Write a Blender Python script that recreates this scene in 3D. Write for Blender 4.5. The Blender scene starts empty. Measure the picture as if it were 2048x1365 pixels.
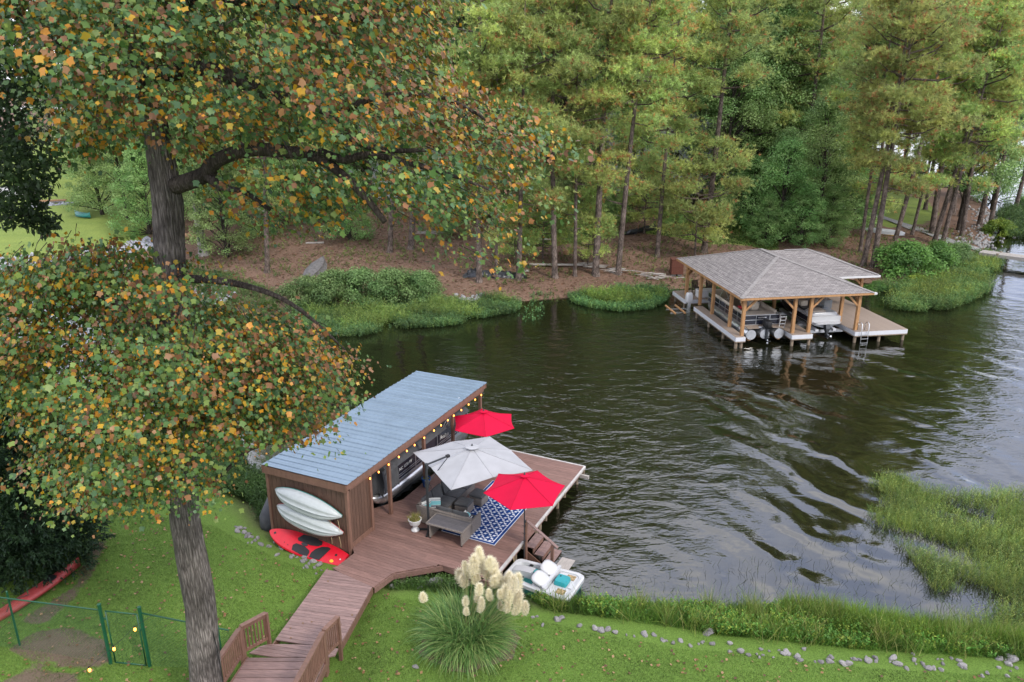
import bpy, bmesh, math, random
import numpy as np
from mathutils import Vector, Matrix

# ------------------------------------------------------------------ camera, sky, sun
PI = math.pi
SC = bpy.context.scene
COL = SC.collection
RNG = np.random.default_rng(7)
random.seed(7)
CAM_H, FOC, TILT = 16.3, 1555.0, 0.32707
cam = bpy.data.cameras.new('camera')
cam.sensor_width = 36.0
cam.lens = FOC / 2048 * 36
cam.clip_start, cam.clip_end = 0.2, 6000
camo = bpy.data.objects.new('camera', cam)
camo.location = (0, 0, CAM_H)
camo.rotation_euler = (PI / 2 - TILT, 0, 0)
COL.objects.link(camo)
SC.camera = camo

SUN_EL, SUN_AZ = math.radians(42), math.radians(138)   # azimuth clockwise from +Y
world = bpy.data.worlds.new('World'); SC.world = world
world.use_nodes = True
wn, wl = world.node_tree.nodes, world.node_tree.links
wn.clear()
wout = wn.new('ShaderNodeOutputWorld'); wbg = wn.new('ShaderNodeBackground')
sky = wn.new('ShaderNodeTexSky'); sky.sky_type = 'NISHITA'; sky.sun_disc = False
sky.sun_elevation = SUN_EL; sky.sun_rotation = SUN_AZ
wtc = wn.new('ShaderNodeTexCoord'); wmap = wn.new('ShaderNodeMapping')
wmap.inputs['Scale'].default_value = (1.0, 1.0, 2.6)
wno = wn.new('ShaderNodeTexNoise'); wno.inputs['Scale'].default_value = 2.3
wno.inputs['Detail'].default_value = 7; wno.inputs['Roughness'].default_value = .55
wramp = wn.new('ShaderNodeValToRGB')
wramp.color_ramp.elements[0].position = .34; wramp.color_ramp.elements[0].color = (5.0, 5.6, 7.9, 1)
wramp.color_ramp.elements[1].position = .66; wramp.color_ramp.elements[1].color = (11.5, 11.2, 11.4, 1)
wmix = wn.new('ShaderNodeMixRGB'); wmix.inputs[0].default_value = .78
wl.new(wtc.outputs['Generated'], wmap.inputs[0]); wl.new(wmap.outputs[0], wno.inputs['Vector'])
wl.new(wno.outputs[0], wramp.inputs[0]); wl.new(sky.outputs[0], wmix.inputs[1]); wl.new(wramp.outputs[0], wmix.inputs[2])
wl.new(wmix.outputs[0], wbg.inputs[0]); wbg.inputs[1].default_value = .15
wl.new(wbg.outputs[0], wout.inputs[0])

sun = bpy.data.lights.new('sun', 'SUN'); sun.energy = 1.5; sun.angle = math.radians(10); sun.color = (1, .93, .82)
suno = bpy.data.objects.new('sun', sun); COL.objects.link(suno)
sd_ = Vector((math.cos(SUN_EL) * math.sin(SUN_AZ), math.cos(SUN_EL) * math.cos(SUN_AZ), math.sin(SUN_EL)))
suno.rotation_euler = sd_.to_track_quat('Z', 'Y').to_euler()
suno.location = sd_ * 200
vs = SC.view_settings
SC.display_settings.display_device = 'sRGB'
vs.view_transform = 'Standard'; vs.look = 'None'; vs.exposure = 0.75; vs.gamma = 1.0; vs.use_curve_mapping = False
SC.cycles.use_denoising = True
SC.cycles.max_bounces = 6; SC.cycles.diffuse_bounces = 3; SC.cycles.glossy_bounces = 3
SC.cycles.transmission_bounces = 4; SC.cycles.transparent_max_bounces = 6
SC.cycles.caustics_reflective = False; SC.cycles.caustics_refractive = False

# ------------------------------------------------------------------ helpers
def at(px, py, z):
    """world point at height z seen at a pixel of the 2048-wide photograph"""
    r, u = (px - 1024) / FOC, -(py - 682.5) / FOC
    c, s = math.cos(TILT), math.sin(TILT)
    t = (z - CAM_H) / (-s + u * c)
    return Vector((r * t, (c + u * s) * t, z))

def aty(px, py, y):
    """world point at depth y seen at a pixel"""
    r, u = (px - 1024) / FOC, -(py - 682.5) / FOC
    c, s = math.cos(TILT), math.sin(TILT)
    t = y / (c + u * s)
    return Vector((r * t, y, CAM_H + (-s + u * c) * t))

def tag(o, label=None, cat=None, group=None, kind=None):
    if label: o['label'] = label
    if cat: o['category'] = cat
    if group: o['group'] = group
    if kind: o['kind'] = kind
    return o

def thing(name, label, cat, loc=(0, 0, 0), rz=0.0, group=None):
    o = bpy.data.objects.new(name, None); COL.objects.link(o)
    o.empty_display_size = .2
    o.location = loc; o.rotation_euler = (0, 0, rz)
    return tag(o, label, cat, group)

def link(name, mesh, parent=None, loc=None, rot=None, scale=None):
    o = bpy.data.objects.new(name, mesh); COL.objects.link(o)
    if parent: o.parent = parent
    if loc is not None: o.location = loc
    if rot is not None: o.rotation_euler = rot
    if scale is not None: o.scale = scale
    return o

def copy_tree(o, parent=None):
    c = o.copy(); COL.objects.link(c)
    if parent: c.parent = parent
    for ch in list(o.children): copy_tree(ch, c)
    return c

class MB:
    def __init__(s): s.v, s.f = [], []
    def add(s, vs_, fs):
        n = len(s.v); s.v.extend([tuple(p) for p in vs_]); s.f.extend([tuple(i + n for i in q) for q in fs]); return s
    def box(s, c, d, rz=0.0, rx=0.0, ry=0.0):
        R = Matrix.Rotation(rz, 3, 'Z') @ Matrix.Rotation(ry, 3, 'Y') @ Matrix.Rotation(rx, 3, 'X')
        P = [Vector(c) + R @ Vector((x * d[0] / 2, y * d[1] / 2, z * d[2] / 2)) for x in (-1, 1) for y in (-1, 1) for z in (-1, 1)]
        return s.add(P, [(0, 1, 3, 2), (4, 6, 7, 5), (0, 4, 5, 1), (2, 3, 7, 6), (0, 2, 6, 4), (1, 5, 7, 3)])
    def bar(s, p, q, w, h=None, up=(0, 0, 1)):
        p, q = Vector(p), Vector(q); h = h or w
        d = (q - p).normalized(); u = Vector(up)
        if abs(d.dot(u)) > .98: u = Vector((0, 1, 0))
        a = d.cross(u).normalized(); b = a.cross(d).normalized()
        P = [e + a * (i * w / 2) + b * (j * h / 2) for e in (p, q) for i, j in ((-1, -1), (1, -1), (1, 1), (-1, 1))]
        return s.add(P, [(3, 2, 1, 0), (4, 5, 6, 7), (0, 1, 5, 4), (1, 2, 6, 5), (2, 3, 7, 6), (3, 0, 4, 7)])
    def tube(s, pts, r, n=8, cap=True):
        pts = [Vector(p) for p in pts]; m = len(pts)
        rs = r if isinstance(r, (list, tuple)) else [r] * m
        up = Vector((0, 0, 1)); V = []
        for i, p in enumerate(pts):
            d = (pts[min(i + 1, m - 1)] - pts[max(i - 1, 0)]).normalized()
            if abs(d.dot(up)) > .95: up = Vector((0, 1, 0)) if abs(d.y) < .9 else Vector((1, 0, 0))
            a = d.cross(up).normalized(); b = a.cross(d).normalized(); up = b
            for k in range(n):
                t = 2 * PI * k / n
                V.append(p + (a * math.cos(t) + b * math.sin(t)) * rs[i])
        F = [(i * n + k, i * n + (k + 1) % n, (i + 1) * n + (k + 1) % n, (i + 1) * n + k) for i in range(m - 1) for k in range(n)]
        if cap: F += [tuple(range(n - 1, -1, -1)), tuple((m - 1) * n + k for k in range(n))]
        return s.add(V, F)
    def lathe(s, prof, n=16, c=(0, 0, 0)):
        V = [(c[0] + r * math.cos(2 * PI * k / n), c[1] + r * math.sin(2 * PI * k / n), c[2] + z) for r, z in prof for k in range(n)]
        m = len(prof)
        F = [(i * n + k, i * n + (k + 1) % n, (i + 1) * n + (k + 1) % n, (i + 1) * n + k) for i in range(m - 1) for k in range(n)]
        F += [tuple(range(n - 1, -1, -1)), tuple((m - 1) * n + k for k in range(n))]
        return s.add(V, F)
    def prism(s, poly, z0, z1):
        n = len(poly)
        a = sum(poly[i][0] * poly[(i + 1) % n][1] - poly[(i + 1) % n][0] * poly[i][1] for i in range(n))
        if a < 0: poly = poly[::-1]
        V = [(p[0], p[1], z0) for p in poly] + [(p[0], p[1], z1) for p in poly]
        F = [tuple(range(n - 1, -1, -1)), tuple(range(n, 2 * n))] + [(i, (i + 1) % n, n + (i + 1) % n, n + i) for i in range(n)]
        return s.add(V, F)
    def ell(s, c, r, nu=12, nv=8, rot=None, jit=0.0):
        V, F = [], []
        for j in range(nv + 1):
            t = PI * j / nv
            for i in range(nu):
                q = 2 * PI * i / nu; k = 1 + (random.uniform(-jit, jit) if jit else 0)
                p = Vector((r[0] * math.sin(t) * math.cos(q) * k, r[1] * math.sin(t) * math.sin(q) * k, r[2] * math.cos(t) * k))
                if rot is not None: p = rot @ p
                V.append(Vector(c) + p)
        for j in range(nv):
            for i in range(nu):
                F.append((j * nu + i, (j + 1) * nu + i, (j + 1) * nu + (i + 1) % nu, j * nu + (i + 1) % nu))
        return s.add(V, F)
    def loft(s, secs, closed=True, cap=True):
        n = len(secs[0]); m = len(secs)
        V = [p for q in secs for p in q]
        k_ = n if closed else n - 1
        F = [(i * n + k, i * n + (k + 1) % n, (i + 1) * n + (k + 1) % n, (i + 1) * n + k) for i in range(m - 1) for k in range(k_)]
        if cap and closed: F += [tuple(range(n - 1, -1, -1)), tuple((m - 1) * n + k for k in range(n))]
        return s.add(V, F)
    def build(s, name, mat, parent=None, smooth=False, bevel=0.0, label=None, kind=None, auto=None):
        me = bpy.data.meshes.new(name); me.from_pydata(s.v, [], s.f); me.update()
        bm = bmesh.new(); bm.from_mesh(me)
        bmesh.ops.recalc_face_normals(bm, faces=bm.faces)
        if bevel:
            bmesh.ops.bevel(bm, geom=[e for e in bm.edges if len(e.link_faces) == 2 and e.calc_face_angle(0) > .6], offset=bevel, segments=1, affect='EDGES', profile=.5)
        bm.to_mesh(me); bm.free()
        me.materials.append(mat)
        if smooth:
            me.polygons.foreach_set('use_smooth', [True] * len(me.polygons))
            if auto: 
                try: me.set_sharp_from_angle(angle=auto)
                except Exception: pass
        o = link(name, me, parent)
        if label: o['label'] = label
        if kind: o['kind'] = kind
        return o

def npmesh(name, V, F, mat, cols=None):
    """triangle mesh out of numpy arrays, optional per-vertex colour"""
    me = bpy.data.meshes.new(name)
    V = np.asarray(V, np.float32); F = np.asarray(F, np.int32)
    me.vertices.add(len(V)); me.vertices.foreach_set('co', V.ravel())
    k = F.shape[1]
    me.loops.add(F.size); me.loops.foreach_set('vertex_index', F.ravel())
    me.polygons.add(len(F)); me.polygons.foreach_set('loop_start', np.arange(0, F.size, k, dtype=np.int32))
    try: me.polygons.foreach_set('loop_total', np.full(len(F), k, np.int32))
    except Exception: pass
    if cols is not None:
        a = me.attributes.new('Col', 'FLOAT_COLOR', 'POINT')
        c4 = np.ones((len(V), 4), np.float32); c4[:, :3] = cols
        a.data.foreach_set('color', c4.ravel())
    me.update(calc_edges=True); me.validate()
    if mat is not None: me.materials.append(mat)
    return me

def unit(a): return a / np.maximum(np.linalg.norm(a, axis=1, keepdims=True), 1e-9)

def cards(P, T, N, ln, wd, tmpl, faces, cols):
    """leaves: template points (a along T, b across, c along N) placed at every P"""
    P = np.asarray(P, float); T = unit(np.asarray(T, float)); S = unit(np.cross(T, N)); N = unit(np.cross(S, T))
    tm = np.asarray(tmpl, float); m = len(tm); n = len(P)
    ln = np.broadcast_to(np.asarray(ln, float), (n,))[:, None]; wd = np.broadcast_to(np.asarray(wd, float), (n,))[:, None]
    V = (P[:, None, :] + (tm[None, :, 0] * ln)[:, :, None] * T[:, None, :] + (tm[None, :, 1] * wd)[:, :, None] * S[:, None, :]
         + (tm[None, :, 2] * ln)[:, :, None] * N[:, None, :]).reshape(-1, 3)
    fa = np.asarray(faces); F = (np.arange(n)[:, None, None] * m + fa[None]).reshape(-1, fa.shape[1])
    C = np.repeat(np.asarray(cols, float), m, axis=0)
    return V, F, C

def rsphere(n, rng=RNG): return unit(rng.normal(size=(n, 3)))
NEEDLE = ([(0, -.5, 0), (0, .5, 0), (1, 0, -.08)], [(0, 1, 2)])
DIAMOND = ([(0, 0, 0), (.45, -.5, .06), (1, 0, -.08), (.45, .5, .06)], [(0, 1, 2), (0, 2, 3)])
BLADE = ([(0, -.5, 0), (0, .5, 0), (.55, -.38, -.06), (.55, .38, -.06), (1, 0, -.3)], [(0, 1, 3), (0, 3, 2), (2, 3, 4)])
TULIP = ([(0, 0, 0), (.02, -.30, .03), (.30, -.52, .07), (.46, -.36, .03), (.92, -.36, -.02), (.80, 0, 0), (.92, .36, -.02), (.46, .36, .03), (.30, .52, .07), (.02, .30, .03)],
         [(0, 1, 2), (0, 2, 3), (0, 3, 5), (3, 4, 5), (0, 5, 7), (5, 6, 7), (0, 7, 8), (0, 8, 9)])

# ------------------------------------------------------------------ materials
MATS = {}
def M(name, col, rough=.6, metal=0.0, var=.15, vs_=6.0, bump=0.0, bs=40.0, st=(1, 1, 1), orand=0.0, spec=.5, emit=0.0, col2=None, coat=0.0, detail=4, alpha=1.0):
    if name in MATS: return MATS[name]
    m = bpy.data.materials.new(name); m.use_nodes = True; MATS[name] = m
    nt = m.node_tree; nn, ll = nt.nodes, nt.links
    b = nn['Principled BSDF']; b.inputs['Roughness'].default_value = rough; b.inputs['Metallic'].default_value = metal
    b.inputs['Specular IOR Level'].default_value = spec
    if coat: b.inputs['Coat Weight'].default_value = coat; b.inputs['Coat Roughness'].default_value = .1
    tc = nn.new('ShaderNodeTexCoord'); mp = nn.new('ShaderNodeMapping'); mp.inputs['Scale'].default_value = st
    ll.new(tc.outputs['Object'], mp.inputs[0])
    no = nn.new('ShaderNodeTexNoise'); no.inputs['Scale'].default_value = vs_; no.inputs['Detail'].default_value = detail; no.inputs['Roughness'].default_value = .6
    ll.new(mp.outputs[0], no.inputs['Vector'])
    rp = nn.new('ShaderNodeValToRGB'); e = rp.color_ramp.elements
    c2 = col2 or tuple(c * (1 + var) for c in col); c1 = tuple(c * (1 - var) for c in col)
    e[0].position, e[1].position = .32, .68; e[0].color = (*c1, 1); e[1].color = (*c2, 1)
    ll.new(no.outputs[0], rp.inputs[0]); out = rp.outputs[0]
    if orand:
        oi = nn.new('ShaderNodeObjectInfo'); mr = nn.new('ShaderNodeMapRange'); mr.inputs[3].default_value = 1 - orand; mr.inputs[4].default_value = 1 + orand
        ll.new(oi.outputs['Random'], mr.inputs[0]); hs = nn.new('ShaderNodeHueSaturation'); ll.new(mr.outputs[0], hs.inputs['Value']); ll.new(out, hs.inputs['Color']); out = hs.outputs[0]
        ad = nn.new('ShaderNodeVectorMath'); ad.operation = 'ADD'; cx = nn.new('ShaderNodeCombineXYZ'); mu = nn.new('ShaderNodeMath'); mu.operation = 'MULTIPLY'; mu.inputs[1].default_value = 37
        ll.new(oi.outputs['Random'], mu.inputs[0]); ll.new(mu.outputs[0], cx.inputs[0]); ll.new(mu.outputs[0], cx.inputs[2])
        ll.new(mp.outputs[0], ad.inputs[0]); ll.new(cx.outputs[0], ad.inputs[1]); ll.new(ad.outputs[0], no.inputs['Vector'])
    ll.new(out, b.inputs['Base Color'])
    if bump:
        n2 = nn.new('ShaderNodeTexNoise'); n2.inputs['Scale'].default_value = bs; n2.inputs['Detail'].default_value = 3
        ll.new(mp.outputs[0], n2.inputs['Vector']); bp = nn.new('ShaderNodeBump'); bp.inputs['Strength'].default_value = bump; bp.inputs['Distance'].default_value = .02
        ll.new(n2.outputs[0], bp.inputs['Height']); ll.new(bp.outputs[0], b.inputs['Normal'])
    if emit:
        b.inputs['Emission Color'].default_value = (*col, 1); b.inputs['Emission Strength'].default_value = emit
    if alpha < 1:
        b.inputs['Alpha'].default_value = alpha
    return m

def leafmat(name, trans=.3, rough=.5, gain=1.0, orand=.12):
    if name in MATS: return MATS[name]
    m = bpy.data.materials.new(name); m.use_nodes = True; MATS[name] = m
    nn, ll = m.node_tree.nodes, m.node_tree.links
    b = nn['Principled BSDF']; b.inputs['Roughness'].default_value = rough; b.inputs['Specular IOR Level'].default_value = .35
    at_ = nn.new('ShaderNodeAttribute'); at_.attribute_name = 'Col'
    oi = nn.new('ShaderNodeObjectInfo'); mr = nn.new('ShaderNodeMapRange'); mr.inputs[3].default_value = gain * (1 - orand); mr.inputs[4].default_value = gain * (1 + orand)
    mh = nn.new('ShaderNodeMapRange'); mh.inputs[3].default_value = .5 - orand * .14; mh.inputs[4].default_value = .5 + orand * .03
    hs = nn.new('ShaderNodeHueSaturation'); ll.new(oi.outputs['Random'], mr.inputs[0]); ll.new(mr.outputs[0], hs.inputs['Value'])
    ll.new(oi.outputs['Random'], mh.inputs[0]); ll.new(mh.outputs[0], hs.inputs['Hue'])
    ll.new(at_.outputs['Color'], hs.inputs['Color']); ll.new(hs.outputs[0], b.inputs['Base Color'])
    tr = nn.new('ShaderNodeBsdfTranslucent'); ll.new(hs.outputs[0], tr.inputs[0])
    mx = nn.new('ShaderNodeMixShader'); mx.inputs[0].default_value = trans
    ll.new(b.outputs[0], mx.inputs[1]); ll.new(tr.outputs[0], mx.inputs[2]); ll.new(mx.outputs[0], nn['Material Output'].inputs[0])
    return m

m_deck = M('deck_brown_stain', (.184, .104, .084), .62, var=.22, vs_=2.2, st=(1.2, 9, 9), orand=.13, bump=.25, bs=14)
m_walk = M('boardwalk_stain', (.215, .138, .122), .62, var=.24, vs_=2.2, st=(1.2, 9, 9), orand=.14, bump=.25, bs=14)
m_rail = M('railing_stain', (.165, .088, .062), .6, var=.18, vs_=3, st=(3, 3, 1), orand=.1, bump=.2, bs=20)
m_siding = M('shed_siding_stain', (.098, .054, .037), .62, var=.22, vs_=2.5, st=(6, 6, 1), orand=.12, bump=.3, bs=18)
m_trimw = M('grey_white_edging', (.42, .40, .38), .6, var=.2, vs_=5, bump=.1)
m_pile = M('weathered_piling', (.22, .17, .12), .8, var=.3, vs_=5, st=(4, 4, 1), bump=.3, bs=20)
m_dark = M('dark_brown_framing', (.06, .036, .028), .8, var=.2, bump=.1)  # one dark brown for framing, brackets and house deck rails
m_roof = M('galvanised_roof_sheet', (.21, .28, .35), .38, metal=.5, var=.08, vs_=1.3, st=(1, 1, 1), orand=.04, bump=.05, bs=9, detail=7)
m_red = M('red_umbrella_fabric', (.60, .004, .045), .75, var=.05, vs_=3, bump=.12, bs=160, spec=.2)
m_greyfab = M('pale_grey_umbrella_fabric', (.43, .435, .45), .8, var=.07, vs_=2, bump=.12, bs=160, spec=.2)
m_black = M('black_plastic', (.012, .012, .013), .5, var=.2)
m_charc = M('charcoal_metal', (.045, .05, .056), .42, metal=.4, var=.1)
m_chrome = M('brushed_aluminium', (.62, .63, .64), .28, metal=.9, var=.12, vs_=4, bump=.03)
m_wicker = M('grey_brown_wicker', (.19, .165, .145), .65, var=.4, vs_=30, st=(1, 1, 3), bump=.9, bs=55)
m_cush = M('charcoal_cushion_fabric', (.075, .077, .08), .9, var=.18, vs_=8, bump=.3, bs=120)
m_slat = M('grey_table_slat', (.105, .10, .105), .5, var=.22, vs_=6, st=(1, 10, 1), orand=.15, bump=.2, bs=30)
m_white = M('white_paint', (.55, .55, .55), .45, var=.06, vs_=4)
m_kayak = M('pale_grey_white_plastic', (.41, .445, .445), .38, var=.07, vs_=3, spec=.5)
m_redpl = M('red_plastic', (.55, .008, .022), .32, var=.06, vs_=3, spec=.5)
m_redold = M('faded_red_plastic', (.30, .042, .04), .5, var=.2, vs_=4)
m_green = M('green_coated_steel', (.008, .075, .035), .4, var=.15)
m_teal = M('teal_plastic', (.015, .26, .29), .38, var=.08)
m_dteal = M('dark_green_hull_plastic', (.015, .17, .15), .4, var=.12)
m_puddle = M('leafy_brown_water', (.22, .13, .045), .25, var=.5, vs_=14, col2=(.42, .30, .14))
m_blue = M('cobalt_glaze', (.012, .07, .24), .25, var=.2)
m_soil = M('planter_soil', (.12, .10, .03), .9, var=.5, vs_=30, col2=(.25, .28, .05))
m_cedar = M('new_cedar_timber', (.38, .205, .088), .6, var=.2, vs_=3, st=(5, 5, .8), orand=.08, bump=.15, bs=20)
m_tandeck = M('tan_composite_deck', (.25, .195, .152), .65, var=.08, vs_=5, st=(1, 8, 1), orand=.05, bump=.1)
m_whitetrim = M('white_vinyl_fascia', (.56, .57, .60), .4, var=.03)
m_bark = None
m_tarp = M('grey_canvas_cover', (.06, .062, .068), .8, var=.2, vs_=4, bump=.3, bs=20)
m_navy = M('navy_hull_paint', (.010, .012, .022), .2, var=.1, coat=.5)
m_cream = M('cream_upholstery', (.56, .49, .40), .6, var=.08)
m_gel = M('white_gelcoat', (.46, .465, .47), .25, var=.03, coat=.4)
m_rope = M('tan_rope', (.45, .36, .2), .9, var=.2)
m_rust = M('rusted_steel', (.10, .032, .018), .9, var=.4, vs_=12, bump=.3)
m_rock = M('grey_shore_rock', (.20, .19, .185), .85, var=.35, vs_=5, bump=.7, bs=10, orand=.28, detail=7)
m_board = M('weathered_grey_board', (.34, .31, .28), .8, var=.2, vs_=4, st=(8, 1, 8))
m_film = M('crumpled_black_sheeting', (.018, .02, .024), .3, var=.3, vs_=6, bump=.8, bs=14)
m_log = M('orange_brown_log', (.34, .19, .10), .85, var=.3, vs_=6, bump=.3)
m_win = M('dark_window_glass', (.02, .026, .03), .08, var=.2, spec=.8)
m_clap = M('pale_blue_grey_clapboard', (.5, .54, .6), .6, var=.06, vs_=2)
m_tanwall = M('tan_clapboard', (.30, .27, .24), .7, var=.08, vs_=2)
m_asph = M('dark_asphalt_shingle', (.10, .10, .105), .85, var=.25, vs_=9, bump=.4, bs=30)
m_bulb = M('lit_filament_bulb', (1.0, .30, .045), .3, emit=5.0, var=.02)
m_conc = M('pale_concrete', (.36, .355, .34), .8, var=.12, vs_=3, bump=.2)
m_wire = M('black_cable', (.01, .01, .01), .6, var=.1)
m_pstone = M('pale_path_gravel', (.24, .235, .23), .85, var=.4, vs_=16, bump=.8, bs=22)
m_print = M('white_print', (.7, .7, .68), .5, var=.02)
for m_, k_ in ((m_red, (.60, .004, .045)), (m_greyfab, (.43, .435, .45))):
    nn, ll = m_.node_tree.nodes, m_.node_tree.links; tr = nn.new('ShaderNodeBsdfTranslucent'); tr.inputs[0].default_value = (*k_, 1); mx = nn.new('ShaderNodeMixShader'); mx.inputs[0].default_value = .25
    ll.new(nn['Principled BSDF'].outputs[0], mx.inputs[1]); ll.new(tr.outputs[0], mx.inputs[2]); ll.new(mx.outputs[0], nn['Material Output'].inputs[0])
l_broad = leafmat('broadleaf_leaves', .44, .5, gain=1.28)
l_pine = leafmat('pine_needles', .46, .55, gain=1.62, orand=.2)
l_tulip = leafmat('tulip_tree_leaves', .24, .42, orand=.02)
l_grass = leafmat('grass_blades', .3, .55, orand=.02)

def barkmat(name, c1, c2, sc=(7, 7, 1.1), bump=.9, wv=3.2):
    m = bpy.data.materials.new(name); m.use_nodes = True; MATS[name] = m
    nn, ll = m.node_tree.nodes, m.node_tree.links; b = nn['Principled BSDF']; b.inputs['Roughness'].default_value = .9; b.inputs['Specular IOR Level'].default_value = .15
    tc = nn.new('ShaderNodeTexCoord'); mp = nn.new('ShaderNodeMapping'); mp.inputs['Scale'].default_value = sc
    ll.new(tc.outputs['Object'], mp.inputs[0])
    vo = nn.new('ShaderNodeTexVoronoi'); vo.feature = 'DISTANCE_TO_EDGE'; vo.inputs['Scale'].default_value = wv
    no = nn.new('ShaderNodeTexNoise'); no.inputs['Scale'].default_value = 2.5; no.inputs['Detail'].default_value = 8; no.inputs['Roughness'].default_value = .65
    ll.new(mp.outputs[0], no.inputs['Vector'])
    va = nn.new('ShaderNodeMixRGB'); va.blend_type = 'ADD'; va.inputs[0].default_value = .35; ll.new(mp.outputs[0], va.inputs[1]); ll.new(no.outputs[1], va.inputs[2]); ll.new(va.outputs[0], vo.inputs['Vector'])
    ml = nn.new('ShaderNodeMath'); ml.operation = 'MULTIPLY_ADD'; ml.inputs[1].default_value = 1.1; ll.new(vo.outputs[0], ml.inputs[0]); 
    mm = nn.new('ShaderNodeMath'); mm.operation = 'MULTIPLY'; mm.inputs[1].default_value = .75; ll.new(no.outputs[0], mm.inputs[0]); ll.new(mm.outputs[0], ml.inputs[2])
    rp = nn.new('ShaderNodeValToRGB'); e = rp.color_ramp.elements; e[0].position, e[1].position = .25, .72; e[0].color = (*c1, 1); e[1].color = (*c2, 1)
    ll.new(ml.outputs[0], rp.inputs[0])
    n3 = nn.new('ShaderNodeTexNoise'); n3.inputs['Scale'].default_value = 1.7; n3.inputs['Detail'].default_value = 5; ll.new(tc.outputs['Object'], n3.inputs['Vector'])
    m3 = nn.new('ShaderNodeMapRange'); m3.inputs[1].default_value, m3.inputs[2].default_value, m3.inputs[3].default_value, m3.inputs[4].default_value = .35, .68, .55, 1.35; ll.new(n3.outputs[0], m3.inputs[0])
    h3 = nn.new('ShaderNodeHueSaturation'); ll.new(m3.outputs[0], h3.inputs['Value']); ll.new(rp.outputs[0], h3.inputs['Color']); ll.new(h3.outputs[0], b.inputs['Base Color'])
    bp = nn.new('ShaderNodeBump'); bp.inputs['Strength'].default_value = bump; bp.inputs['Distance'].default_value = .10; ll.new(ml.outputs[0], bp.inputs['Height']); ll.new(bp.outputs[0], b.inputs['Normal'])
    return m
m_tbark = barkmat('grey_furrowed_bark', (.055, .046, .04), (.25, .22, .20), (11, 11, 1.3), 1.0, 1.7)
m_pbark = barkmat('pine_plate_bark', (.055, .042, .034), (.21, .165, .14), (4, 4, 1.2), .8, 2.2)
m_obark = barkmat('dark_bark', (.03, .024, .02), (.10, .082, .07), (5, 5, 1), .8)
m_pale_bark = barkmat('pale_bark', (.20, .18, .16), (.42, .39, .35), (5, 5, 1), .5)
# ------------------------------------------------------------------ the land and the lake
def pxpoly(pts, z=0.0): return [tuple(at(x, y, z)[:2]) for x, y in pts]

NEAR = pxpoly([(-500, 740), (100, 792), (300, 845), (430, 905), (490, 985), (535, 1050), (600, 1092), (690, 1112), (760, 1138), (800, 1170), (890, 1156), (985, 1178), (1060, 1198),
               (1150, 1207), (1250, 1214), (1500, 1222), (1700, 1240), (1850, 1256), (2048, 1288), (2500, 1360)]) + [(60, 5), (60, -60), (-120, -60), (-120, 42)]
FAR = pxpoly([(-700, 640), (0, 570), (150, 553), (300, 548), (420, 600), (500, 632), (600, 636), (700, 622), (800, 612), (880, 600), (960, 603), (1050, 602), (1150, 594), (1250, 588), (1340, 580),
              (1450, 570), (1600, 560), (1700, 558), (1760, 572), (1800, 566), (1850, 548), (1930, 520), (1972, 492), (1990, 455), (1985, 425), (1950, 395), (1880, 368), (1800, 347), (1700, 322)]) + [(85, 260), (60, 420), (-500, 420), (-500, 80)]
OPP = [(-900, 480), (-200, 470), (100, 430), (300, 440), (700, 380), (1600, 500), (1600, 2600), (-1600, 2600), (-1600, 480)]

def sdist(poly, X, Y):
    X = np.asarray(X, float); Y = np.asarray(Y, float)
    d = np.full(X.shape, 1e18); ins = np.zeros(X.shape, bool); n = len(poly)
    for i in range(n):
        (x0, y0), (x1, y1) = poly[i], poly[(i + 1) % n]
        ex, ey = x1 - x0, y1 - y0; L = ex * ex + ey * ey + 1e-12
        t = np.clip(((X - x0) * ex + (Y - y0) * ey) / L, 0, 1)
        d = np.minimum(d, (X - x0 - t * ex) ** 2 + (Y - y0 - t * ey) ** 2)
        c = ((y0 > Y) != (y1 > Y)) & (X < (x1 - x0) * (Y - y0) / (y1 - y0 + 1e-12) + x0)
        ins ^= c
    d = np.sqrt(d); return np.where(ins, d, -d)

def inside(poly, X, Y): return sdist(poly, X, Y) > 0

def land(X, Y):
    X = np.asarray(X, float); Y = np.asarray(Y, float)
    dn, df, do = sdist(NEAR, X, Y), sdist(FAR, X, Y), sdist(OPP, X, Y)
    wob = .05 * np.sin(X * .9 + 1.3) * np.sin(Y * .8) + .025 * np.sin(X * 2.3) * np.cos(Y * 2.1 + X)
    hn = .30 * (1 - np.exp(-np.maximum(dn, 0) / .5)) + .078 * np.maximum(dn, 0) + wob * np.clip(dn, 0, 1)
    wx = np.clip(1 - np.abs(X + 6.25) / 2.6, 0, 1) * np.clip((22.5 - Y) / 1.5, 0, 1); hn = hn - .42 * np.minimum(1, wx * 2.2) * np.clip(dn / 2.5, 0, 1)
    sl = np.interp(X, [-80, -35, -20, -8, 16, 28, 42, 80], [.055, .06, .10, .135, .135, .085, .05, .04])
    hf = .30 * (1 - np.exp(-np.maximum(df, 0) / .7)) + 6.5 * (1 - np.exp(-sl * np.maximum(df, 0) / 6.5)) + 2.2 * wob * np.clip(df / 3, 0, 1)
    ho = .3 + .02 * np.maximum(do, 0)
    bed = -np.minimum(1.6, .22 * np.minimum(np.minimum(-dn, -df), -do))
    return np.where(dn > 0, hn, np.where(df > 0, hf, np.where(do > 0, np.minimum(ho, 12), bed)))

def gz(x, y): return float(land(np.array([x]), np.array([y]))[0])

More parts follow.
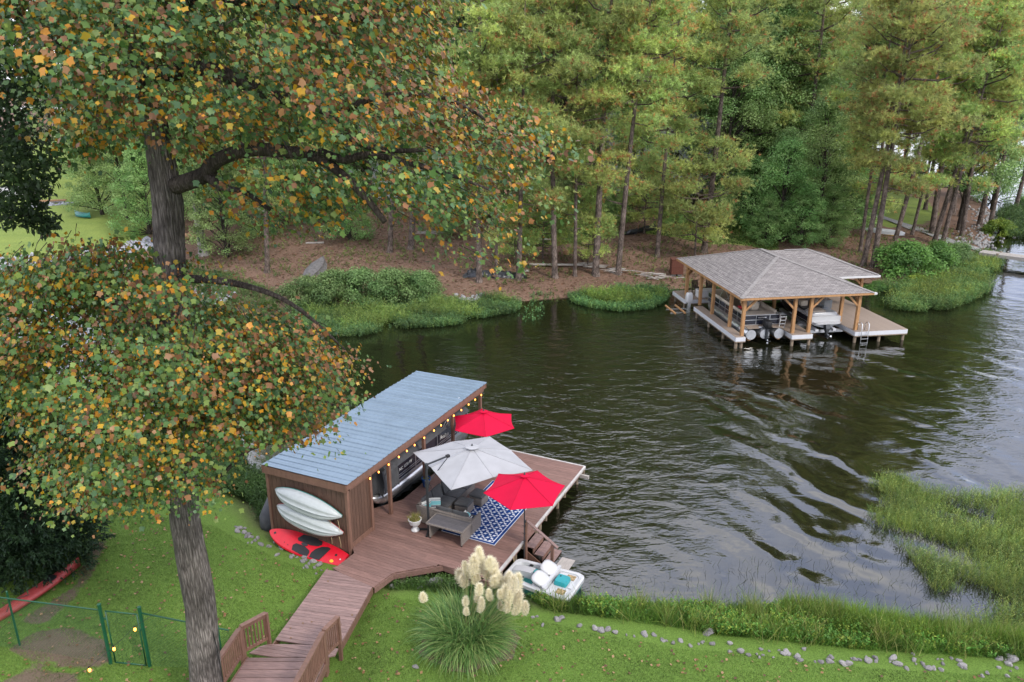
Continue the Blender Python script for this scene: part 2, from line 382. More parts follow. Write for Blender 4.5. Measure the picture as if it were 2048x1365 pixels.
def ground(px, py):
    """where the line of sight through a pixel meets the land"""
    r, u = (px - 1024) / FOC, -(py - 682.5) / FOC
    c, s = math.cos(TILT), math.sin(TILT)
    d = np.array([r, c + u * s, -s + u * c]); t = np.linspace(8, 260, 5000)
    P = t[:, None] * d[None]; z = CAM_H + P[:, 2]
    h = np.maximum(land(P[:, 0], P[:, 1]), 0)
    i = int(np.argmax(z <= h)) if (z <= h).any() else len(t) - 1
    return Vector((P[i, 0], P[i, 1], max(h[i], 0)))

xs = np.concatenate([[-1600, -900, -500, -300, -200, -150, -120], np.arange(-100, -30, 2.0), np.arange(-30, -16, .6), np.arange(-16, 18, .28), np.arange(18, 40, .7), np.arange(40, 105, 1.6), [115, 135, 170, 230, 320, 480, 800, 1600]])
ys = np.concatenate([[-60, -30, -10, 0, 6, 10], np.arange(12, 26, .26), np.arange(26, 50, 1.0), np.arange(50, 78, .5), np.arange(78, 130, 1.4), [135, 145, 160, 180, 200, 225, 260, 300, 360, 400, 430, 460, 500, 560, 700, 1000, 1600, 2600]])
GX, GY = np.meshgrid(xs, ys); GH = land(GX, GY)
GD = sdist(NEAR, GX, GY); GF = sdist(FAR, GX, GY)
nx, ny = len(xs), len(ys)
idx = np.arange(nx * ny).reshape(ny, nx)
Q = np.stack([idx[:-1, :-1], idx[:-1, 1:], idx[1:, 1:], idx[1:, :-1]], -1).reshape(-1, 4)
GV = np.stack([GX, GY, GH], -1).reshape(-1, 3)
lawn_l = pxpoly([(-300, 480), (-300, 330), (60, 300), (200, 310), (330, 400), (270, 475), (240, 500), (100, 520), (-100, 540)], 2.0)
lawn_r = pxpoly([(1640, 470), (1660, 400), (1760, 366), (1850, 385), (1885, 410), (1860, 428), (1790, 440), (1740, 435)], 1.6)
lawn_m = pxpoly([(1290, 452), (1340, 415), (1560, 420), (1560, 465), (1420, 462)], 2.6)
lawn_c = pxpoly([(1010, 485), (1060, 450), (1200, 452), (1180, 480), (1050, 492)], 1.9)
bare_l = pxpoly([(60, 1255), (120, 1240), (205, 1262), (215, 1310), (150, 1325), (60, 1310), (20, 1290)], 1.2)
bare_2 = pxpoly([(0, 1350), (60, 1318), (140, 1330), (150, 1350), (60, 1372), (-30, 1380)], 1.3)
bare_3 = pxpoly([(150, 1165), (180, 1080), (215, 1075), (160, 1175), (90, 1250), (40, 1250)], .9)
gr = np.zeros(GX.shape)
for P_ in (lawn_l, lawn_r, lawn_m, lawn_c): gr = np.maximum(gr, np.clip(sdist(P_, GX, GY) / 1.5 + .5, 0, 1))
br = np.zeros(GX.shape)
for P_ in (bare_l, bare_2, bare_3): br = np.maximum(br, np.clip(sdist(P_, GX, GY) / .5 + .55, 0, 1))
edge = np.clip(1 - GD / 1.1, 0, 1) * (GD > -1)
ZC = np.stack([np.where(GD > -1.5, br, gr), edge, GX * 0], -1).reshape(-1, 3)

def groundmat(name, base, base2, alt, alt2, sc, fine, wet):
    m = bpy.data.materials.new(name); m.use_nodes = True
    nn, ll = m.node_tree.nodes, m.node_tree.links; b = nn['Principled BSDF']; b.inputs['Roughness'].default_value = .9; b.inputs['Specular IOR Level'].default_value = .15
    tc = nn.new('ShaderNodeTexCoord'); at_ = nn.new('ShaderNodeAttribute'); at_.attribute_name = 'Col'
    sx = nn.new('ShaderNodeSeparateColor'); ll.new(at_.outputs['Color'], sx.inputs[0])
    def noise(s, d=6, r=.65):
        n = nn.new('ShaderNodeTexNoise'); n.inputs['Scale'].default_value = s; n.inputs['Detail'].default_value = d; n.inputs['Roughness'].default_value = r
        ll.new(tc.outputs['Object'], n.inputs['Vector']); return n.outputs[0]
    def ramp(src, a, c, p=.35, q=.65):
        r = nn.new('ShaderNodeValToRGB'); e = r.color_ramp.elements; e[0].position, e[1].position = p, q; e[0].color, e[1].color = (*a, 1), (*c, 1); ll.new(src, r.inputs[0]); return r.outputs[0]
    def mix(f, a, c, mode='MIX'):
        x = nn.new('ShaderNodeMixRGB'); x.blend_type = mode
        if isinstance(f, float): x.inputs[0].default_value = f
        else: ll.new(f, x.inputs[0])
        ll.new(a, x.inputs[1]); ll.new(c, x.inputs[2]); return x.outputs[0]
    A = mix(.75, ramp(noise(sc), base, base2), ramp(noise(fine, 8, .75), tuple(v * .42 for v in base), tuple(v * 1.6 for v in base2), .3, .7))
    B = mix(.6, ramp(noise(sc * .8 + .1), alt, alt2), ramp(noise(fine * 1.1, 8, .75), tuple(v * .55 for v in alt), tuple(v * 1.45 for v in alt2), .3, .7))
    ad = nn.new('ShaderNodeMath'); ad.operation = 'ADD'; sb = nn.new('ShaderNodeMath'); sb.operation = 'MULTIPLY_ADD'; sb.inputs[1].default_value = 1.2; sb.inputs[2].default_value = -.6
    ll.new(noise(1.3, 6, .7), sb.inputs[0]); ll.new(sx.outputs[0], ad.inputs[0]); ll.new(sb.outputs[0], ad.inputs[1])
    st = nn.new('ShaderNodeMapRange'); st.inputs[1].default_value = .42; st.inputs[2].default_value = .60; ll.new(ad.outputs[0], st.inputs[0])
    c = mix(st.outputs[0], A, B)
    ll.new(mix(sx.outputs[1], c, ramp(noise(7, 6), wet, tuple(v * 2.2 for v in wet))), b.inputs['Base Color'])
    bp = nn.new('ShaderNodeBump'); bp.inputs['Strength'].default_value = .6; bp.inputs['Distance'].default_value = .06; ll.new(noise(fine * .6, 6, .7), bp.inputs['Height']); ll.new(bp.outputs[0], b.inputs['Normal'])
    return m
m_lawn = groundmat('lawn_turf', (.066, .124, .021), (.115, .19, .034), (.095, .068, .045), (.15, .115, .08), .45, 26, (.05, .045, .025))
m_bank = groundmat('pine_straw_bank', (.110, .066, .046), (.170, .108, .076), (.105, .16, .035), (.20, .25, .058), .35, 7, (.16, .08, .04))
m_bed = M('lake_bed_silt', (.05, .035, .015), .9, var=.3, vs_=1)
ch = GH[:-1, :-1]; mx_n = np.maximum.reduce([GD[:-1, :-1], GD[1:, 1:], GD[:-1, 1:], GD[1:, :-1]]).ravel()
fq = np.maximum.reduce([GH[:-1, :-1], GH[1:, 1:], GH[:-1, 1:], GH[1:, :-1]]).ravel()
zone = np.where(mx_n > -.2, 0, np.where(fq > -.04, 1, 2))
for zi, (nm, mt) in enumerate((('lawn', m_lawn), ('lake_bank', m_bank), ('lake_bed', m_bed))):
    q = Q[zone == zi]; used, inv = np.unique(q.ravel(), return_inverse=True)
    me = npmesh(nm, GV[used], inv.reshape(-1, 4), mt, ZC[used])
    me.polygons.foreach_set('use_smooth', [True] * len(me.polygons))
    tag(link(nm, me), kind='structure')

# water
def watermat():
    m = bpy.data.materials.new('lake_water'); m.use_nodes = True
    nn, ll = m.node_tree.nodes, m.node_tree.links; b = nn['Principled BSDF']
    b.inputs['Roughness'].default_value = .03; b.inputs['IOR'].default_value = 1.95; b.inputs['Specular IOR Level'].default_value = .5
    b.inputs['Base Color'].default_value = (.0075, .0085, .0036, 1)
    tc = nn.new('ShaderNodeTexCoord')
    a, c = at(1500, 830, 0), at(1880, 1010, 0); ang = math.atan2(c.y - a.y, c.x - a.x)
    def tex(scale, stretch, rot, det, rough=.5, dist=0.0):
        mp = nn.new('ShaderNodeMapping'); mp.inputs['Rotation'].default_value = (0, 0, -rot); mp.inputs['Scale'].default_value = (*stretch, 1)
        n = nn.new('ShaderNodeTexNoise'); n.inputs['Scale'].default_value = scale; n.inputs['Detail'].default_value = det; n.inputs['Roughness'].default_value = rough; n.inputs['Distortion'].default_value = dist
        ll.new(tc.outputs['Object'], mp.inputs[0]); ll.new(mp.outputs[0], n.inputs['Vector']); return n.outputs[0]
    def mth(op, x, y):
        n = nn.new('ShaderNodeMath'); n.operation = op
        for k, q in enumerate((x, y)):
            if isinstance(q, (int, float)): n.inputs[k].default_value = q
            else: ll.new(q, n.inputs[k])
        return n.outputs[0]
    def rng(x, lo, hi, a0=0.0, a1=1.0):
        n = nn.new('ShaderNodeMapRange'); n.inputs[1].default_value, n.inputs[2].default_value, n.inputs[3].default_value, n.inputs[4].default_value = lo, hi, a0, a1; ll.new(x, n.inputs[0]); return n.outputs[0]
    chop = tex(1.35, (.5, 1), ang + .12, 3, .5, .6)      # hand-high ripples
    fine = tex(4.2, (.6, 1), ang - .2, 3, .55, .4)
    at_ = nn.new('ShaderNodeAttribute'); at_.attribute_name = 'Col'; sx = nn.new('ShaderNodeSeparateColor'); ll.new(at_.outputs['Color'], sx.inputs[0])
    d_ = (c - a).normalized(); ctr = (a + c) / 2 + Vector((d_.y, -d_.x, 0)) * 55
    dn_ = nn.new('ShaderNodeVectorMath'); dn_.operation = 'DISTANCE'; dn_.inputs[1].default_value = ctr; ll.new(tc.outputs['Object'], dn_.inputs[0])
    wob = tex(.16, (1, 1), 0, 3, .55)
    def ring(lam, k, amp, sc, lo, hi, st):
        ph = mth('ADD', mth('MULTIPLY', dn_.outputs['Value'], 2 * PI / lam), mth('MULTIPLY', wob, k))
        return mth('MULTIPLY', mth('MULTIPLY', mth('SINE', ph, 0.0), amp), rng(tex(sc, st, ang, 2), lo, hi))
    wake = mth('ADD', ring(2.9, 15, .040, .13, .36, .62, (.25, 1)), ring(1.5, 18, .013, .2, .40, .62, (.25, 1)))
    h = mth('ADD', mth('MULTIPLY', wake, sx.outputs[1]), mth('MULTIPLY', mth('ADD', mth('MULTIPLY', chop, .120), mth('MULTIPLY', fine, .034)), sx.outputs[0]))
    bp = nn.new('ShaderNodeBump'); bp.inputs['Strength'].default_value = 1.0; bp.inputs['Distance'].default_value = 1.0
    ll.new(h, bp.inputs['Height']); ll.new(bp.outputs[0], b.inputs['Normal'])
    return m
wx_ = np.concatenate([[-3000, -800, -300, -150], np.arange(-100, 110, 2.0), [150, 250, 400, 800, 3000]]); wy_ = np.concatenate([[-200, -50, 0], np.arange(10, 140, 2.0), [170, 220, 300, 450, 800, 3000]])
WX, WY = np.meshgrid(wx_, wy_)
def seg(p, q, w):
    (x0, y0), (x1, y1) = p, q; ex, ey = x1 - x0, y1 - y0; t = np.clip(((WX - x0) * ex + (WY - y0) * ey) / (ex * ex + ey * ey), 0, 1)
    return np.exp(-((WX - x0 - t * ex) ** 2 + (WY - y0 - t * ey) ** 2) / w ** 2)
A_ = [tuple(at(x, y, 0)[:2]) for x, y in ((1420, 640), (1230, 720), (1080, 830), (1260, 950), (1180, 1110))]
wind = np.clip(seg(A_[0], A_[1], 6) + seg(A_[1], A_[2], 5) + seg(A_[2], A_[3], 4) + .7 * seg(A_[3], A_[4], 2.5), 0, 1)
chopm = .06 + 1.2 * wind + .35 * seg(tuple(at(2000, 640, 0)[:2]), tuple(at(1950, 870, 0)[:2]), 5) + .05 * np.clip((WY - 30) / 20, 0, 1)
wakem = .15 + seg(tuple(at(1350, 860, 0)[:2]), tuple(at(1900, 960, 0)[:2]), 7) + .6 * seg(tuple(at(1500, 1060, 0)[:2]), tuple(at(1900, 700, 0)[:2]), 5)
wi = np.arange(WX.size).reshape(WX.shape)
me = npmesh('lake', np.stack([WX, WY, WX * 0], -1).reshape(-1, 3), np.stack([wi[:-1, :-1], wi[:-1, 1:], wi[1:, 1:], wi[1:, :-1]], -1).reshape(-1, 4), watermat(), np.stack([chopm, wakem, chopm * 0], -1).reshape(-1, 3))
tag(link('lake', me), kind='structure')
# ------------------------------------------------------------------ shed, dock, boardwalk
def clip_strip(poly, a, b, ax=1):
    def cut(P, k, keep_gt):
        out = []
        for i in range(len(P)):
            p, q = P[i], P[(i + 1) % len(P)]
            ip = p[ax] >= k if keep_gt else p[ax] <= k
            iq = q[ax] >= k if keep_gt else q[ax] <= k
            if ip: out.append(p)
            if ip != iq:
                t = (k - p[ax]) / (q[ax] - p[ax]); out.append((p[0] + (q[0] - p[0]) * t, p[1] + (q[1] - p[1]) * t))
        return out
    P = cut(list(poly), a, True)
    return cut(P, b, False) if len(P) > 2 else []

def strip_rects(poly, a, b):
    """pieces of a strip: intervals of x at both strip edges, as quads"""
    def cross(yv):
        xs_ = []
        for i in range(len(poly)):
            p, q = poly[i], poly[(i + 1) % len(poly)]
            if (p[1] > yv) != (q[1] > yv): xs_.append(p[0] + (q[0] - p[0]) * (yv - p[1]) / (q[1] - p[1]))
        return sorted(xs_)
    m = (a + b) / 2; A, B, C = cross(a + 1e-4), cross(b - 1e-4), cross(m)
    out = []
    for k in range(0, len(C) - 1, 2):
        if len(A) == len(C) and len(B) == len(C): out.append([(A[k], a), (A[k + 1], a), (B[k + 1], b), (B[k], b)])
        else: out.append([(C[k], a), (C[k + 1], a), (C[k + 1], b), (C[k], b)])
    return [q for q in out if min(q[1][0] - q[0][0], q[2][0] - q[3][0]) > .04]

def planks(parent, poly, w, gap, z, th, mat, name='plank', seam=0.0):
    y0 = min(p[1] for p in poly); y1 = max(p[1] for p in poly); y = y0; n = 0
    while y < y1 - .02:
        for q in strip_rects(poly, y + gap / 2, min(y + w - gap / 2, y1)):
            dz = random.uniform(-.003, .003)
            L = q[1][0] - q[0][0]; parts = [q]
            if seam and L > seam:
                t = random.choice((.38, .5, .62)); mid0 = q[0][0] + (q[1][0] - q[0][0]) * t; mid1 = q[3][0] + (q[2][0] - q[3][0]) * t
                parts = [[q[0], (mid0 - .003, q[0][1]), (mid1 - .003, q[3][1]), q[3]], [(mid0 + .003, q[0][1]), q[1], q[2], (mid1 + .003, q[3][1])]]
            for r in parts:
                MB().prism(r, z - th + dz, z + dz).build(name, mat, parent)
        y += w; n += 1

S_ORG, S_ANG = Vector((-5.638, 23.428, 0)), .446
def SW(v, u, z=0.0):
    c, s = math.cos(S_ANG), math.sin(S_ANG)
    return Vector((S_ORG.x + v * c + u * s, S_ORG.y - v * s + u * c, z))
def SL(p):
    c, s = math.cos(S_ANG), math.sin(S_ANG); x, y = p[0] - S_ORG.x, p[1] - S_ORG.y
    return (x * c - y * s, x * s + y * c)
DZ = .7   # deck height

# --- the dock
dock = thing('dock', 'brown plank dock with white edging beside the metal roofed boat shed', 'dock', S_ORG, -S_ANG)
dpoly = [(.02, 0), (.29, -.12), (.22, -1.17), (-.02, -1.25), (2.0, -1.48), (2.12, -.56), (3.39, .58), (3.98, .52), (5.22, .42), (5.22, 9.18), (-.10, 9.18), (-.18, 3.57), (-.85, 2.5), (-.85, 1.36), (.02, 1.36)]
planks(dock, dpoly, .142, .009, DZ, .035, m_deck, seam=3.2)
for nm, a, b in (('edge_board', (5.26, .42), (5.26, 3.0)), ('edge_board', (5.26, 3.95), (5.26, 9.24)), ('edge_board', (5.22, 9.22), (-.10, 9.22))):
    MB().bar((*a, DZ - .045), (*b, DZ - .045), .075, .11).build(nm, m_trimw, dock, bevel=.008)
def fascia(a, b, h=.2, mat=m_deck, off=.02, z=DZ - .04):
    MB().bar((*a, z - h / 2), (*b, z - h / 2), .04, h).build('fascia_board', mat, dock)
for a, b in (((2.01, -1.46), (2.14, -.58)), ((2.14, -.58), (3.40, .56)), ((3.40, .56), (4.0, .50)), ((4.0, .50), (5.2, .40)), ((-.20, 9.1), (-.20, 3.6)), ((-.20, 3.6), (-.87, 2.5)), ((5.215, .42), (5.215, 9.15)), ((.2, -1.2), (.27, -.15))):
    fascia(a, b)
for v, u in ((5.05, 1.0), (5.05, 2.75), (5.05, 4.6), (5.05, 4.95), (5.05, 6.7), (5.05, 8.85), (3, .9), (1.0, 8.9), (3.0, 8.9), (0.0, 6.5), (.1, 4.2), (2.6, 5), (2.6, 2.4), (2.3, -.2), (.1, 9.0)):
    MB().tube([(v, u, -1.2), (v, u, DZ - .05)], .075, 8).build('piling', m_pile, dock)
for u in (1.0, 2.75, 4.8, 6.7, 8.85):
    MB().bar((.1, u + .12, DZ - .14), (5.35, u + .12, DZ - .14), .05, .18).build('joist', m_pile, dock)
MB().bar((5.15, 8.75, DZ - .22), (5.62, 8.75, DZ - .22), .09, .14).build('bumper_timber', m_board, dock)
tag(MB().tube([(5.3, 2.1, DZ - .06), (5.33, 2.09, DZ - .3), (5.3, 2.0, .12)], .012, 5).build('mooring_line', m_rope, dock))

# --- the shed
ZR, ZL = 3.27, 3.20
WV = -3.50
shed = thing('boat_shed', 'brown boat shed with blue grey metal roof and open lake side', 'boat shed', S_ORG, -S_ANG)
def rz_(v): return ZL + (ZR - ZL) * (v + 3.575) / 3.7
rv0, rv1, ru0, ru1 = -3.62, .13, -.15, 10.15
NP = 11; pw = (ru1 - ru0) / NP
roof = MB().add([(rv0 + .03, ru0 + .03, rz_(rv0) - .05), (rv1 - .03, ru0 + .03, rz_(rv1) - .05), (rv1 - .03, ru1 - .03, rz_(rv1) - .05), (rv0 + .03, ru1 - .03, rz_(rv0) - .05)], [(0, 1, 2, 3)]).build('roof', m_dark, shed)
for k in range(NP):
    a, b = ru0 + k * pw, ru0 + (k + 1) * pw + .01
    b_ = MB(); prof = []
    nr = 3
    for j in range(nr):
        y0 = a + (b - a) * j / nr; y1 = a + (b - a) * (j + 1) / nr
        prof += [(y0, .032), (y0 + .028, .032), (y0 + .048, 0), (y0 + .16, 0.0), (y0 + .165, .006), (y0 + .175, .006), (y0 + .18, 0), (y1 - .018, 0)]
    prof.append((b, .032)); dz = k * .0006
    V = [(v, y, rz_(v) + z + dz + .006 * math.sin(y * 3 + v)) for v in (rv0, (rv0 + rv1) / 2, rv1) for y, z in prof]; n = len(prof)
    b_.add(V, [(i * n + j, i * n + j + 1, (i + 1) * n + j + 1, (i + 1) * n + j) for i in range(2) for j in range(n - 1)])
    b_.build('roof_panel', m_roof, roof)
# fascia
for p, q, h in (((rv1 - .04, ru0, rz_(rv1) - .13), (rv1 - .04, ru1, rz_(rv1) - .13), .20), ((rv0 + .04, ru0, rz_(rv0) - .13), (rv0 + .04, ru1, rz_(rv0) - .13), .20),
                ((rv0, ru0 + .04, rz_(rv0) - .17), (rv1, ru0 + .04, rz_(rv1) - .17), .29), ((rv0, ru1 - .04, rz_(rv0) - .13), (rv1, ru1 - .04, rz_(rv1) - .13), .2)):
    MB().bar(p, q, .04, h).build('roof_fascia', m_rail, shed)
MB().bar((0, .1, 2.98), (0, 10.0, 2.98), .10, .16).build('roof_beam', m_siding, shed)
MB().bar((WV + .1, .1, 2.92), (WV + .1, 10.0, 2.92), .10, .16).build('roof_beam', m_siding, shed)
MB().bar((.055, .1, 3.0), (.055, 10.0, 3.0), .012, .13).build('trim_board', m_rail, shed)
for u in np.arange(.5, 10, .8):
    MB().bar((WV + .05, u, 3.08), (0, u, 3.11), .05, .1).build('rafter', m_siding, shed)
# siding boards
bw = .198
k = 0
nb = int(round(3.46 / bw))
for k in range(nb):
    v0 = WV + k * (3.46 / nb)
    MB().box((v0 + 3.46 / nb / 2, 0.0, 1.62), (3.46 / nb - .012, .03, 2.8)).build('siding_board', m_siding, shed)
nb2 = 7
for k in range(nb2):
    u0 = .06 + k * 1.2 / nb2
    MB().box((0.0, u0 + 1.2 / nb2 / 2, 1.84), (.03, 1.2 / nb2 - .010, 2.34)).build('siding_board', m_siding, shed)
for u in np.arange(.1, 9.8, .2):  # unseen left wall, boards added full length to darken the interior
    MB().box((WV, u + .1, 1.75), (.03, .19, 2.5)).build('siding_board', m_siding, shed)
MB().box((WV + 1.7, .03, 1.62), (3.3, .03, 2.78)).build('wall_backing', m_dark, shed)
for v, u, z0, s in ((0.0, 0.0, .2, .12), (WV, 0.0, -.4, .12), (0.02, 1.29, DZ, .12)):
    MB().box((v, u, (z0 + 2.95) / 2), (s, s, 2.95 - z0)).build('corner_post', m_rail, shed, bevel=.008)
MB().box((.035, .66, DZ + .09), (.05, 1.2, .16)).build('base_board', m_rail, shed)
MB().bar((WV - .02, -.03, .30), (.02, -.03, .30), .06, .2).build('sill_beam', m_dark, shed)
for u in (2.5, 4.95, 7.25, 9.75):
    MB().box((0.0, u, (2.92 + DZ) / 2), (.125, .125, 2.92 - DZ)).build('roof_post', m_rail, shed, bevel=.008)
for u in (5.0, 7.4, 9.75):
    MB().box((WV + .1, u, .9), (.14, .14, 4.1)).build('roof_post', m_rail, shed)
# light string under the right eave
ls = thing('string_lights', 'string of warm lit bulbs along the boat shed eave', 'string lights', S_ORG, -S_ANG)
bulbs_u = [1.22, 1.75, 2.38, 3.05, 3.6, 4.15, 4.85, 5.6, 6.15, 6.7, 7.2, 7.85, 8.5, 9.1, 9.68]
pts = []
for i, u in enumerate(bulbs_u):
    pts.append((.1, u, 2.93))
    if i < len(bulbs_u) - 1: pts.append((.1, (u + bulbs_u[i + 1]) / 2, 2.88))
MB().tube(pts, .006, 4).build('cable', m_wire, ls)
b0 = MB().lathe([(.004, 0), (.022, -.02), (.028, -.05), (.016, -.08), (.002, -.088)], 8).build('bulb', m_bulb, ls, smooth=True)
s0 = MB().tube([(0, 0, 0), (0, 0, .04)], .014, 6).build('socket', m_black, ls)
for i, u in enumerate(bulbs_u):
    for src, dz in ((b0, -.03), (s0, -.03)):
        o = src if i == 0 else src.copy()
        if i: COL.objects.link(o); o.parent = ls
        o.location = (.1, u, 2.93 + dz)

# --- boardwalk with ramp and railings
WA, WB, WC, WD = (-6.2, 22.31), (-4.52, 21.27), (-5.0, 18.5), (-6.97, 18.62)
worg = Vector((-6.0, 20.0, 0)); wang = -.206
bwk = thing('boardwalk', 'brown plank boardwalk with railed ramp running down to the dock', 'boardwalk', worg, wang)
def WL(p):
    x, y = p[0] - worg.x, p[1] - worg.y; c, s = math.cos(-wang), math.sin(-wang)
    return (x * c - y * s, x * s + y * c)
def WL3(p): q = WL(p); return (q[0], q[1], p[2])
planks(bwk, [WL(p) for p in (WA, WB, WC, WD)], .14, .010, DZ - .002, .035, m_walk)
planks(bwk, [WL(p) for p in ((-7.0, 18.60), (-5.0, 18.48), (-5.05, 18.02), (-7.62, 18.08), (-7.3, 18.5))], .14, .010, DZ - .004, .035, m_walk)
RS = .235
def rampz(y): return DZ + RS * (18.0 - y)
y = 18.0; i = 0
while y > 13.2:
    x0, x1 = -7.5 + (18 - y) * .02, -5.26
    P = [(x0, y - .006), (x1, y - .006), (x1, y - .204), (x0, y - .204)]
    P = [WL3((p[0], p[1], rampz(p[1]) + .012 * (i % 2 == 0))) for p in P]
    b_ = MB(); V = P + [(p[0], p[1], p[2] - .035) for p in P]
    b_.add(V, [(3, 2, 1, 0), (4, 5, 6, 7), (0, 1, 5, 4), (1, 2, 6, 5), (2, 3, 7, 6), (3, 0, 4, 7)]); b_.build('plank', m_walk, bwk)
    y -= .21; i += 1
for a, b in ((WA, WD), (WB, WC)):
    MB().bar(WL3((*a, DZ - .16)), WL3((*b, DZ - .16)), .045, .22).build('stringer', m_rail, bwk)
for x in (-7.52, -5.22):
    MB().bar(WL3((x, 18.05, DZ - .14)), WL3((x, 13.2, rampz(13.2) - .14)), .045, .24).build('stringer', m_rail, bwk)
def railing(a, b, za, zb, h, n, post_a=True, post_b=True, drop=1.0):
    """one railing run from a to b (floor heights za and zb) as a part with posts, rails, balusters"""
    A, B = Vector(WL3((*a, za))), Vector(WL3((*b, zb)))
    top = MB().bar(A + Vector((0, 0, h)), B + Vector((0, 0, h)), .14, .038).build('railing', m_rail, bwk, bevel=.006)
    MB().bar(A + Vector((0, 0, h - .09)), B + Vector((0, 0, h - .09)), .038, .11).build('upper_rail', m_rail, top)
    MB().bar(A + Vector((0, 0, .16)), B + Vector((0, 0, .16)), .04, .10).build('lower_rail', m_rail, top)
    for k in range(n):
        p = A.lerp(B, (k + .9) / (n + .8))
        MB().bar(p + Vector((0, 0, .12)), p + Vector((0, 0, h - .06)), .036, .036).build('baluster', m_rail, top)
    for p, f in ((A, post_a), (B, post_b)):
        if f: MB().box(p + Vector((0, 0, (h - .02 - drop) / 2)), (.095, .095, h - .02 + drop)).build('post', m_rail, top)
railing((-7.08, 18.66), (-7.62, 18.08), DZ, DZ, 1.02, 7, drop=.4)
railing((-7.62, 17.96), (-7.50, 13.3), rampz(17.96), rampz(13.3), 1.02, 32, drop=.5)
railing((-4.98, 18.5), (-5.24, 17.88), DZ, DZ + .03, 1.02, 7, drop=.5)
railing((-5.24, 17.76), (-5.28, 13.3), rampz(17.76), rampz(13.3), 1.02, 32, drop=1.0)
for x in (-7.5, -5.3):
    for yy in (16.2, 14.4):
        MB().box(WL3((x, yy, rampz(yy) / 2 + .1)), (.09, .09, rampz(yy))).build('support_post', m_rail, bwk)

# --- steps down to the water
stp = thing('swim_steps', 'brown wooden steps with slanting handrail leading from dock into lake', 'steps', S_ORG, -S_ANG)
for i, (z, v) in enumerate(((.50, 5.33), (.27, 5.68), (.04, 6.03))):
    for k in range(2):
        MB().box((v + .085 + k * .168, 3.48, z), (.16, .92, .04)).build('tread', m_walk, stp, bevel=.004)
    MB().box((v + .30, 3.48, z - .12), (.025, .90, .19)).build('riser', m_rail, stp)
for u in (3.0, 3.96):
    MB().loft([[(5.30, u + d, .40), (6.42, u + d, -.30), (6.42, u + d, -.62), (5.30, u + d, -.1)] for d in (-.02, .02)]).build('stringer', m_rail, stp)
MB().box((5.42, 2.86, .72), (.10, .10, 1.95)).build('post', m_rail, stp, bevel=.006)
MB().box((6.42, 2.90, .30), (.10, .10, 1.25)).build('post', m_rail, stp, bevel=.006)
MB().bar((5.38, 2.87, 1.70), (6.62, 2.91, .86), .12, .045).build('handrail', m_walk, stp, bevel=.006)
MB().box((6.75, 3.3, -.02), (.5, .7, .06)).build('foot_platform', m_board, stp)

# ------------------------------------------------------------------ umbrellas
def canopy_panels(root, n, R, rise, droop, a0, mat, square=False, sub=5, vent=.16):
    def rim(k):
        a = a0 + 2 * PI * k / n
        r = R
        if square: 
            r = R * (1.0 if k % 2 == 0 else .7071)
        return Vector((r * math.cos(a), r * math.sin(a), -rise * (1.0 if not square or k % 2 == 0 else .80)))
    for k in range(n):
        p, q = rim(k), rim(k + 1); V, F = [], []
        for i in range(sub + 1):
            t = .03 + .97 * i / sub
            for j in range(sub + 1):
                s = j / sub; c = p.lerp(q, s) * t; c.z = (p.z * (1 - s) + q.z * s) * t ** .92 - droop * math.sin(PI * s) * t
                if i == sub: c = c * (1 - .045 * math.sin(PI * s) * (0 if square else 1)); 
                V.append(tuple(c))
        for i in range(sub):
            for j in range(sub):
                a = i * (sub + 1) + j; F.append((a, a + 1, a + sub + 2, a + sub + 1))
        m = sub + 1
        V2 = V + [(p_[0], p_[1], p_[2] - .012) for p_ in V]; nV = len(V)
        F2 = F + [tuple(reversed([x + nV for x in f])) for f in F]
        ring = [j for j in range(m)] + [i * m + sub for i in range(1, m)] + [sub * m + j for j in range(sub - 1, -1, -1)] + [i * m for i in range(sub - 1, 0, -1)]
        F2 += [(ring[i], ring[(i + 1) % len(ring)], ring[(i + 1) % len(ring)] + nV, ring[i] + nV) for i in range(len(ring))]
        MB().add(V2, F2).build('canopy_panel', mat, root, smooth=True, auto=.6)
        sm_ = MB(); sp0 = [(p.x * t, p.y * t, p.z * t ** .92 + .004) for t in (.06, .3, .55, .8, .99)]; sm_.tube(sp0, .009, 5); sm_.build('seam', mat, root, smooth=True)
        rb = MB().bar(p * .05 - Vector((0, 0, .025)), p - Vector((0, 0, .022)), .016, .02); rb.build('rib', m_charc, root)
    # vent flap
    V = [(0, 0, .075)]; m = n * 2
    for k in range(m):
        a = a0 + 2 * PI * k / m; r = vent * (1.0 if k % 2 == 0 else .93); V.append((r * math.cos(a), r * math.sin(a), .035 - .006 * (k % 2)))
    V += [(x * .9, y * .9, z - .02) for x, y, z in V[1:]]
    MB().add(V, [(0, 1 + k, 1 + (k + 1) % m) for k in range(m)] + [(1 + k, 1 + m + k, 1 + m + (k + 1) % m, 1 + (k + 1) % m) for k in range(m)]).build('vent', mat, root)
    MB().lathe([(.035, .05), (.04, .085), (.02, .10), (.028, .13), (.002, .15)], 8).build('finial', m_charc, root, smooth=True)

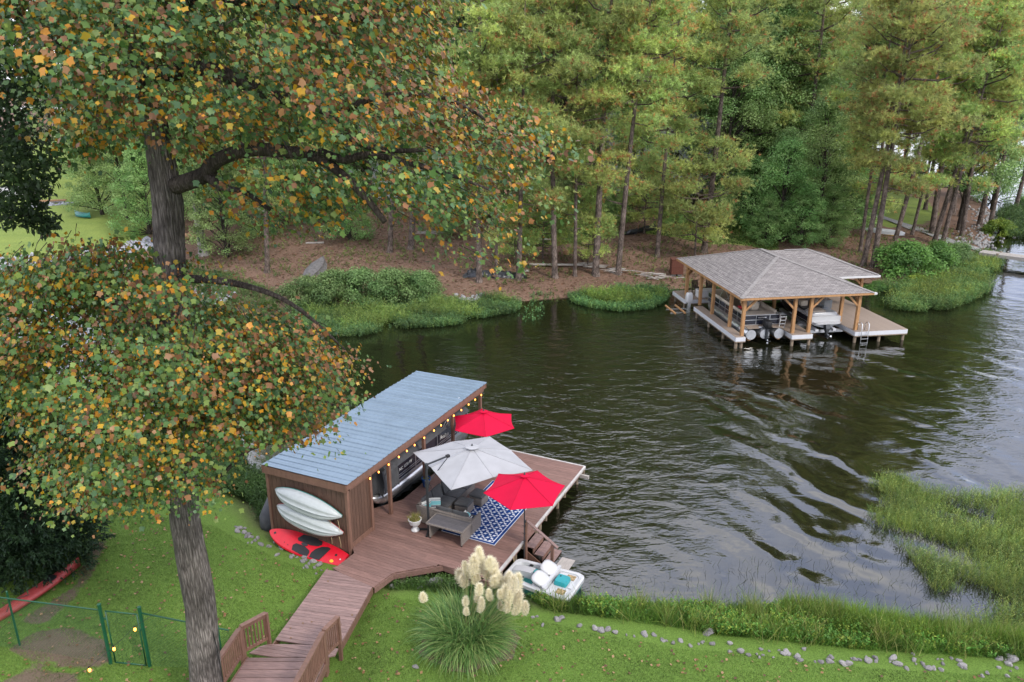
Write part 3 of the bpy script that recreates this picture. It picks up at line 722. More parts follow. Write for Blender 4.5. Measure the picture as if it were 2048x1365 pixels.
def market_umbrella(label, base, top, R, rise, ang, tilt=(0, 0), mat=m_red, base_kind=True):
    root = thing('patio_umbrella', label, 'umbrella', base, 0, 'red market umbrellas on the dock')
    H = top - base[2]
    MB().tube([(0, 0, 0), (0, 0, H - .02)], .021, 8).build('pole', m_charc, root)
    MB().box((.03, 0, H * .45), (.05, .05, .08)).build('crank_housing', m_charc, root)
    cp = bpy.data.objects.new('canopy', None); COL.objects.link(cp); cp.parent = root; cp.location = (0, 0, H); cp.rotation_euler = (tilt[0], tilt[1], 0)
    canopy_panels(cp, 6, R, rise, .065, ang, mat)
    if base_kind: MB().lathe([(.26, 0), (.26, .05), (.05, .09), (.035, .3)], 16).build('base', m_charc, root)
    return root
pn = SW(5.42, 2.73)
u1 = market_umbrella('red six sided umbrella strapped to post by the dock steps', (pn.x, pn.y, .25), 3.46, 1.42, .50, math.radians(10), base_kind=False)
for z in (.9, 1.2, 1.5): MB().tube([(-.06, .05, z - .25), (.03, -.03, z - .25), (.05, .14, z - .25)], .012, 5).build('strap', m_black, u1)
pf = aty(967.3, 824.6, 29.9)
u2 = market_umbrella('bright red umbrella at the lake end of the dock', (pf.x, pf.y, DZ), pf.z, 1.42, .46, math.radians(35))

# cantilever umbrella
cu = thing('cantilever_umbrella', 'pale grey square cantilever umbrella on dark offset pole over the sofa', 'umbrella', S_ORG, -S_ANG)
px_, py_ = 1.86, 2.16
MB().tube([(px_, py_, DZ), (px_, py_, 3.36)], .048, 10).build('pole', m_charc, cu, smooth=True, auto=.6)
MB().tube([(px_, py_, 3.3), (px_, py_, 3.40)], .06, 10).build('pole_cap', m_charc, cu)
hub = Vector((2.66, 4.08, 3.34)); jn = Vector((px_, py_, 3.34)).lerp(hub + Vector((0, 0, .06)), .46)
MB().bar((px_, py_, 3.35), jn, .05, .05).build('arm', m_charc, cu)
MB().bar(jn, hub + Vector((0, 0, .04)), .012, .012).build('canopy_rod', m_greyfab, cu)
MB().box(jn, (.13, .11, .09), rz=1.2).build('arm_joint', m_black, cu)
MB().bar((px_, py_, 2.55), jn - Vector((0, 0, .05)), .022, .022).build('strut', m_charc, cu)
MB().tube([(px_, py_, 2.45), (px_, py_, 2.72)], .075, 10).build('crank_housing', m_charc, cu)
MB().tube([(px_ + .07, py_, 2.58), (px_ + .18, py_ - .02, 2.58), (px_ + .18, py_ - .02, 2.46)], .013, 6).build('crank_handle', m_black, cu)
for a in (0.4, 0.4 + PI / 2):
    d = Vector((math.cos(a), math.sin(a), 0)) * .48
    MB().bar(Vector((px_, py_, DZ + .035)) - d, Vector((px_, py_, DZ + .035)) + d, .07, .05).build('base_arm', m_black, cu)
cpp = bpy.data.objects.new('canopy', None); COL.objects.link(cpp); cpp.parent = cu; cpp.location = hub; cpp.rotation_euler = (math.radians(-2), math.radians(1), 0)
canopy_panels(cpp, 8, 2.34, .56, .02, math.radians(10.5), m_greyfab, square=True, vent=.27)

# ------------------------------------------------------------------ patio furniture on the dock
def rugmat():
    m = bpy.data.materials.new('navy_trellis_rug'); m.use_nodes = True
    nn, ll = m.node_tree.nodes, m.node_tree.links; b = nn['Principled BSDF']; b.inputs['Roughness'].default_value = .85; b.inputs['Specular IOR Level'].default_value = .1
    tc = nn.new('ShaderNodeTexCoord'); sp = nn.new('ShaderNodeSeparateXYZ'); ll.new(tc.outputs['Object'], sp.inputs[0])
    def mth(op, x, y=None, z=None):
        n = nn.new('ShaderNodeMath'); n.operation = op
        for k, q in enumerate((x, y, z)):
            if q is None: continue
            if isinstance(q, (int, float)): n.inputs[k].default_value = q
            else: ll.new(q, n.inputs[k])
        return n.outputs[0]
    cx, cy = .36, .36
    X = mth('MULTIPLY', sp.outputs[0], 2 * PI / cx); Y = mth('MULTIPLY', sp.outputs[1], 2 * PI / cy)
    f = mth('ADD', mth('COSINE', X), mth('COSINE', Y))
    g = mth('MULTIPLY', mth('ADD', mth('COSINE', mth('MULTIPLY', X, 3)), mth('COSINE', mth('MULTIPLY', Y, 3))), .42)
    f = mth('ADD', mth('ADD', f, g), -.22)
    line = mth('LESS_THAN', mth('ABSOLUTE', f), .40)
    ax = mth('ABSOLUTE', sp.outputs[0]); ay = mth('ABSOLUTE', sp.outputs[1]); HX, HY = 1.08, 2.06
    ex = mth('SUBTRACT', HX, ax); ey = mth('SUBTRACT', HY, ay); e = mth('MINIMUM', ex, ey)
    inner = mth('GREATER_THAN', e, .145); wl_ = mth('MULTIPLY', mth('GREATER_THAN', e, .115), mth('LESS_THAN', e, .145)); rimw = mth('LESS_THAN', e, .016)
    fac = mth('MAXIMUM', mth('MAXIMUM', mth('MULTIPLY', line, inner), wl_), rimw)
    mx = nn.new('ShaderNodeMixRGB'); ll.new(fac, mx.inputs[0]); mx.inputs[1].default_value = (.012, .050, .19, 1); mx.inputs[2].default_value = (.62, .64, .68, 1)
    ll.new(mx.outputs[0], b.inputs['Base Color']); return m
rb = MB(); n_ = 14
V = [((-1.08 + 2.16 * i / n_), (-2.06 + 4.12 * j / n_), .012 + .004 * math.sin(i * 1.1) * math.sin(j * .8)) for i in range(n_ + 1) for j in range(n_ + 1)]
rb.add(V, [(i * (n_ + 1) + j, (i + 1) * (n_ + 1) + j, (i + 1) * (n_ + 1) + j + 1, i * (n_ + 1) + j + 1) for i in range(n_) for j in range(n_)])
rb.box((0, 0, .004), (2.158, 4.118, .006))
rug = rb.build('rug', rugmat()); rp = SW(3.385, 4.36, DZ + .004); rug.location = rp; rug.rotation_euler = (0, 0, -S_ANG)
tag(rug, 'navy blue rug with white trellis pattern on the dock', 'rug')

def cushion(c, d, rz=0, rx=0, ry=0, puff=.35):
    b_ = MB(); nu = 6; R = Matrix.Rotation(rz, 3, 'Z') @ Matrix.Rotation(ry, 3, 'Y') @ Matrix.Rotation(rx, 3, 'X')
    def pt(s, t, top):
        k = (1 - abs(s) ** 3.2) * (1 - abs(t) ** 3.2)
        z = d[2] * .5 * ((1 - puff) * (1 if k > 0 else .5) + puff * k) if k > 0 else d[2] * .22
        q = 1 - .03 * (s * s * t * t)
        return Vector(c) + R @ Vector((s * d[0] / 2 * q, t * d[1] / 2 * q, z * (1 if top else -1)))
    g = [-1, -.92, -.6, 0, .6, .92, 1]; m = len(g)
    V = [pt(s, t, 1) for s in g for t in g] + [pt(s, t, 0) for s in g for t in g]
    F = [(i * m + j, (i + 1) * m + j, (i + 1) * m + j + 1, i * m + j + 1) for i in range(m - 1) for j in range(m - 1)]
    F += [tuple(x + m * m for x in reversed(f)) for f in F[:]]
    ring = [j for j in range(m)] + [i * m + m - 1 for i in range(1, m)] + [(m - 1) * m + j for j in range(m - 2, -1, -1)] + [i * m for i in range(m - 2, 0, -1)]
    F += [(ring[i], ring[(i + 1) % len(ring)], ring[(i + 1) % len(ring)] + m * m, ring[i] + m * m) for i in range(len(ring))]
    return b_.add(V, F)
def sl(v, u, z): return (v, u, DZ + z)
sofa = thing('sectional_sofa', 'L shaped grey wicker sofa with charcoal cushions beneath the pale umbrella', 'sofa', S_ORG, -S_ANG)
MB().box(sl(1.60, 3.98, .17), (.76, 3.06, .26)).build('seat_base', m_wicker, sofa, bevel=.01)
MB().box(sl(2.68, 2.83, .17), (1.50, .76, .26)).build('seat_base', m_wicker, sofa, bevel=.01)
MB().box(sl(1.235, 3.98, .38), (.09, 3.10, .66)).build('back', m_wicker, sofa, bevel=.015)
MB().box(sl(2.33, 2.46, .38), (2.26, .09, .66)).build('back', m_wicker, sofa, bevel=.015)
MB().box(sl(3.44, 2.83, .33), (.09, .70, .56)).build('arm', m_wicker, sofa, bevel=.015)
MB().box(sl(1.60, 5.50, .33), (.72, .09, .56)).build('arm', m_wicker, sofa, bevel=.015)
MB().box(sl(1.235, 3.98, .72), (.12, 3.14, .025)).build('top_rail', m_wicker, sofa, bevel=.008)
MB().box(sl(2.33, 2.46, .72), (2.30, .12, .025)).build('top_rail', m_wicker, sofa, bevel=.008)
for v, u in ((1.3, 2.5), (3.4, 2.5), (3.4, 3.15), (1.3, 5.45), (1.9, 5.45)):
    MB().box(sl(v, u, .02), (.05, .05, .04)).build('foot', m_black, sofa)
for v, u, dx, dy in ((1.66, 2.87, .70, .70), (1.66, 3.62, .70, .72), (1.66, 4.37, .70, .72), (1.66, 5.1, .70, .70), (2.38, 2.87, .70, .70), (3.06, 2.87, .66, .70)):
    cushion(sl(v, u, .36), (dx, dy, .15)).build('seat_cushion', m_cush, sofa, smooth=True, auto=.8)
for u in (2.95, 3.62, 4.37, 5.1):
    cushion(sl(1.36, u, .60), (.62, .62, .17), ry=math.radians(78), puff=.6).build('back_cushion', m_cush, sofa, smooth=True, auto=.9)
for v in (2.3, 3.0):
    cushion(sl(v, 2.58, .57), (.64, .60, .15), rx=math.radians(-78), puff=.6).build('back_cushion', m_cush, sofa, smooth=True, auto=.9)
m_pilw = M('ivory_pillow', (.66, .66, .60), .9, var=.05)
m_aqua = M('aqua_stripe', (.20, .52, .52), .9, var=.08)
m_nvs = M('navy_stripe', (.025, .05, .11), .9, var=.08)
def striped_pillow(loc, rz, rx, ry, label):
    root = thing('throw_pillow', label, 'pillow', loc, 0)
    R = Matrix.Rotation(rz, 3, 'Z') @ Matrix.Rotation(ry, 3, 'Y') @ Matrix.Rotation(rx, 3, 'X')
    cushion((0, 0, 0), (.44, .44, .14), rz, rx, ry, puff=.75).build('cover', m_pilw, root, smooth=True, auto=.9)
    for y0, y1, mt in ((-.10, -.06, m_nvs), (-.19, -.14, m_nvs), (-.04, .10, m_aqua), (.13, .145, m_nvs)):
        for side in (1, -1):
            g = [-1, -.92, -.6, -.3, 0, .3, .6, .92, 1]; V = []
            for s in g:
                for yv in (y0, y1):
                    t = yv / .22; k = (1 - abs(s) ** 3.2) * (1 - abs(t) ** 3.2); z = .07 * (.25 + .75 * k) if k > 0 else .0308
                    V.append(R @ Vector((s * .22, yv, (z + .004) * side)))
            MB().add(V, [(2 * i, 2 * i + 2, 2 * i + 3, 2 * i + 1) for i in range(len(g) - 1)]).build('stripe', mt, root, smooth=True)
    return root
def place(v, u, z): return SW(v, u, DZ + z)
striped_pillow(place(1.68, 2.92, .64), -S_ANG + math.radians(30), math.radians(62), 0, 'striped aqua and navy pillow in the corner of the wicker sofa')
striped_pillow(place(1.50, 2.70, .60), -S_ANG + math.radians(65), math.radians(74), 0, 'pale aqua pillow tucked behind the striped pillow in sofa corner')
striped_pillow(place(3.16, 2.70, .58), -S_ANG + math.radians(95), math.radians(35), 0, 'aqua striped pillow slumped at the sofa arm nearest the rug')
def ottoman(v, u, a, label):
    r = thing('ottoman', label, 'ottoman', SW(v, u, DZ), -S_ANG + a, 'wicker ottomans')
    MB().box((0, 0, .20), (.54, .54, .30)).build('base', m_wicker, r, bevel=.012)
    for x in (-.22, .22):
        for y_ in (-.22, .22): MB().box((x, y_, .025), (.045, .045, .05)).build('foot', m_black, r)
    cushion((0, 0, .42), (.56, .56, .15)).build('cushion', m_cush, r, smooth=True, auto=.8)
ottoman(2.42, 3.82, .03, 'square charcoal topped ottoman, the one nearer the sofa corner')
ottoman(2.62, 4.62, -.02, 'square charcoal topped ottoman, the one half under the grey umbrella')
tb = thing('coffee_table', 'rectangular wicker table with dark slatted top behind the sofa', 'table', SW(2.80, 2.04, DZ), -S_ANG)
for k in range(8):
    MB().box((0, -.31 + k * .0886, .615), (1.40, .081, .022)).build('slat', m_slat, tb)
for p, q in (((-.73, -.36), (.73, -.36)), ((-.73, .36), (.73, .36)), ((-.73, -.36), (-.73, .36)), ((.73, -.36), (.73, .36))):
    MB().bar((*p, .61), (*q, .61), .05, .05).build('frame', m_wicker, tb)
for x in (-.62, .66):
    MB().box((x, 0, .32), (.05, .66, .55)).build('leg_panel', m_wicker, tb, bevel=.008)
    for y_ in (-.3, .3): MB().box((x, y_, .025), (.045, .045, .05)).build('foot', m_black, tb)
ur = thing('urn_planter', 'white pedestal urn planter with dry grassy plant by the table', 'planter', SW(1.42, 1.95, DZ))
MB().lathe([(.15, 0), (.16, .03), (.14, .06), (.09, .10), (.075, .17), (.11, .20), (.13, .22), (.19, .27), (.215, .36), (.22, .42), (.25, .44), (.25, .47), (.215, .47), (.205, .40)], 24).build('urn', m_white, ur, smooth=True, auto=.7)
MB().lathe([(.2, .42), (.12, .445), (.01, .455)], 14).build('soil', m_soil, ur)
def tuft(root, name, n, z, r, h, w, cols, mat=l_grass, spread=.6, kind='stuff'):
    P = np.c_[RNG.normal(0, r, n), RNG.normal(0, r, n), np.full(n, z)]; T = np.c_[RNG.normal(0, spread, (n, 2)), np.ones(n)]
    V, F, C = cards(P, T, rsphere(n), h * RNG.uniform(.5, 1.1, n), w, *BLADE, np.asarray(cols)[RNG.integers(0, len(cols), n)])
    o = link(name, npmesh(name, V, F, mat, C), root); 
    if kind: o['kind'] = kind
    return o
tuft(ur, 'foliage', 260, .45, .085, .30, .014, [(.30, .28, .08), (.2, .24, .06), (.38, .30, .14)])
bp_ = thing('blue_pot', 'cobalt blue glazed pot beside the boat slip', 'pot', SW(.10, 4.86, DZ))
MB().lathe([(.11, 0), (.125, .03), (.17, .26), (.19, .36), (.19, .39), (.16, .39), (.15, .32)], 20).build('pot', m_blue, bp_, smooth=True, auto=.7)
MB().lathe([(.155, .34), (.05, .35), (.005, .35)], 12).build('soil', m_soil, bp_)
tuft(bp_, 'foliage', 30, .35, .05, .16, .014, [(.12, .10, .05), (.18, .2, .06)])
# ------------------------------------------------------------------ boats near the shed
def text(root, name, body, size, loc, rot, mat, ext=.002):
    cu_ = bpy.data.curves.new(name, 'FONT'); cu_.body = body; cu_.size = size; cu_.extrude = ext; cu_.align_x = 'CENTER'; cu_.resolution_u = 3
    tmp = bpy.data.objects.new(name, cu_); COL.objects.link(tmp)
    me = bpy.data.meshes.new_from_object(tmp.evaluated_get(bpy.context.evaluated_depsgraph_get())); bpy.data.objects.remove(tmp)
    me.materials.clear(); me.materials.append(mat)
    o = link(name, me, root, loc, rot); o['kind'] = 'stuff'; return o

def pontoon_tube(root, x, y0, y1, r, z, mat, nose=.9, front=1):
    """tube along y with an upswept nose cone at the y1 end (front=1) or y0 end (-1)"""
    secs = []; n = 14
    ys_ = [y0, y0 + .02, y1 - nose, y1 - nose * .55, y1 - nose * .22, y1 - .03, y1]
    rr = [r * .96, r, r, r * .9, r * .62, r * .22, r * .05]; zz = [0, 0, 0, r * .12, r * .42, r * .78, r * .9]
    for yv, q, dz in zip(ys_, rr, zz):
        Y = yv if front > 0 else (y0 + y1 - yv)
        secs.append([(x + q * math.cos(2 * PI * k / n), Y, z + dz + q * math.sin(2 * PI * k / n)) for k in range(n)])
    MB().loft(secs).build('pontoon_tube', mat, root, smooth=True, auto=.7)

def outboard(root, x, y, z, d=-1, cowl=m_black):
    """outboard motor at the stern, d = the way astern"""
    mo = MB().loft([[(x + sx * w, y + d * (.18 + sy * l), z + h) for sx, sy in ((-1, -1), (1, -1), (1.0, .6), (.6, 1), (-.6, 1), (-1, .6))] for h, w, l in ((.30, .13, .2), (.38, .19, .29), (.62, .21, .33), (.80, .18, .30), (.86, .10, .2))]).build('outboard_motor', cowl, root, smooth=True, auto=.8)
    MB().loft([[(x + sx * w, y + d * (.12 + c + sy * l), z + h) for sx, sy in ((-1, -1), (1, -1), (1, 1), (-1, 1))] for h, w, l, c in ((.34, .09, .14, .05), (-.05, .06, .12, .07), (-.42, .045, .11, .1))]).build('leg', m_charc, mo, smooth=False)
    MB().box((x, y + d * .26, z - .28), (.24, .36, .02)).build('cavitation_plate', m_charc, mo)
    MB().ell((x, y + d * .24, z - .5), (.06, .26, .06)).build('gearcase', m_charc, mo, smooth=True)
    pr = MB()
    for k in range(3):
        a = k * 2.094
        pr.loft([[(x + math.cos(a + s) * r_, y + d * (.50 + t_), z - .5 + math.sin(a + s) * r_) for s, t_ in ((-.35, -.03), (.35, .03), (.35, .045), (-.35, -.015))] for r_ in (.04, .10, .16)])
    pr.build('propeller', m_chrome, mo)
    return mo

# pontoon boat kept in the shed; bow toward the camera end of the slip
pb = thing('pontoon_boat', 'dark sided pontoon boat under a grey cover inside the shed', 'boat', SW(-1.62, 0, .55), -S_ANG)
for x in (-.85, .85): pontoon_tube(pb, x, 2.35, 9.4, .31, .42, m_chrome, nose=1.0, front=-1)
MB().box((0, 6.1, .80), (2.45, 6.5, .10)).build('deck', m_chrome, pb)
for x in (-1.21, 1.21):
    for y0, y1 in ((3.3, 4.9), (4.95, 6.6), (6.65, 8.3), (8.35, 9.2)):
        MB().box((x, (y0 + y1) / 2, 1.22), (.03, y1 - y0, .72)).build('side_panel', m_navy, pb)
    for z in (.88, 1.60): MB().bar((x * 1.008, 3.25, z), (x * 1.008, 9.3, z), .04, .05).build('side_rail', m_chrome, pb)
    for z in (1.02, 1.10): MB().bar((x * 1.014, 3.3, z), (x * 1.014, 9.2, z), .012, .02).build('trim_strip', m_chrome, pb)
    for y in (3.25, 4.92, 6.62, 8.32, 9.25): MB().box((x, y, 1.2), (.045, .045, .82)).build('rail_post', m_chrome, pb)
MB().box((0, 3.28, 1.22), (2.4, .03, .72)).build('front_panel', m_navy, pb)
text(pb, 'registration_lettering', 'NC 1231 FY', .18, (1.232, 4.2, 1.25), (PI / 2, 0, PI / 2), m_print)
text(pb, 'name_lettering', 'Avalon', .26, (1.232, 7.2, 1.2), (PI / 2, .12, PI / 2), m_print)
cv = MB(); secs = []
for y in np.linspace(2.9, 9.3, 14):
    t = (y - 2.9) / 6.4
    secs.append([(x * (1.0 + .0 * t), y + (.0), z) for x, z in ((-1.30, 1.05 + .1 * math.sin(y * 3)), (-1.30, 1.5), (-1.22, 1.72), (-.6, 1.9 + .06 * math.sin(y * 2.2)), (0, 2.0), (.6, 1.9 + .06 * math.sin(y * 2.2 + 1)), (1.22, 1.72), (1.29, 1.58))])
cv.loft(secs, closed=False, cap=False)
cv.build('cover', m_tarp, pb, smooth=True)
fl = MB(); secs = []
for i in range(17):
    s = i / 16; v = -1.28 + 2.56 * s; w = .05 * math.sin(i * 1.9)
    secs.append([(v, 2.88 + w * .3, 1.95 - .45 * abs(s - .5) ** 2 * 2), (v * 1.0, 2.72 + w, 1.4), (v * 1.02, 2.58 + w * 1.6, .78 + .06 * math.sin(i * 2.7))])
fl.loft(secs, closed=False, cap=False).build('cover_front', m_tarp, pb, smooth=True)
fl = MB(); secs = []
for i in range(11):
    y = 2.6 + .95 * i / 10; w = .045 * math.sin(i * 2.1)
    secs.append([(1.24 + w * .3, y, 1.78), (1.30 + w, y, 1.35), (1.33 + w * 1.3, y - .05, .86 + .05 * math.sin(i))])
fl.loft(secs, closed=False, cap=False).build('cover_side', m_tarp, pb, smooth=True)
MB().bar((1.2, 6.9, 1.6), (1.5, 8.1, 2.75), .035, .035).build('awning_pole', m_chrome, pb)
MB().bar((1.2, 7.3, 1.6), (1.45, 8.2, 2.70), .03, .03).build('awning_pole', m_chrome, pb)
outboard(pb, 0, 9.5, .75, 1)

# grey covered lump left of the shed
tp = thing('covered_watercraft', 'small watercraft under a grey cover left of the shed', 'watercraft', SW(-4.15, 1.0, 0), -S_ANG)
secs = []
for y, w, h in ((-.85, .12, .55), (-.6, .42, .85), (-.1, .58, 1.25), (.35, .55, 1.15), (.9, .52, .85), (1.4, .40, .70), (1.55, .1, .5)):
    secs.append([(w * math.cos(a) * (1 + .05 * math.sin(a * 5 + y)), y, .12 + h * max(0, math.sin(a)) ** .7) for a in np.linspace(0, PI, 9)])
MB().loft(secs).build('cover', m_tarp, tp, smooth=True)

# kayaks on the end wall
def kayak(label, z, tilt, mat, rimmat):
    k = thing('kayak', label, 'kayak', SW(-1.63, -.10, z), -S_ANG, 'pale kayaks hung on the shed wall')
    L = 1.46; secs, n = [], 17
    for i in range(15):
        x = -L + 2 * L * i / 14; t = abs(x / L); w = .40 * max(.02, (1 - t ** 2.3)) ** .85 + .012; d = .30 * max(.05, (1 - t ** 2.6)) ** .7 + .02
        row = []
        for j in range(n):
            a = PI * j / (n - 1); q = math.cos(a)
            rid = 1 + .10 * math.exp(-((q - .0) / .10) ** 2) - .13 * math.exp(-((abs(q) - .24) / .10) ** 2) + .09 * math.exp(-((abs(q) - .5) / .10) ** 2) - .06 * math.exp(-((abs(q) - .74) / .09) ** 2)
            row.append((x, -d * math.sin(a) ** .75 * (rid if t < .93 else 1) - .02 + .10 * t ** 3, w * q))
        row += [(x, .03, w * math.cos(a) * .9) for a in (PI * .75, PI * .5, PI * .25)]
        secs.append([tuple(Matrix.Rotation(tilt, 3, 'Y') @ Vector((p[0], p[1] - .08, p[2]))) for p in row])
    MB().loft(secs).build('hull', mat, k, smooth=True, auto=1.1)
    rim = []
    for sgn in (1, -1):
        rim.append([Matrix.Rotation(tilt, 3, 'Y') @ Vector((-L + 2 * L * i / 20, -.09 + .10 * abs(-1 + i / 10) ** 3, sgn * (.41 * max(.02, (1 - abs(-1 + i / 10) ** 2.3)) ** .85 + .012))) for i in range(21)])
    for r_ in rim: MB().tube(r_, .014, 5).build('gunwale', rimmat, k)
    for x in (-.9, 1.05):
        p = Matrix.Rotation(tilt, 3, 'Y') @ Vector((x, .0, -.3))
        MB().bar((p.x, .07, p.z), (p.x, -.12, p.z - .02), .04, .06).build('wall_bracket', m_dark, k)
    for x in (1.0, 1.38):
        p = Matrix.Rotation(tilt, 3, 'Y') @ Vector((x, -.1, -.1))
        MB().tube([(p.x, -.14, p.z), (p.x + .03, -.12, p.z - .3), (p.x + .01, -.1, p.z - .46)], .009, 4).build('lashing', m_rope, k)
kayak('upper pale kayak with green rim on the brown shed wall', 2.16, math.radians(7), m_kayak, m_dteal)
kayak('lower pale kayak with red rim on the brown shed wall', 1.50, math.radians(7), m_kayak, m_redold)

# red paddle board leaning at the foot of the wall
pbd = thing('paddle_board', 'red paddle board with black foot pads below the kayaks', 'paddle board', SW(-1.66, -.34, .50), -S_ANG)
RB = Matrix.Rotation(math.radians(4), 3, 'Y') @ Matrix.Rotation(math.radians(24), 3, 'X')
def bx_(p): return tuple(RB @ Vector(p))
def bw_(t):  # half width along the board, t from -1 (pointed) to 1 (square tail)
    return .43 * (1 - max(0, -t) ** 2.6) ** .62 * (1 - .38 * max(0, t) ** 2.2)
outl = [(-1.64 + 3.28 * (math.sin((i / 24 - .5) * PI) + 1) / 2) for i in range(25)]
def bsec(x, s, z): return (x, bw_(x / 1.64) * s, z)
secs = []
for x in outl:
    w = bw_(x / 1.64) if abs(x) < 1.639 else .02 if x < 0 else bw_(1)
    w = max(w, .015); rk = .10 * max(0, -x / 1.64) ** 3
    secs.append([bx_((x, s * w, z + rk)) for s, z in ((-1, .0), (-.9, .045), (-.3, .05), (.3, .05), (.9, .045), (1, .0), (.85, -.07), (-.85, -.07))])
MB().loft(secs).build('board', m_redpl, pbd, smooth=True, auto=.7)
def pad(pts, nm='foot_pad', mat=m_black, z=.055, h=.012):
    V = [bx_((x, y, z)) for x, y in pts] + [bx_((x, y, z + h)) for x, y in pts]; n = len(pts)
    MB().add(V, [tuple(range(n - 1, -1, -1)), tuple(range(n, 2 * n))] + [(i, (i + 1) % n, n + (i + 1) % n, n + i) for i in range(n)]).build(nm, mat, pbd)
pad([(-.42, -.34), (-.50, -.16), (-.42, -.06), (-.05, -.05), (.22, -.14), (.27, -.22), (.27, -.36), (0, -.385)])
pad([(-.38, .34), (-.50, .14), (-.42, .06), (-.1, .07), (.12, .05), (.42, .12), (.52, .22), (.46, .34), (.1, .385)])
pad([(.36, -.36), (.33, -.18), (.40, 0), (.56, .15), (.78, .22), (.92, .2), (.78, -.33), (.6, -.35)])
V = [(-.10 + .14 * math.cos(a), .01 + .055 * math.sin(a)) for a in np.linspace(0, 2 * PI, 14, endpoint=False)]
pad(V, 'carry_handle', m_charc, .055, .02)
V = [(1.22 + .075 * math.cos(a), -.20 + .06 * math.sin(a)) for a in np.linspace(0, 2 * PI, 12, endpoint=False)]
pad(V, 'yellow_sticker', M('yellow_sticker', (.75, .42, .02), .5), .052, .004)
V = [(1.24 + .05 * math.cos(a), .06 + .05 * math.sin(a)) for a in np.linspace(0, 2 * PI, 10, endpoint=False)]
pad(V, 'fin_plug', m_black, .052, .004); pad([(1.46, -.06), (1.5, -.06), (1.5, -.01), (1.46, -.01)], 'drain_plug', m_white, .052, .006)
for x, y in ((-1.05, -.12), (-.88, -.20), (-1.2, -.05), (-.7, -.24)): pad([(x, y), (x + .035, y), (x + .035, y + .03), (x, y + .03)], 'deck_insert', m_black, .064, .004)
pad([(-1.48, -.01), (-1.40, -.06), (-1.35, .0), (-1.42, .05)], 'nose_mark', m_black, .116, .004); pad([(-1.22, .02), (-1.12, .13), (-1.09, .11), (-1.19, .0)], 'logo_mark', m_white, .075, .004)

# pedal boat moored between the steps and the bank
pdl = thing('pedal_boat', 'white and teal pedal boat nosed against bank by the steps', 'pedal boat', (1.02, 22.17, .10), math.radians(-27.6))
def rrect(hx0, hx1, hy, r, n=5, taper=0.0):
    P = []
    for cx, cy, a0 in ((hx1 - r, hy - r, 0), (hx0 + r, hy - r - taper, PI / 2), (hx0 + r, -hy + r + taper, PI), (hx1 - r, -hy + r, 1.5 * PI)):
        P += [(cx + r * math.cos(a0 + PI / 2 * k / n), cy + r * math.sin(a0 + PI / 2 * k / n)) for k in range(n + 1)]
    return P
o0 = rrect(-1.22, 1.24, .76, .22, taper=.16); o1 = rrect(-1.1, 1.12, .66, .2, taper=.16); o2 = rrect(-1.15, 1.17, .70, .18, taper=.16)
MB().loft([[(x, y, -.22) for x, y in o1], [(x * 1.0, y, .10) for x, y in o0], [(x, y, .20) for x, y in o0]]).build('hull', m_dteal, pdl, smooth=True, auto=.6)
# white deck with the two foot wells cut low
MB().loft([[(x, y, .18) for x, y in rrect(-1.25, 1.27, .79, .24, taper=.16)], [(x, y, .30) for x, y in rrect(-1.25, 1.27, .79, .24, taper=.16)], [(x, y, .345) for x, y in rrect(-1.2, 1.22, .74, .22, taper=.16)], [(x, y, .33) for x, y in rrect(-1.1, 1.12, .64, .2, taper=.16)], [(x, y, .17) for x, y in rrect(-1.02, 1.04, .56, .18, taper=.14)]]).build('deck', m_gel, pdl, smooth=True, auto=.7)
MB().loft([[(x, y, z) for x, y in rrect(-1.03, 1.05, .57, .18, taper=.14)] for z in (.14, .178)]).build('deck_floor', m_gel, pdl)
ds = MB()
ds.loft([[(-1.12, y, .18), (-1.05, y, .36), (-.75, y, .43), (-.35, y, .46), (-.22, y, .20)] for y in (-.16, -.13, .13, .16)]).build('centre_console', m_gel, pdl, smooth=True, auto=.6)
MB().loft([[(x, y, z) for x, y in rrect(-.30 + i * .0, -.10, .10, .04, 3)] for i, z in enumerate((.40, .47))]).build('steering_tub', m_teal, pdl)
for s in (-1, 1):
    MB().box((-.42, s * .37, .185), (.44, .36, .02)).build('foot_well_water', m_puddle, pdl)
    MB().loft([[tuple(Matrix.Rotation(.38, 3, 'Y') @ Vector((x * k, y * k, z)) + Vector((.08, s * .335, .50))) for x, y in rrect(-.27, .27, .325, .2, 5)] for z, k in ((-.06, .9), (-.03, 1), (.03, 1), (.06, .88), (.065, .6))]).build('seat_back', m_gel, pdl, smooth=True)
    MB().loft([[(x, y, z) for x, y in [(px__ * k + .12, py__ * k + s * .34) for px__, py__ in rrect(-.26, .22, .30, .12, 4)]] for z, k in ((.2, 1), (.33, 1), (.36, .9))]).build('seat', m_gel, pdl, smooth=True, auto=.6)
    MB().box((.86, s * .42, .300), (.30, .26, .02)).build('cup_well_water', m_puddle, pdl)
    MB().tube([(-.66, s * .37 - .1, .28), (-.66, s * .37 + .1, .28)], .02, 6).build('pedal_axle', m_charc, pdl)
    for d in (-.08, .08): MB().box((-.66 + d * .5, s * .37 + d, .30), (.12, .07, .03)).build('pedal', m_black, pdl)
MB().loft([[(x + .34, y, z) for x, y in rrect(-.06, .06, .70, .05, 3)] for z in (.2, .42, .46)]).build('seat_ridge', m_gel, pdl, smooth=True, auto=.6)
MB().loft([[(x, y, z) for x, y in rrect(.42, 1.18, .70, .1, 3)] for z in (.2, .285, .295)]).build('rear_shelf', m_gel, pdl, smooth=True, auto=.6)
MB().loft([[(x * k + .70, y * k + .06, z) for x, y in rrect(-.22, .22, .24, .06, 4)] for z, k in ((.29, 1.0), (.40, .98), (.45, .88))]).build('cooler_lid', m_teal, pdl, smooth=True, auto=.6)
MB().box((.60, .16, .455), (.05, .05, .015)).build('latch', m_black, pdl)
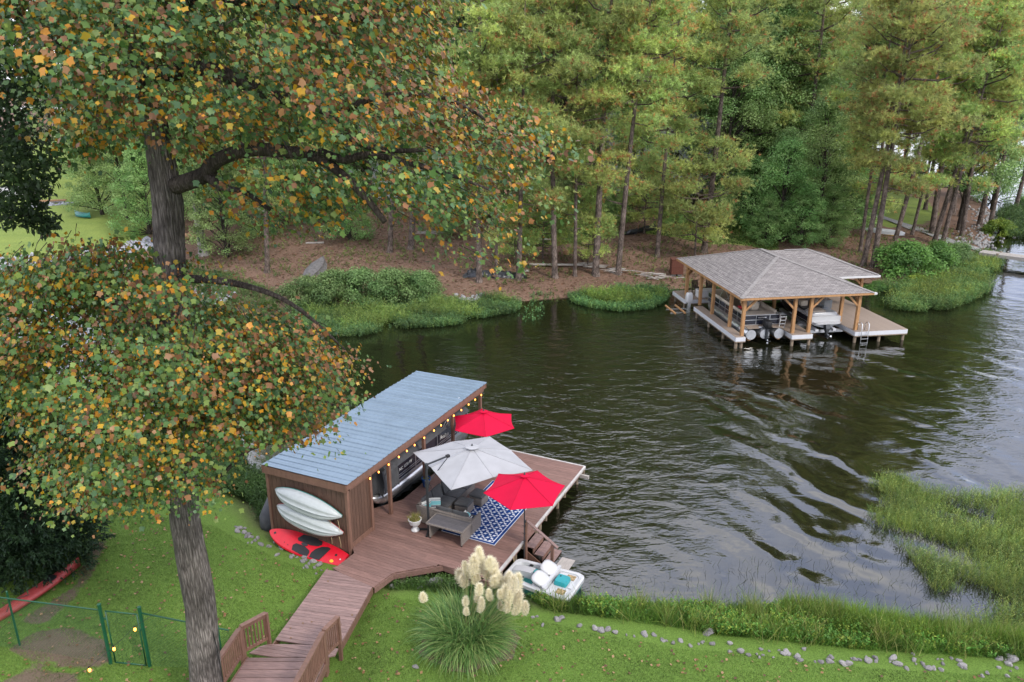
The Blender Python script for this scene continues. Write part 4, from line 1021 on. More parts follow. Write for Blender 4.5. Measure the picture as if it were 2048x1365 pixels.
MB().box((1.06, -.02, .315), (.14, .28, .03)).build('tow_plate', m_gel, pdl)

# red kayak under the cedar
g0, g1 = ground(-25, 1252), ground(140, 1158)
dirk = (g1 - g0); kl = dirk.length
rk = thing('kayak', 'faded red kayak lying half under the dark cedar', 'kayak', (g0 + g1) / 2, math.atan2(dirk.y, dirk.x))
rk.location.z = gz(rk.location.x, rk.location.y) + .02
HL = 1.85; secs = []
for i in range(13):
    x = -HL + 2 * HL * i / 12; t = abs(x / HL); w = .25 * max(.03, 1 - t ** 2.2) ** .8; h = .24 + .12 * t ** 2
    secs.append([(x, w * math.cos(a), .02 + (h if math.sin(a) > 0 else .18) * (.5 + .5 * math.sin(a))) for a in np.linspace(0, 2 * PI, 14, endpoint=False)])
MB().loft(secs).build('hull', m_redold, rk, smooth=True)
MB().lathe([(.001, .25), (.15, .25), (.19, .285), (.15, .30)], 18, (.75, 0, 0)).build('cockpit', m_black, rk)
MB().tube([(-.9, -.2, .26), (-.5, .16, .29), (-.1, -.15, .30)], .012, 5).build('deck_line', m_black, rk)

# ------------------------------------------------------------------ fence and gate
FH = 1.78
fz = lambda p: Vector((p.x, p.y, gz(p.x, p.y)))
fa, fb, fc, fd, fe = ground(-60, 1292), ground(40, 1292), ground(222, 1328), ground(300, 1334), ground(372, 1340)
d_ = (fd - fc).normalized()
fe = fd + d_ * 1.2; ff = fd + d_ * 2.4; fa = fb - d_ * 2.2
def chainlink(root, p, q, h, z0=.05):
    p, q = Vector(p), Vector(q); L = (q - p).length; d = (q - p) / L; b_ = MB(); s = .085; hh = h - z0
    n0 = int((L + hh) / s)
    for k in range(n0):
        for sg in (1, -1):
            a = k * s - hh
            x0, x1 = max(a, 0), min(a + hh, L)
            if x1 <= x0: continue
            za, zb_ = x0 - a, x1 - a
            if sg < 0: za, zb_ = hh - za, hh - zb_
            b_.bar(p + d * x0 + Vector((0, 0, z0 + za)), p + d * x1 + Vector((0, 0, z0 + zb_)), .0032)
    return b_.build('chain_link', m_green, root, kind='stuff')
fnc = thing('chain_link_fence', 'green chain link fence crossing the lawn left of the big tree', 'fence', fc)
def R_(p): return Vector(p) - fc
for p, r, hh in ((fb, .028, FH), (fc, .048, FH + .16), (fd, .048, FH + .16), (fe + d_ * .9, .028, FH)):
    MB().tube([R_(fz(p)), R_(fz(p)) + Vector((0, 0, hh))], r, 9).build('post', m_green, fnc, smooth=True, auto=.6)
    MB().lathe([(r * 1.1, 0), (r * 1.1, .03), (.01, .06)], 9, R_(fz(p)) + Vector((0, 0, hh))).build('post_cap', m_green, fnc)
for p, q in ((fa, fc), (fd, ff)):
    a, b = R_(fz(p)), R_(fz(q))
    MB().tube([a + Vector((0, 0, FH)), b + Vector((0, 0, FH))], .022, 7).build('top_rail', m_green, fnc, smooth=True)
    chainlink(fnc, a, b, FH)
gt = thing('fence_gate', 'narrow green framed chain link gate between two fence posts', 'gate', fc + d_ * .14)
gl = (fd - fc).length - .24
ga = Vector((0, 0, .06)); gb = d_ * gl + Vector((0, 0, .06 + gz(fd.x, fd.y) - gz(fc.x, fc.y)))
for p, q in ((ga, gb), (ga + Vector((0, 0, FH - .08)), gb + Vector((0, 0, FH - .08))), (ga, ga + Vector((0, 0, FH - .08))), (gb, gb + Vector((0, 0, FH - .08)))):
    MB().tube([p, q], .020, 7).build('frame', m_green, gt, smooth=True)
chainlink(gt, ga, gb, FH - .1, 0)
for z in (.4, 1.45):
    MB().bar(ga + Vector((0, 0, z)) - d_ * .13, ga + Vector((0, 0, z)), .03, .05).build('hinge', m_green, gt)
MB().bar(gb + Vector((0, 0, 1.2)), gb + Vector((0, 0, 1.2)) + d_ * .13, .03, .06).build('latch', m_green, gt)
# bulbs strung from the house toward the tree
ls2 = thing('string_lights', 'three lit bulbs on a wire sagging in front of the fence gate', 'string lights', aty(268.9, 1254, 13.2))
o_ = ls2.location.copy(); bpts = [aty(268.9, 1254, 13.2), aty(227, 1293, 12.6), aty(178, 1335, 12.0)]
ptsw = [aty(330, 1215, 14.0), bpts[0], (bpts[0] + bpts[1]) / 2 - Vector((0, 0, .02)), bpts[1], (bpts[1] + bpts[2]) / 2 - Vector((0, 0, .02)), bpts[2], aty(120, 1370, 11.4)]
MB().tube([p - o_ for p in ptsw], .005, 4).build('cable', m_wire, ls2)
for p in bpts:
    for src in (b0, s0):
        o = src.copy(); COL.objects.link(o); o.parent = ls2; o.location = p - o_ - Vector((0, 0, .02))

# ------------------------------------------------------------------ rocks
def rockmesh(seed, sx, sy, sz):
    bm = bmesh.new(); bmesh.ops.create_icosphere(bm, subdivisions=2, radius=1.0); r = random.Random(seed)
    pl = [(Vector((r.gauss(0, 1), r.gauss(0, 1), r.gauss(0, 1))).normalized(), r.uniform(.55, .85)) for _ in range(9)]
    for v in bm.verts:
        for n, d in pl:
            k = v.co.dot(n)
            if k > d: v.co -= n * (k - d)
        v.co *= r.uniform(.97, 1.03); v.co.x *= sx; v.co.y *= sy; v.co.z *= sz
    me = bpy.data.meshes.new('rock'); bm.to_mesh(me); bm.free(); me.materials.append(m_rock); return me
ROCKS = [rockmesh(k, random.uniform(.8, 1.3), random.uniform(.7, 1), random.uniform(.5, .75)) for k in range(9)]
def rock(px, py, size, label, group, z=None, name='rock'):
    p = ground(px, py)
    o = link(name, random.choice(ROCKS), None, (p.x, p.y, (gz(p.x, p.y) if z is None else z) + size * .22), (random.uniform(-.3, .3), random.uniform(-.3, .3), random.uniform(0, 6.28)), (size,) * 3)
    tag(o, label, 'rock', group)
line = [(1065, 1232), (1110, 1246), (1150, 1252), (1200, 1262), (1260, 1270), (1330, 1282), (1400, 1290), (1460, 1300), (1500, 1306), (1560, 1312), (1610, 1312), (1680, 1318), (1740, 1322), (1800, 1322), (1860, 1328), (1920, 1334), (1980, 1338), (2048, 1336)]
for i in range(len(line) - 1):
    (x0, y0), (x1, y1) = line[i], line[i + 1]
    n = max(3, int((x1 - x0) / 8)) if x0 > 1480 else max(2, int((x1 - x0) / 12))
    for k in range(n):
        t = random.random(); rock(x0 + (x1 - x0) * t, y0 + (y1 - y0) * t + random.gauss(0, 5 if x0 < 1480 else 8), random.choice((.05, .06, .075, .09, .10, .13)), 'grey rock in the line of stones along the lawn edge', 'rocks edging the lawn')
rock(2022, 1322, .24, 'largest grey rock at the right end of the stone line', None)
rock(1418, 1268, .2, 'upright grey rock standing out of the stone line', None)
for k in range(46):
    t = random.random(); x = 470 + 175 * t; y = 1060 + 84 * t + random.gauss(0, 8)
    rock(x, y, random.choice((.05, .06, .08, .10, .13)), 'grey rock on the bank below the red paddle board', 'rocks below the paddle board')
for k in range(22):
    rock(random.uniform(775, 925), 1166 + random.gauss(0, 5), random.choice((.08, .10, .13, .2)), 'grey rock beneath the near edge of the dock', 'rocks under the dock edge')
rock(868, 1170, .28, 'flat pale rock beside the driftwood under dock edge', None)
rock(832, 1336, .10, 'small pale rock alone on the lawn left of pampas', None)
dw = thing('driftwood', 'grey driftwood log on the bank under the dock edge', 'driftwood', ground(800, 1172))
MB().tube([(-.55, .02, .06), (-.2, -.03, .09), (.2, .02, .08), (.62, -.02, .05)], [.05, .08, .07, .03], 7).build('log', m_board, dw, smooth=True)
MB().tube([(-.4, .1, .05), (.1, .12, .10), (.4, .08, .06)], [.03, .05, .02], 6).build('branch', m_board, dw, smooth=True)

# ------------------------------------------------------------------ pampas grass
pg0 = ground(930, 1300); pgx, pgy = pg0.x, pg0.y + .35
pg = thing('pampas_grass', 'big clump of pampas grass with creamy plumes by the pedal boat', 'plant', (pgx, pgy, gz(pgx, pgy)))
mul = MB(); nseg = 40; rr_ = [1.42 + .10 * math.sin(k * .9) + .06 * math.sin(k * 2.3) for k in range(nseg)]
V = [(pgx, pgy, gz(pgx, pgy) + .035)]
for f_ in (.5, 1.0):
    for k in range(nseg):
        a = 2 * PI * k / nseg; x, y = pgx + .1 + rr_[k] * f_ * math.cos(a), pgy + rr_[k] * f_ * .92 * math.sin(a); V.append((x, y, gz(x, y) + (.03 if f_ < 1 else .012)))
mul.add(V, [(0, 1 + k, 1 + (k + 1) % nseg) for k in range(nseg)] + [(1 + k, 1 + nseg + k, 1 + nseg + (k + 1) % nseg, 1 + (k + 1) % nseg) for k in range(nseg)])
tag(mul.build('mulch_bed', M('bark_mulch', (.12, .075, .045), .95, var=.6, vs_=26, bump=.9, bs=30, col2=(.24, .17, .12)), smooth=True), kind='structure')
def arch(n, r0, L0, L1, w, cols, up0=.35, segs=5, droop=1.1):
    """arching grass blades from a common base"""
    az = RNG.uniform(0, 2 * PI, n); L = RNG.uniform(L0, L1, n); lean = np.abs(RNG.normal(up0, .3, n)); r = r0 * np.sqrt(RNG.random(n))
    a2 = RNG.uniform(0, 2 * PI, n); B = np.c_[r * np.cos(a2), r * np.sin(a2), np.zeros(n)]
    az = np.where(RNG.random(n) < .6, a2 + RNG.normal(0, .6, n), az)
    H = np.c_[np.cos(az), np.sin(az), np.zeros(n)]; Sd = np.c_[-np.sin(az), np.cos(az), np.zeros(n)]
    rows = []; p = B.copy(); th = lean.copy()
    for k in range(segs + 1):
        t = k / segs; wv = w * (1 - t ** 1.6) * .5 + .001
        rows.append(p - Sd * wv); rows.append(p + Sd * wv)
        p = p + (H * np.sin(th)[:, None] + np.array([0, 0, 1]) * np.cos(th)[:, None]) * (L / segs)[:, None]; th = th + droop / segs * (.6 + lean)
    m = 2 * (segs + 1); V = np.stack(rows, 1).reshape(-1, 3)
    fa_ = np.array([[2 * k, 2 * k + 1, 2 * k + 3, 2 * k + 2] for k in range(segs)]); F = (np.arange(n)[:, None, None] * m + fa_[None]).reshape(-1, 4)
    C = np.repeat(np.asarray(cols)[RNG.integers(0, len(cols), n)] * RNG.uniform(.75, 1.25, (n, 1)), m, 0)
    return V, F, C
V, F, C = arch(3800, .72, .7, 1.65, .026, [(.095, .215, .05), (.135, .26, .062), (.18, .30, .08), (.065, .15, .04), (.28, .36, .12)], .50, 5, 1.5)
o = link('foliage', npmesh('foliage', V, F, l_grass, C), pg); o['kind'] = 'stuff'
V, F, C = arch(1500, .95, .3, .75, .012, [(.30, .21, .11), (.22, .14, .07), (.38, .29, .16), (.18, .13, .07)], .95, 3, 1.0)
o = link('dead_thatch', npmesh('dead_thatch', V, F, l_grass, C), pg); o['kind'] = 'stuff'
plume_px = [(928, 1140, 58), (945, 1122, 60), (962, 1118, 62), (980, 1124, 60), (936, 1132, 50), (998, 1142, 60), (975, 1134, 52), (1010, 1152, 58), (1022, 1168, 56), (1034, 1186, 54), (1018, 1150, 40), (1028, 1206, 50), (958, 1170, 44), (954, 1188, 36), (960, 1206, 40), (931, 1196, 36), (933, 1216, 32), (982, 1184, 38), (1001, 1182, 34), (1004, 1206, 32), (1015, 1192, 46), (1038, 1206, 30), (848, 1186, 40), (1014, 1208, 36), (988, 1150, 50), (953, 1150, 40), (1036, 1162, 50)]
def plume_mesh(seed, L):
    r = np.random.default_rng(seed); n = 1150
    t = r.random(n) ** .9; ax = np.c_[.10 * np.sin(t * 2.0) * L, .0 * t, t * L]
    rad = .27 * (t ** .55 * (1.03 - t) ** .95) * np.sqrt(r.random(n)); az = r.uniform(0, 2 * PI, n)
    P = ax + np.c_[rad * np.cos(az), rad * np.sin(az), np.zeros(n)]
    T = np.c_[np.cos(az), np.sin(az), r.uniform(.5, 1.8, n)] + r.normal(0, .25, (n, 3))
    C = np.array([.95, .89, .69]) * r.uniform(.72, 1.12, (n, 1)) * np.array([1, 1, 1])
    return cards(P, T, r.normal(size=(n, 3)), r.uniform(.06, .15, n), .012, *NEEDLE, C)
PLM = []
for k in range(6):
    V, F, C = plume_mesh(k, [.52, .62, .70, .58, .46, .66][k]); PLM.append(npmesh('plume', V, F, leafmat('pampas_plume', .35, .8, orand=.06), C))
plume_px += [(x + random.gauss(0, 9), y + random.gauss(0, 8), hp * random.uniform(.7, 1)) for x, y, hp in plume_px[:12] + plume_px[24:26]]
for i, (x, y, hp) in enumerate(plume_px):
    dy = {True: .55, False: -.15}[y < 1165 and x > 900] + random.uniform(-.25, .25)
    p = aty(x, y + hp * .5, pgy + dy) - pg.location
    sc = hp / 49.0
    o = link('plume', PLM[i % 6], pg, p, (random.uniform(-.12, .12), random.uniform(-.2, .2), random.uniform(0, 6.28)), (sc * 1.05, sc * 1.05, sc * .82))
    b_ = Vector((p.x * .25, p.y * .25, .1))
    MB().tube([b_, b_.lerp(p, .5) + Vector((0, 0, .12)), p], .006, 4).build('stalk', M('plume_stalk', (.22, .24, .09), .7), pg)
# ------------------------------------------------------------------ boathouse across the water
B_ORG, B_ANG = Vector((14.562, 46.83, 0)), .154
def BW(v, u, z=0.0):
    c, s = math.cos(B_ANG), math.sin(B_ANG); return Vector((B_ORG.x + v * c - u * s, B_ORG.y + v * s + u * c, z))
bh = thing('boathouse', 'open timber boathouse with grey shingled hip roof and white edged docks', 'boathouse', B_ORG, B_ANG)
BZ = .775
def dockpiece(v0, v1, u0, u1):
    MB().box(((v0 + v1) / 2, (u0 + u1) / 2, BZ - .03), (v1 - v0 - .06, u1 - u0 - .06, .05)).build('deck_frame', m_dark, bh)
    if v1 - v0 < u1 - u0 and v1 - v0 < 2:
        n = int((u1 - u0) / .142)
        for k in range(n):
            MB().box(((v0 + v1) / 2, u0 + (k + .5) * (u1 - u0) / n, BZ), (v1 - v0, (u1 - u0) / n - .007, .03)).build('plank', m_tandeck, bh)
    else:
        n = int((v1 - v0) / .142)
        for k in range(n):
            MB().box((v0 + (k + .5) * (v1 - v0) / n, (u0 + u1) / 2, BZ), ((v1 - v0) / n - .006, u1 - u0, .03)).build('plank', m_tandeck, bh)
    for a, b in (((v0, u0), (v1, u0)), ((v1, u0), (v1, u1)), ((v1, u1), (v0, u1)), ((v0, u1), (v0, u0))):
        MB().bar((*a, BZ - .14), (*b, BZ - .14), .04, .27).build('fascia_board', m_whitetrim, bh)
        MB().bar((*a, BZ - .31), (*b, BZ - .31), .05, .06).build('rub_rail', m_pile, bh)
dockpiece(-.52, .12, -.32, 6.75); dockpiece(3.22, 4.62, -.42, 8.45); dockpiece(7.56, 11.24, -.42, 8.45); dockpiece(-.52, 11.24, 8.5, 11.1)
for v, u in ((-.4, -.15), (-.05, -.15), (-.35, 1.9), (-.35, 4.3), (-.35, 6.5), (3.35, -.25), (4.5, -.25), (3.35, 2.4), (4.5, 2.4), (7.7, -.25), (9.4, -.25), (11.1, -.25), (7.7, 2.4), (11.1, 2.4), (11.1, 5), (7.7, 5), (-.35, 9), (-.35, 10.9), (2, 8.7), (3.35, 5.5), (4.5, 5.5)):
    MB().tube([(v, u, -1.4), (v, u, BZ - .3)], .10, 9).build('piling', m_pile, bh, smooth=True, auto=.6)
us = [0.0, 1.88, 4.78, 7.02, 9.66]; EZ = 3.18
for v in (0.0, 3.42, 4.52, 7.80):
    for u in us:
        if v in (3.42, 4.52) and u in (1.88, 7.02): continue
        MB().box((v, u, (BZ + EZ) / 2), (.20, .20, EZ - BZ)).build('roof_post', m_cedar, bh, bevel=.01)
for v, u in ((11.05, 4.95), (11.05, 9.66)):
    MB().box((v, u, (BZ + EZ) / 2), (.20, .20, EZ - BZ)).build('roof_post', m_cedar, bh, bevel=.01)
def brace(p, q): MB().bar(p, q, .10, .12).build('knee_brace', m_cedar, bh)
for v, s in ((0, 1), (3.42, -1), (4.52, 1), (7.8, -1)):
    for u in (0.0, 9.66): brace((v + s * .06, u, EZ - .78), (v + s * .82, u, EZ - .04))
for u, s in ((0, 1), (9.66, -1)): 
    for v in (0, 7.8): brace((v, u + s * .06, EZ - .70), (v, u + s * .68, EZ - .04))
brace((11.05 - .06, 4.95, EZ - .75), (11.05 - .8, 4.95, EZ - .04)); brace((11.05, 5.02, EZ - .75), (11.05, 5.7, EZ - .04))
for a, b in (((-.1, 0), (7.9, 0)), ((-.1, 9.66), (11.1, 9.66)), ((0, -.1), (0, 9.8)), ((7.8, -.1), (7.8, 9.8)), ((3.42, 0), (3.42, 9.7)), ((4.52, 0), (4.52, 9.7)), ((7.8, 4.95), (11.1, 4.95)), ((11.05, 4.9), (11.05, 9.7))):
    MB().bar((*a, EZ + .08), (*b, EZ + .08), .16, .17).build('roof_beam', m_cedar, bh)
def shinglemat():
    m = bpy.data.materials.new('grey_shingles'); m.use_nodes = True
    nn, ll = m.node_tree.nodes, m.node_tree.links; b = nn['Principled BSDF']; b.inputs['Roughness'].default_value = .9; b.inputs['Specular IOR Level'].default_value = .15
    tc = nn.new('ShaderNodeTexCoord'); br_ = nn.new('ShaderNodeTexBrick'); br_.inputs['Scale'].default_value = 1.0
    br_.inputs['Brick Width'].default_value = .34; br_.inputs['Row Height'].default_value = .15; br_.inputs['Mortar Size'].default_value = .012
    br_.inputs['Color1'].default_value = (.26, .24, .23, 1); br_.inputs['Color2'].default_value = (.175, .16, .155, 1); br_.inputs['Mortar'].default_value = (.09, .085, .083, 1); br_.inputs['Bias'].default_value = -.1
    ll.new(tc.outputs['UV'], br_.inputs[0])
    no = nn.new('ShaderNodeTexNoise'); no.inputs['Scale'].default_value = 60; ll.new(tc.outputs['UV'], no.inputs[0])
    mx = nn.new('ShaderNodeMixRGB'); mx.blend_type = 'OVERLAY'; mx.inputs[0].default_value = .5; ll.new(br_.outputs[0], mx.inputs[1]); ll.new(no.outputs[0], mx.inputs[2]); ll.new(mx.outputs[0], b.inputs['Base Color'])
    bp = nn.new('ShaderNodeBump'); bp.inputs['Strength'].default_value = .5; bp.inputs['Distance'].default_value = .02; ll.new(br_.outputs['Fac'], bp.inputs['Height']); bp.invert = True; ll.new(bp.outputs[0], b.inputs['Normal'])
    return m
m_shingle = shinglemat(); m_ridge = M('ridge_cap_shingle', (.22, .205, .195), .9, var=.2, vs_=6, bump=.3)
def roofplane(name, corners, parent):
    """stepped courses of shingles over one roof plane: corners run eave-left, eave-right, top-right, top-left"""
    A, B_, C_, D_ = [Vector(c) for c in corners]; n_ = (B_ - A).cross(D_ - A).normalized()
    if n_.z < 0: n_ = -n_
    ex = (B_ - A).normalized(); up = n_.cross(ex); up = up if up.z > 0 else -up
    H_ = (D_ - A).dot(up); rows = max(1, int(H_ / .30)); b_ = MB(); uv = []
    for k in range(rows):
        t0, t1 = k / rows, (k + 1) / rows + .012
        t1 = min(t1, 1.0)
        p0, p1, q0, q1 = A.lerp(D_, t0), B_.lerp(C_, t0), A.lerp(D_, t1), B_.lerp(C_, t1)
        lo = n_ * .022; hi = n_ * .008
        V = [p0 + lo, p1 + lo, q1 + hi, q0 + hi, p0, p1]
        b_.add(V, [(0, 1, 2, 3), (4, 5, 1, 0)])
    o = b_.build(name, m_shingle, parent); me = o.data; uvl = me.uv_layers.new(name='UVMap')
    for l in me.loops:
        v = me.vertices[l.vertex_index].co - A; uvl.data[l.index].uv = (v.dot(ex), v.dot(up))
    return o
e0, e1, f0, f1, ez, rz0 = -.45, 8.45, -.45, 10.95, 3.34, 4.86
cx_ = (e0 + e1) / 2; run = (e1 - e0) / 2
rf, rb_ = f0 + run, f1 - run
roofo = MB().box(((e0 + e1) / 2, (f0 + f1) / 2, ez - .06), (e1 - e0 - .1, f1 - f0 - .1, .02)).build('roof', m_cedar, bh)
roofplane('roof_slope', ((e0, f0, ez), (e1, f0, ez), (cx_, rf, rz0), (cx_, rf, rz0)), roofo)
roofplane('roof_slope', ((e0, f1, ez), (e0, f0, ez), (cx_, rf, rz0), (cx_, rb_, rz0)), roofo)
roofplane('roof_slope', ((e1, f0, ez), (e1, f1, ez), (cx_, rb_, rz0), (cx_, rf, rz0)), roofo)
roofplane('roof_slope', ((e1, f1, ez), (e0, f1, ez), (cx_, rb_, rz0), (cx_, rb_, rz0)), roofo)
g0_, g1_, g2 = 3.85, 10.9, 11.55
gm = (g0_ + g1_) / 2; rn = (g1_ - g0_) / 2; gzr = ez + rn * (rz0 - ez) / run - .02
roofplane('roof_slope', ((5, g0_, ez - .02), (g2, g0_, ez - .02), (g2 - rn, gm, gzr), (5, gm, gzr)), roofo)
roofplane('roof_slope', ((g2, g0_, ez - .02), (g2, g1_, ez - .02), (g2 - rn, gm, gzr), (g2 - rn, gm, gzr)), roofo)
roofplane('roof_slope', ((g2, g1_, ez - .02), (5, g1_, ez - .02), (5, gm, gzr), (g2 - rn, gm, gzr)), roofo)
MB().box(((e1 + g2) / 2, (g0_ + g1_) / 2, ez - .09), (g2 - e1 - .1, g1_ - g0_ - .1, .02)).build('soffit', m_cedar, roofo)
for a, b in (((e0, f0, ez), (cx_, rf, rz0)), ((e1, f0, ez), (cx_, rf, rz0)), ((cx_, rf, rz0), (cx_, rb_, rz0)), ((e0, f1, ez), (cx_, rb_, rz0)), ((e1, f1, ez), (cx_, rb_, rz0)), ((g2, g0_, ez), (g2 - rn, gm, gzr)), ((g2 - rn, gm, gzr), (6.3, gm, gzr)), ((g2, g1_, ez), (g2 - rn, gm, gzr))):
    a, b = Vector(a), Vector(b); L = (b - a).length; n = int(L / .25)
    for k in range(n):
        MB().bar(a.lerp(b, k / n) + Vector((0, 0, .020)), a.lerp(b, (k + 1.15) / n) + Vector((0, 0, .014)), .26, .018).build('ridge_cap', m_ridge, roofo)
for a, b, mt in (((e0, f0), (e1, f0), m_cedar), ((e0, f0), (e0, f1), m_cedar), ((e1, f0), (e1, g0_), m_cedar), ((e0, f1), (g2, f1), m_cedar)):
    MB().bar((*a, ez - .06), (*b, ez - .06), .04, .13).build('roof_fascia', mt, bh)
MB().bar((8.3, g0_ - .02, ez - .08), (g2 + .1, g0_ - .02, ez - .08), .10, .13).build('gutter', m_white, bh)
MB().bar((g2, g0_ + .1, ez - .08), (g2, g1_, ez - .08), .04, .13).build('roof_fascia', m_cedar, bh)
MB().box((e1 + .12, f0 + .1, ez - .06), (.26, .16, .12)).build('floodlight', m_white, bh)
# ladder at the right dock
ld = thing('dock_ladder', 'silver swim ladder with hooped rails on the boathouse dock', 'ladder', BW(8.15, -.5, BZ), B_ANG)
for x in (-.24, .24):
    MB().tube([(x, .38, 0), (x, .38, .42), (x, .30, .56), (x, .12, .60), (x, -.04, .50), (x, -.06, 0), (x, -.10, -1.0)], .026, 7).build('rail', m_chrome, ld, smooth=True)
for z in (-.18, -.44, -.72): MB().bar((-.24, -.09, z), (.24, -.09, z), .09, .03).build('rung', m_chrome, ld)
# empty boat lift at the left back corner
lf = thing('boat_lift', 'empty watercraft lift with wooden bunks at left end of boathouse dock', 'boat lift', BW(-.75, 7.2, 0), B_ANG)
MB().box((0, 0, .55), (.22, .22, 1.7)).build('mast', m_chrome, lf)
MB().loft([[(x * k, y * k, z) for x, y in rrect(-.24, .24, .2, .08, 3)] for z, k in ((.98, .9), (1.02, 1), (1.5, 1), (1.68, .75))]).build('motor_cover', m_white, lf, smooth=True, auto=.7)
for y in (-.45, .45): MB().bar((-.1, y, .38), (-1.5, y, .38), .08, .08).build('cantilever_arm', m_chrome, lf)
MB().bar((-.1, -.5, .38), (-.1, .5, .38), .08, .08).build('cross_arm', m_chrome, lf)
for x in (-.62, -1.35): MB().bar((x, -1.05, .50), (x, 1.05, .50), .10, .10).build('bunk', m_cedar, lf)
# bench and clutter at the back of the dock
def chair(v, u, a, label, mat):
    r = thing('deck_chair', label, 'chair', BW(v, u, BZ + .015), B_ANG + a)
    MB().box((0, 0, .42), (.5, .5, .04)).build('seat', mat, r)
    for k in range(5): MB().bar((-.22 + k * .11, .24, .42), (-.22 + k * .11, .34, .95), .085, .02, up=(0, 1, 0)).build('back_slat', mat, r)
    for x in (-.23, .23):
        for y in (-.22, .22): MB().box((x, y, .2), (.05, .05, .4)).build('leg', mat, r)
        MB().box((x * 1.15, 0, .64), (.09, .5, .03)).build('arm', mat, r)
m_chair = M('dark_brown_chair', (.05, .03, .022), .6)
chair(1.0, 10.2, 0.2, 'dark slatted chair at back of boathouse, the left one', m_chair)
chair(2.1, 10.3, -.2, 'dark slatted chair at back of boathouse, the right one', m_chair)
lkr = thing('dock_box', 'white storage box on the back platform of the boathouse', 'dock box', BW(1.2, 9.0, BZ + .015), B_ANG)
MB().box((0, 0, .28), (1.3, .6, .5)).build('body', m_white, lkr, bevel=.03); MB().box((0, 0, .57), (1.36, .66, .08)).build('lid', m_white, lkr, bevel=.03)

# pontoon boat in the left slip, stern to the viewer
p2 = thing('pontoon_boat', 'navy fenced pontoon boat with cream seats in the left boathouse slip', 'boat', BW(1.75, 0, 0), B_ANG)
for x in (-.95, 0, .95): pontoon_tube(p2, x, .35, 7.2, .33, .68, m_chrome, nose=1.1)
for x in (-.95, .95): MB().tube([(x, .30, .68), (x, .36, .68)], .335, 16).build('tube_end', m_chrome, p2)
MB().box((0, 3.95, 1.07), (2.5, 6.7, .09)).build('deck', m_chrome, p2); MB().box((0, 3.9, 1.125), (2.4, 6.5, .02)).build('carpet', m_tandeck, p2)
for x in (-1.22, 1.22):
    for k in range(6):
        y0, y1 = .95 + k * .98, .95 + (k + 1) * .98 - .05
        MB().box((x, (y0 + y1) / 2, 1.46), (.03, y1 - y0, .58)).build('side_panel', m_navy, p2)
    for z in (1.16, 1.46, 1.80): MB().bar((x * 1.01, .9, z), (x * 1.01, 6.8, z), .04, .045).build('side_rail', m_chrome, p2)
    for k in range(7): MB().box((x * 1.01, .92 + k * .98, 1.46), (.04, .04, .68)).build('rail_post', m_chrome, p2)
    MB().box((x * .78, 3.6, 1.42), (.55, 4.4, .50)).build('bench_seat', m_cream, p2, bevel=.05)
    MB().box((x * .93, 3.6, 1.76), (.18, 4.4, .34)).build('bench_back', m_cream, p2, bevel=.05)
for x0, x1 in ((-1.2, -.45), (-.4, .5), (.55, 1.2)): MB().box(((x0 + x1) / 2, .92, 1.46), (x1 - x0, .03, .58)).build('stern_panel', m_navy, p2)
for z in (1.16, 1.48, 1.80): MB().bar((-1.22, .90, z), (1.22, .90, z), .04, .04).build('stern_rail', m_chrome, p2)
for x in (-1.2, -.42, .52, 1.2): MB().box((x, .90, 1.46), (.04, .04, .7)).build('rail_post', m_chrome, p2)
MB().box((.0, .895, 1.62), (.55, .012, .07)).build('name_badge', m_chrome, p2)
MB().box((0, 1.45, 1.72), (2.0, .9, .16)).build('sun_pad', m_cream, p2, bevel=.05)
MB().ell((.15, 2.5, 1.95), (.34, .28, .42)).build('captain_seat', m_cream, p2, smooth=True)
MB().box((.6, 3.5, 1.55), (.7, .5, .8)).build('helm_console', m_gel, p2, bevel=.06)
MB().box((-.5, 2.9, 1.75), (.5, .35, .2)).build('red_cushion', M('red_cushion', (.4, .02, .03), .8), p2, bevel=.05)
MB().box((-.8, .62, 1.09), (.8, .5, .06)).build('swim_deck', m_tandeck, p2); MB().box((.85, .62, 1.09), (.7, .5, .06)).build('swim_deck', m_tandeck, p2)
for x in (-1.15, 1.15):
    MB().bar((x, 4.2, 1.8), (x * .95, 3.2, 2.75), .03, .03).build('bimini_strut', m_chrome, p2); MB().bar((x, 3.2, 1.8), (x * .95, 4.6, 2.75), .03, .03).build('bimini_strut', m_chrome, p2)
    MB().bar((x, 5.2, 1.8), (x * .9, 4.6, 2.75), .03, .03).build('bimini_strut', m_chrome, p2)
outboard(p2, .12, .52, .78, -1)
la = MB().bar((.95, .42, .95), (.95, .28, 1.85), .04, .04).build('boarding_ladder', m_chrome, p2); MB().bar((1.32, .42, .95), (1.32, .28, 1.85), .04, .04).build('ladder_rail', m_chrome, la)
for k in range(4): MB().bar((.95, .40 - k * .035, 1.08 + k * .24), (1.32, .40 - k * .035, 1.08 + k * .24), .05, .05).build('rung', m_chrome, la)
for x in (-1.0, 1.0): MB().box((x, 3.6, .3), (.18, 6.4, .10)).build('lift_bunk', m_cedar, p2)

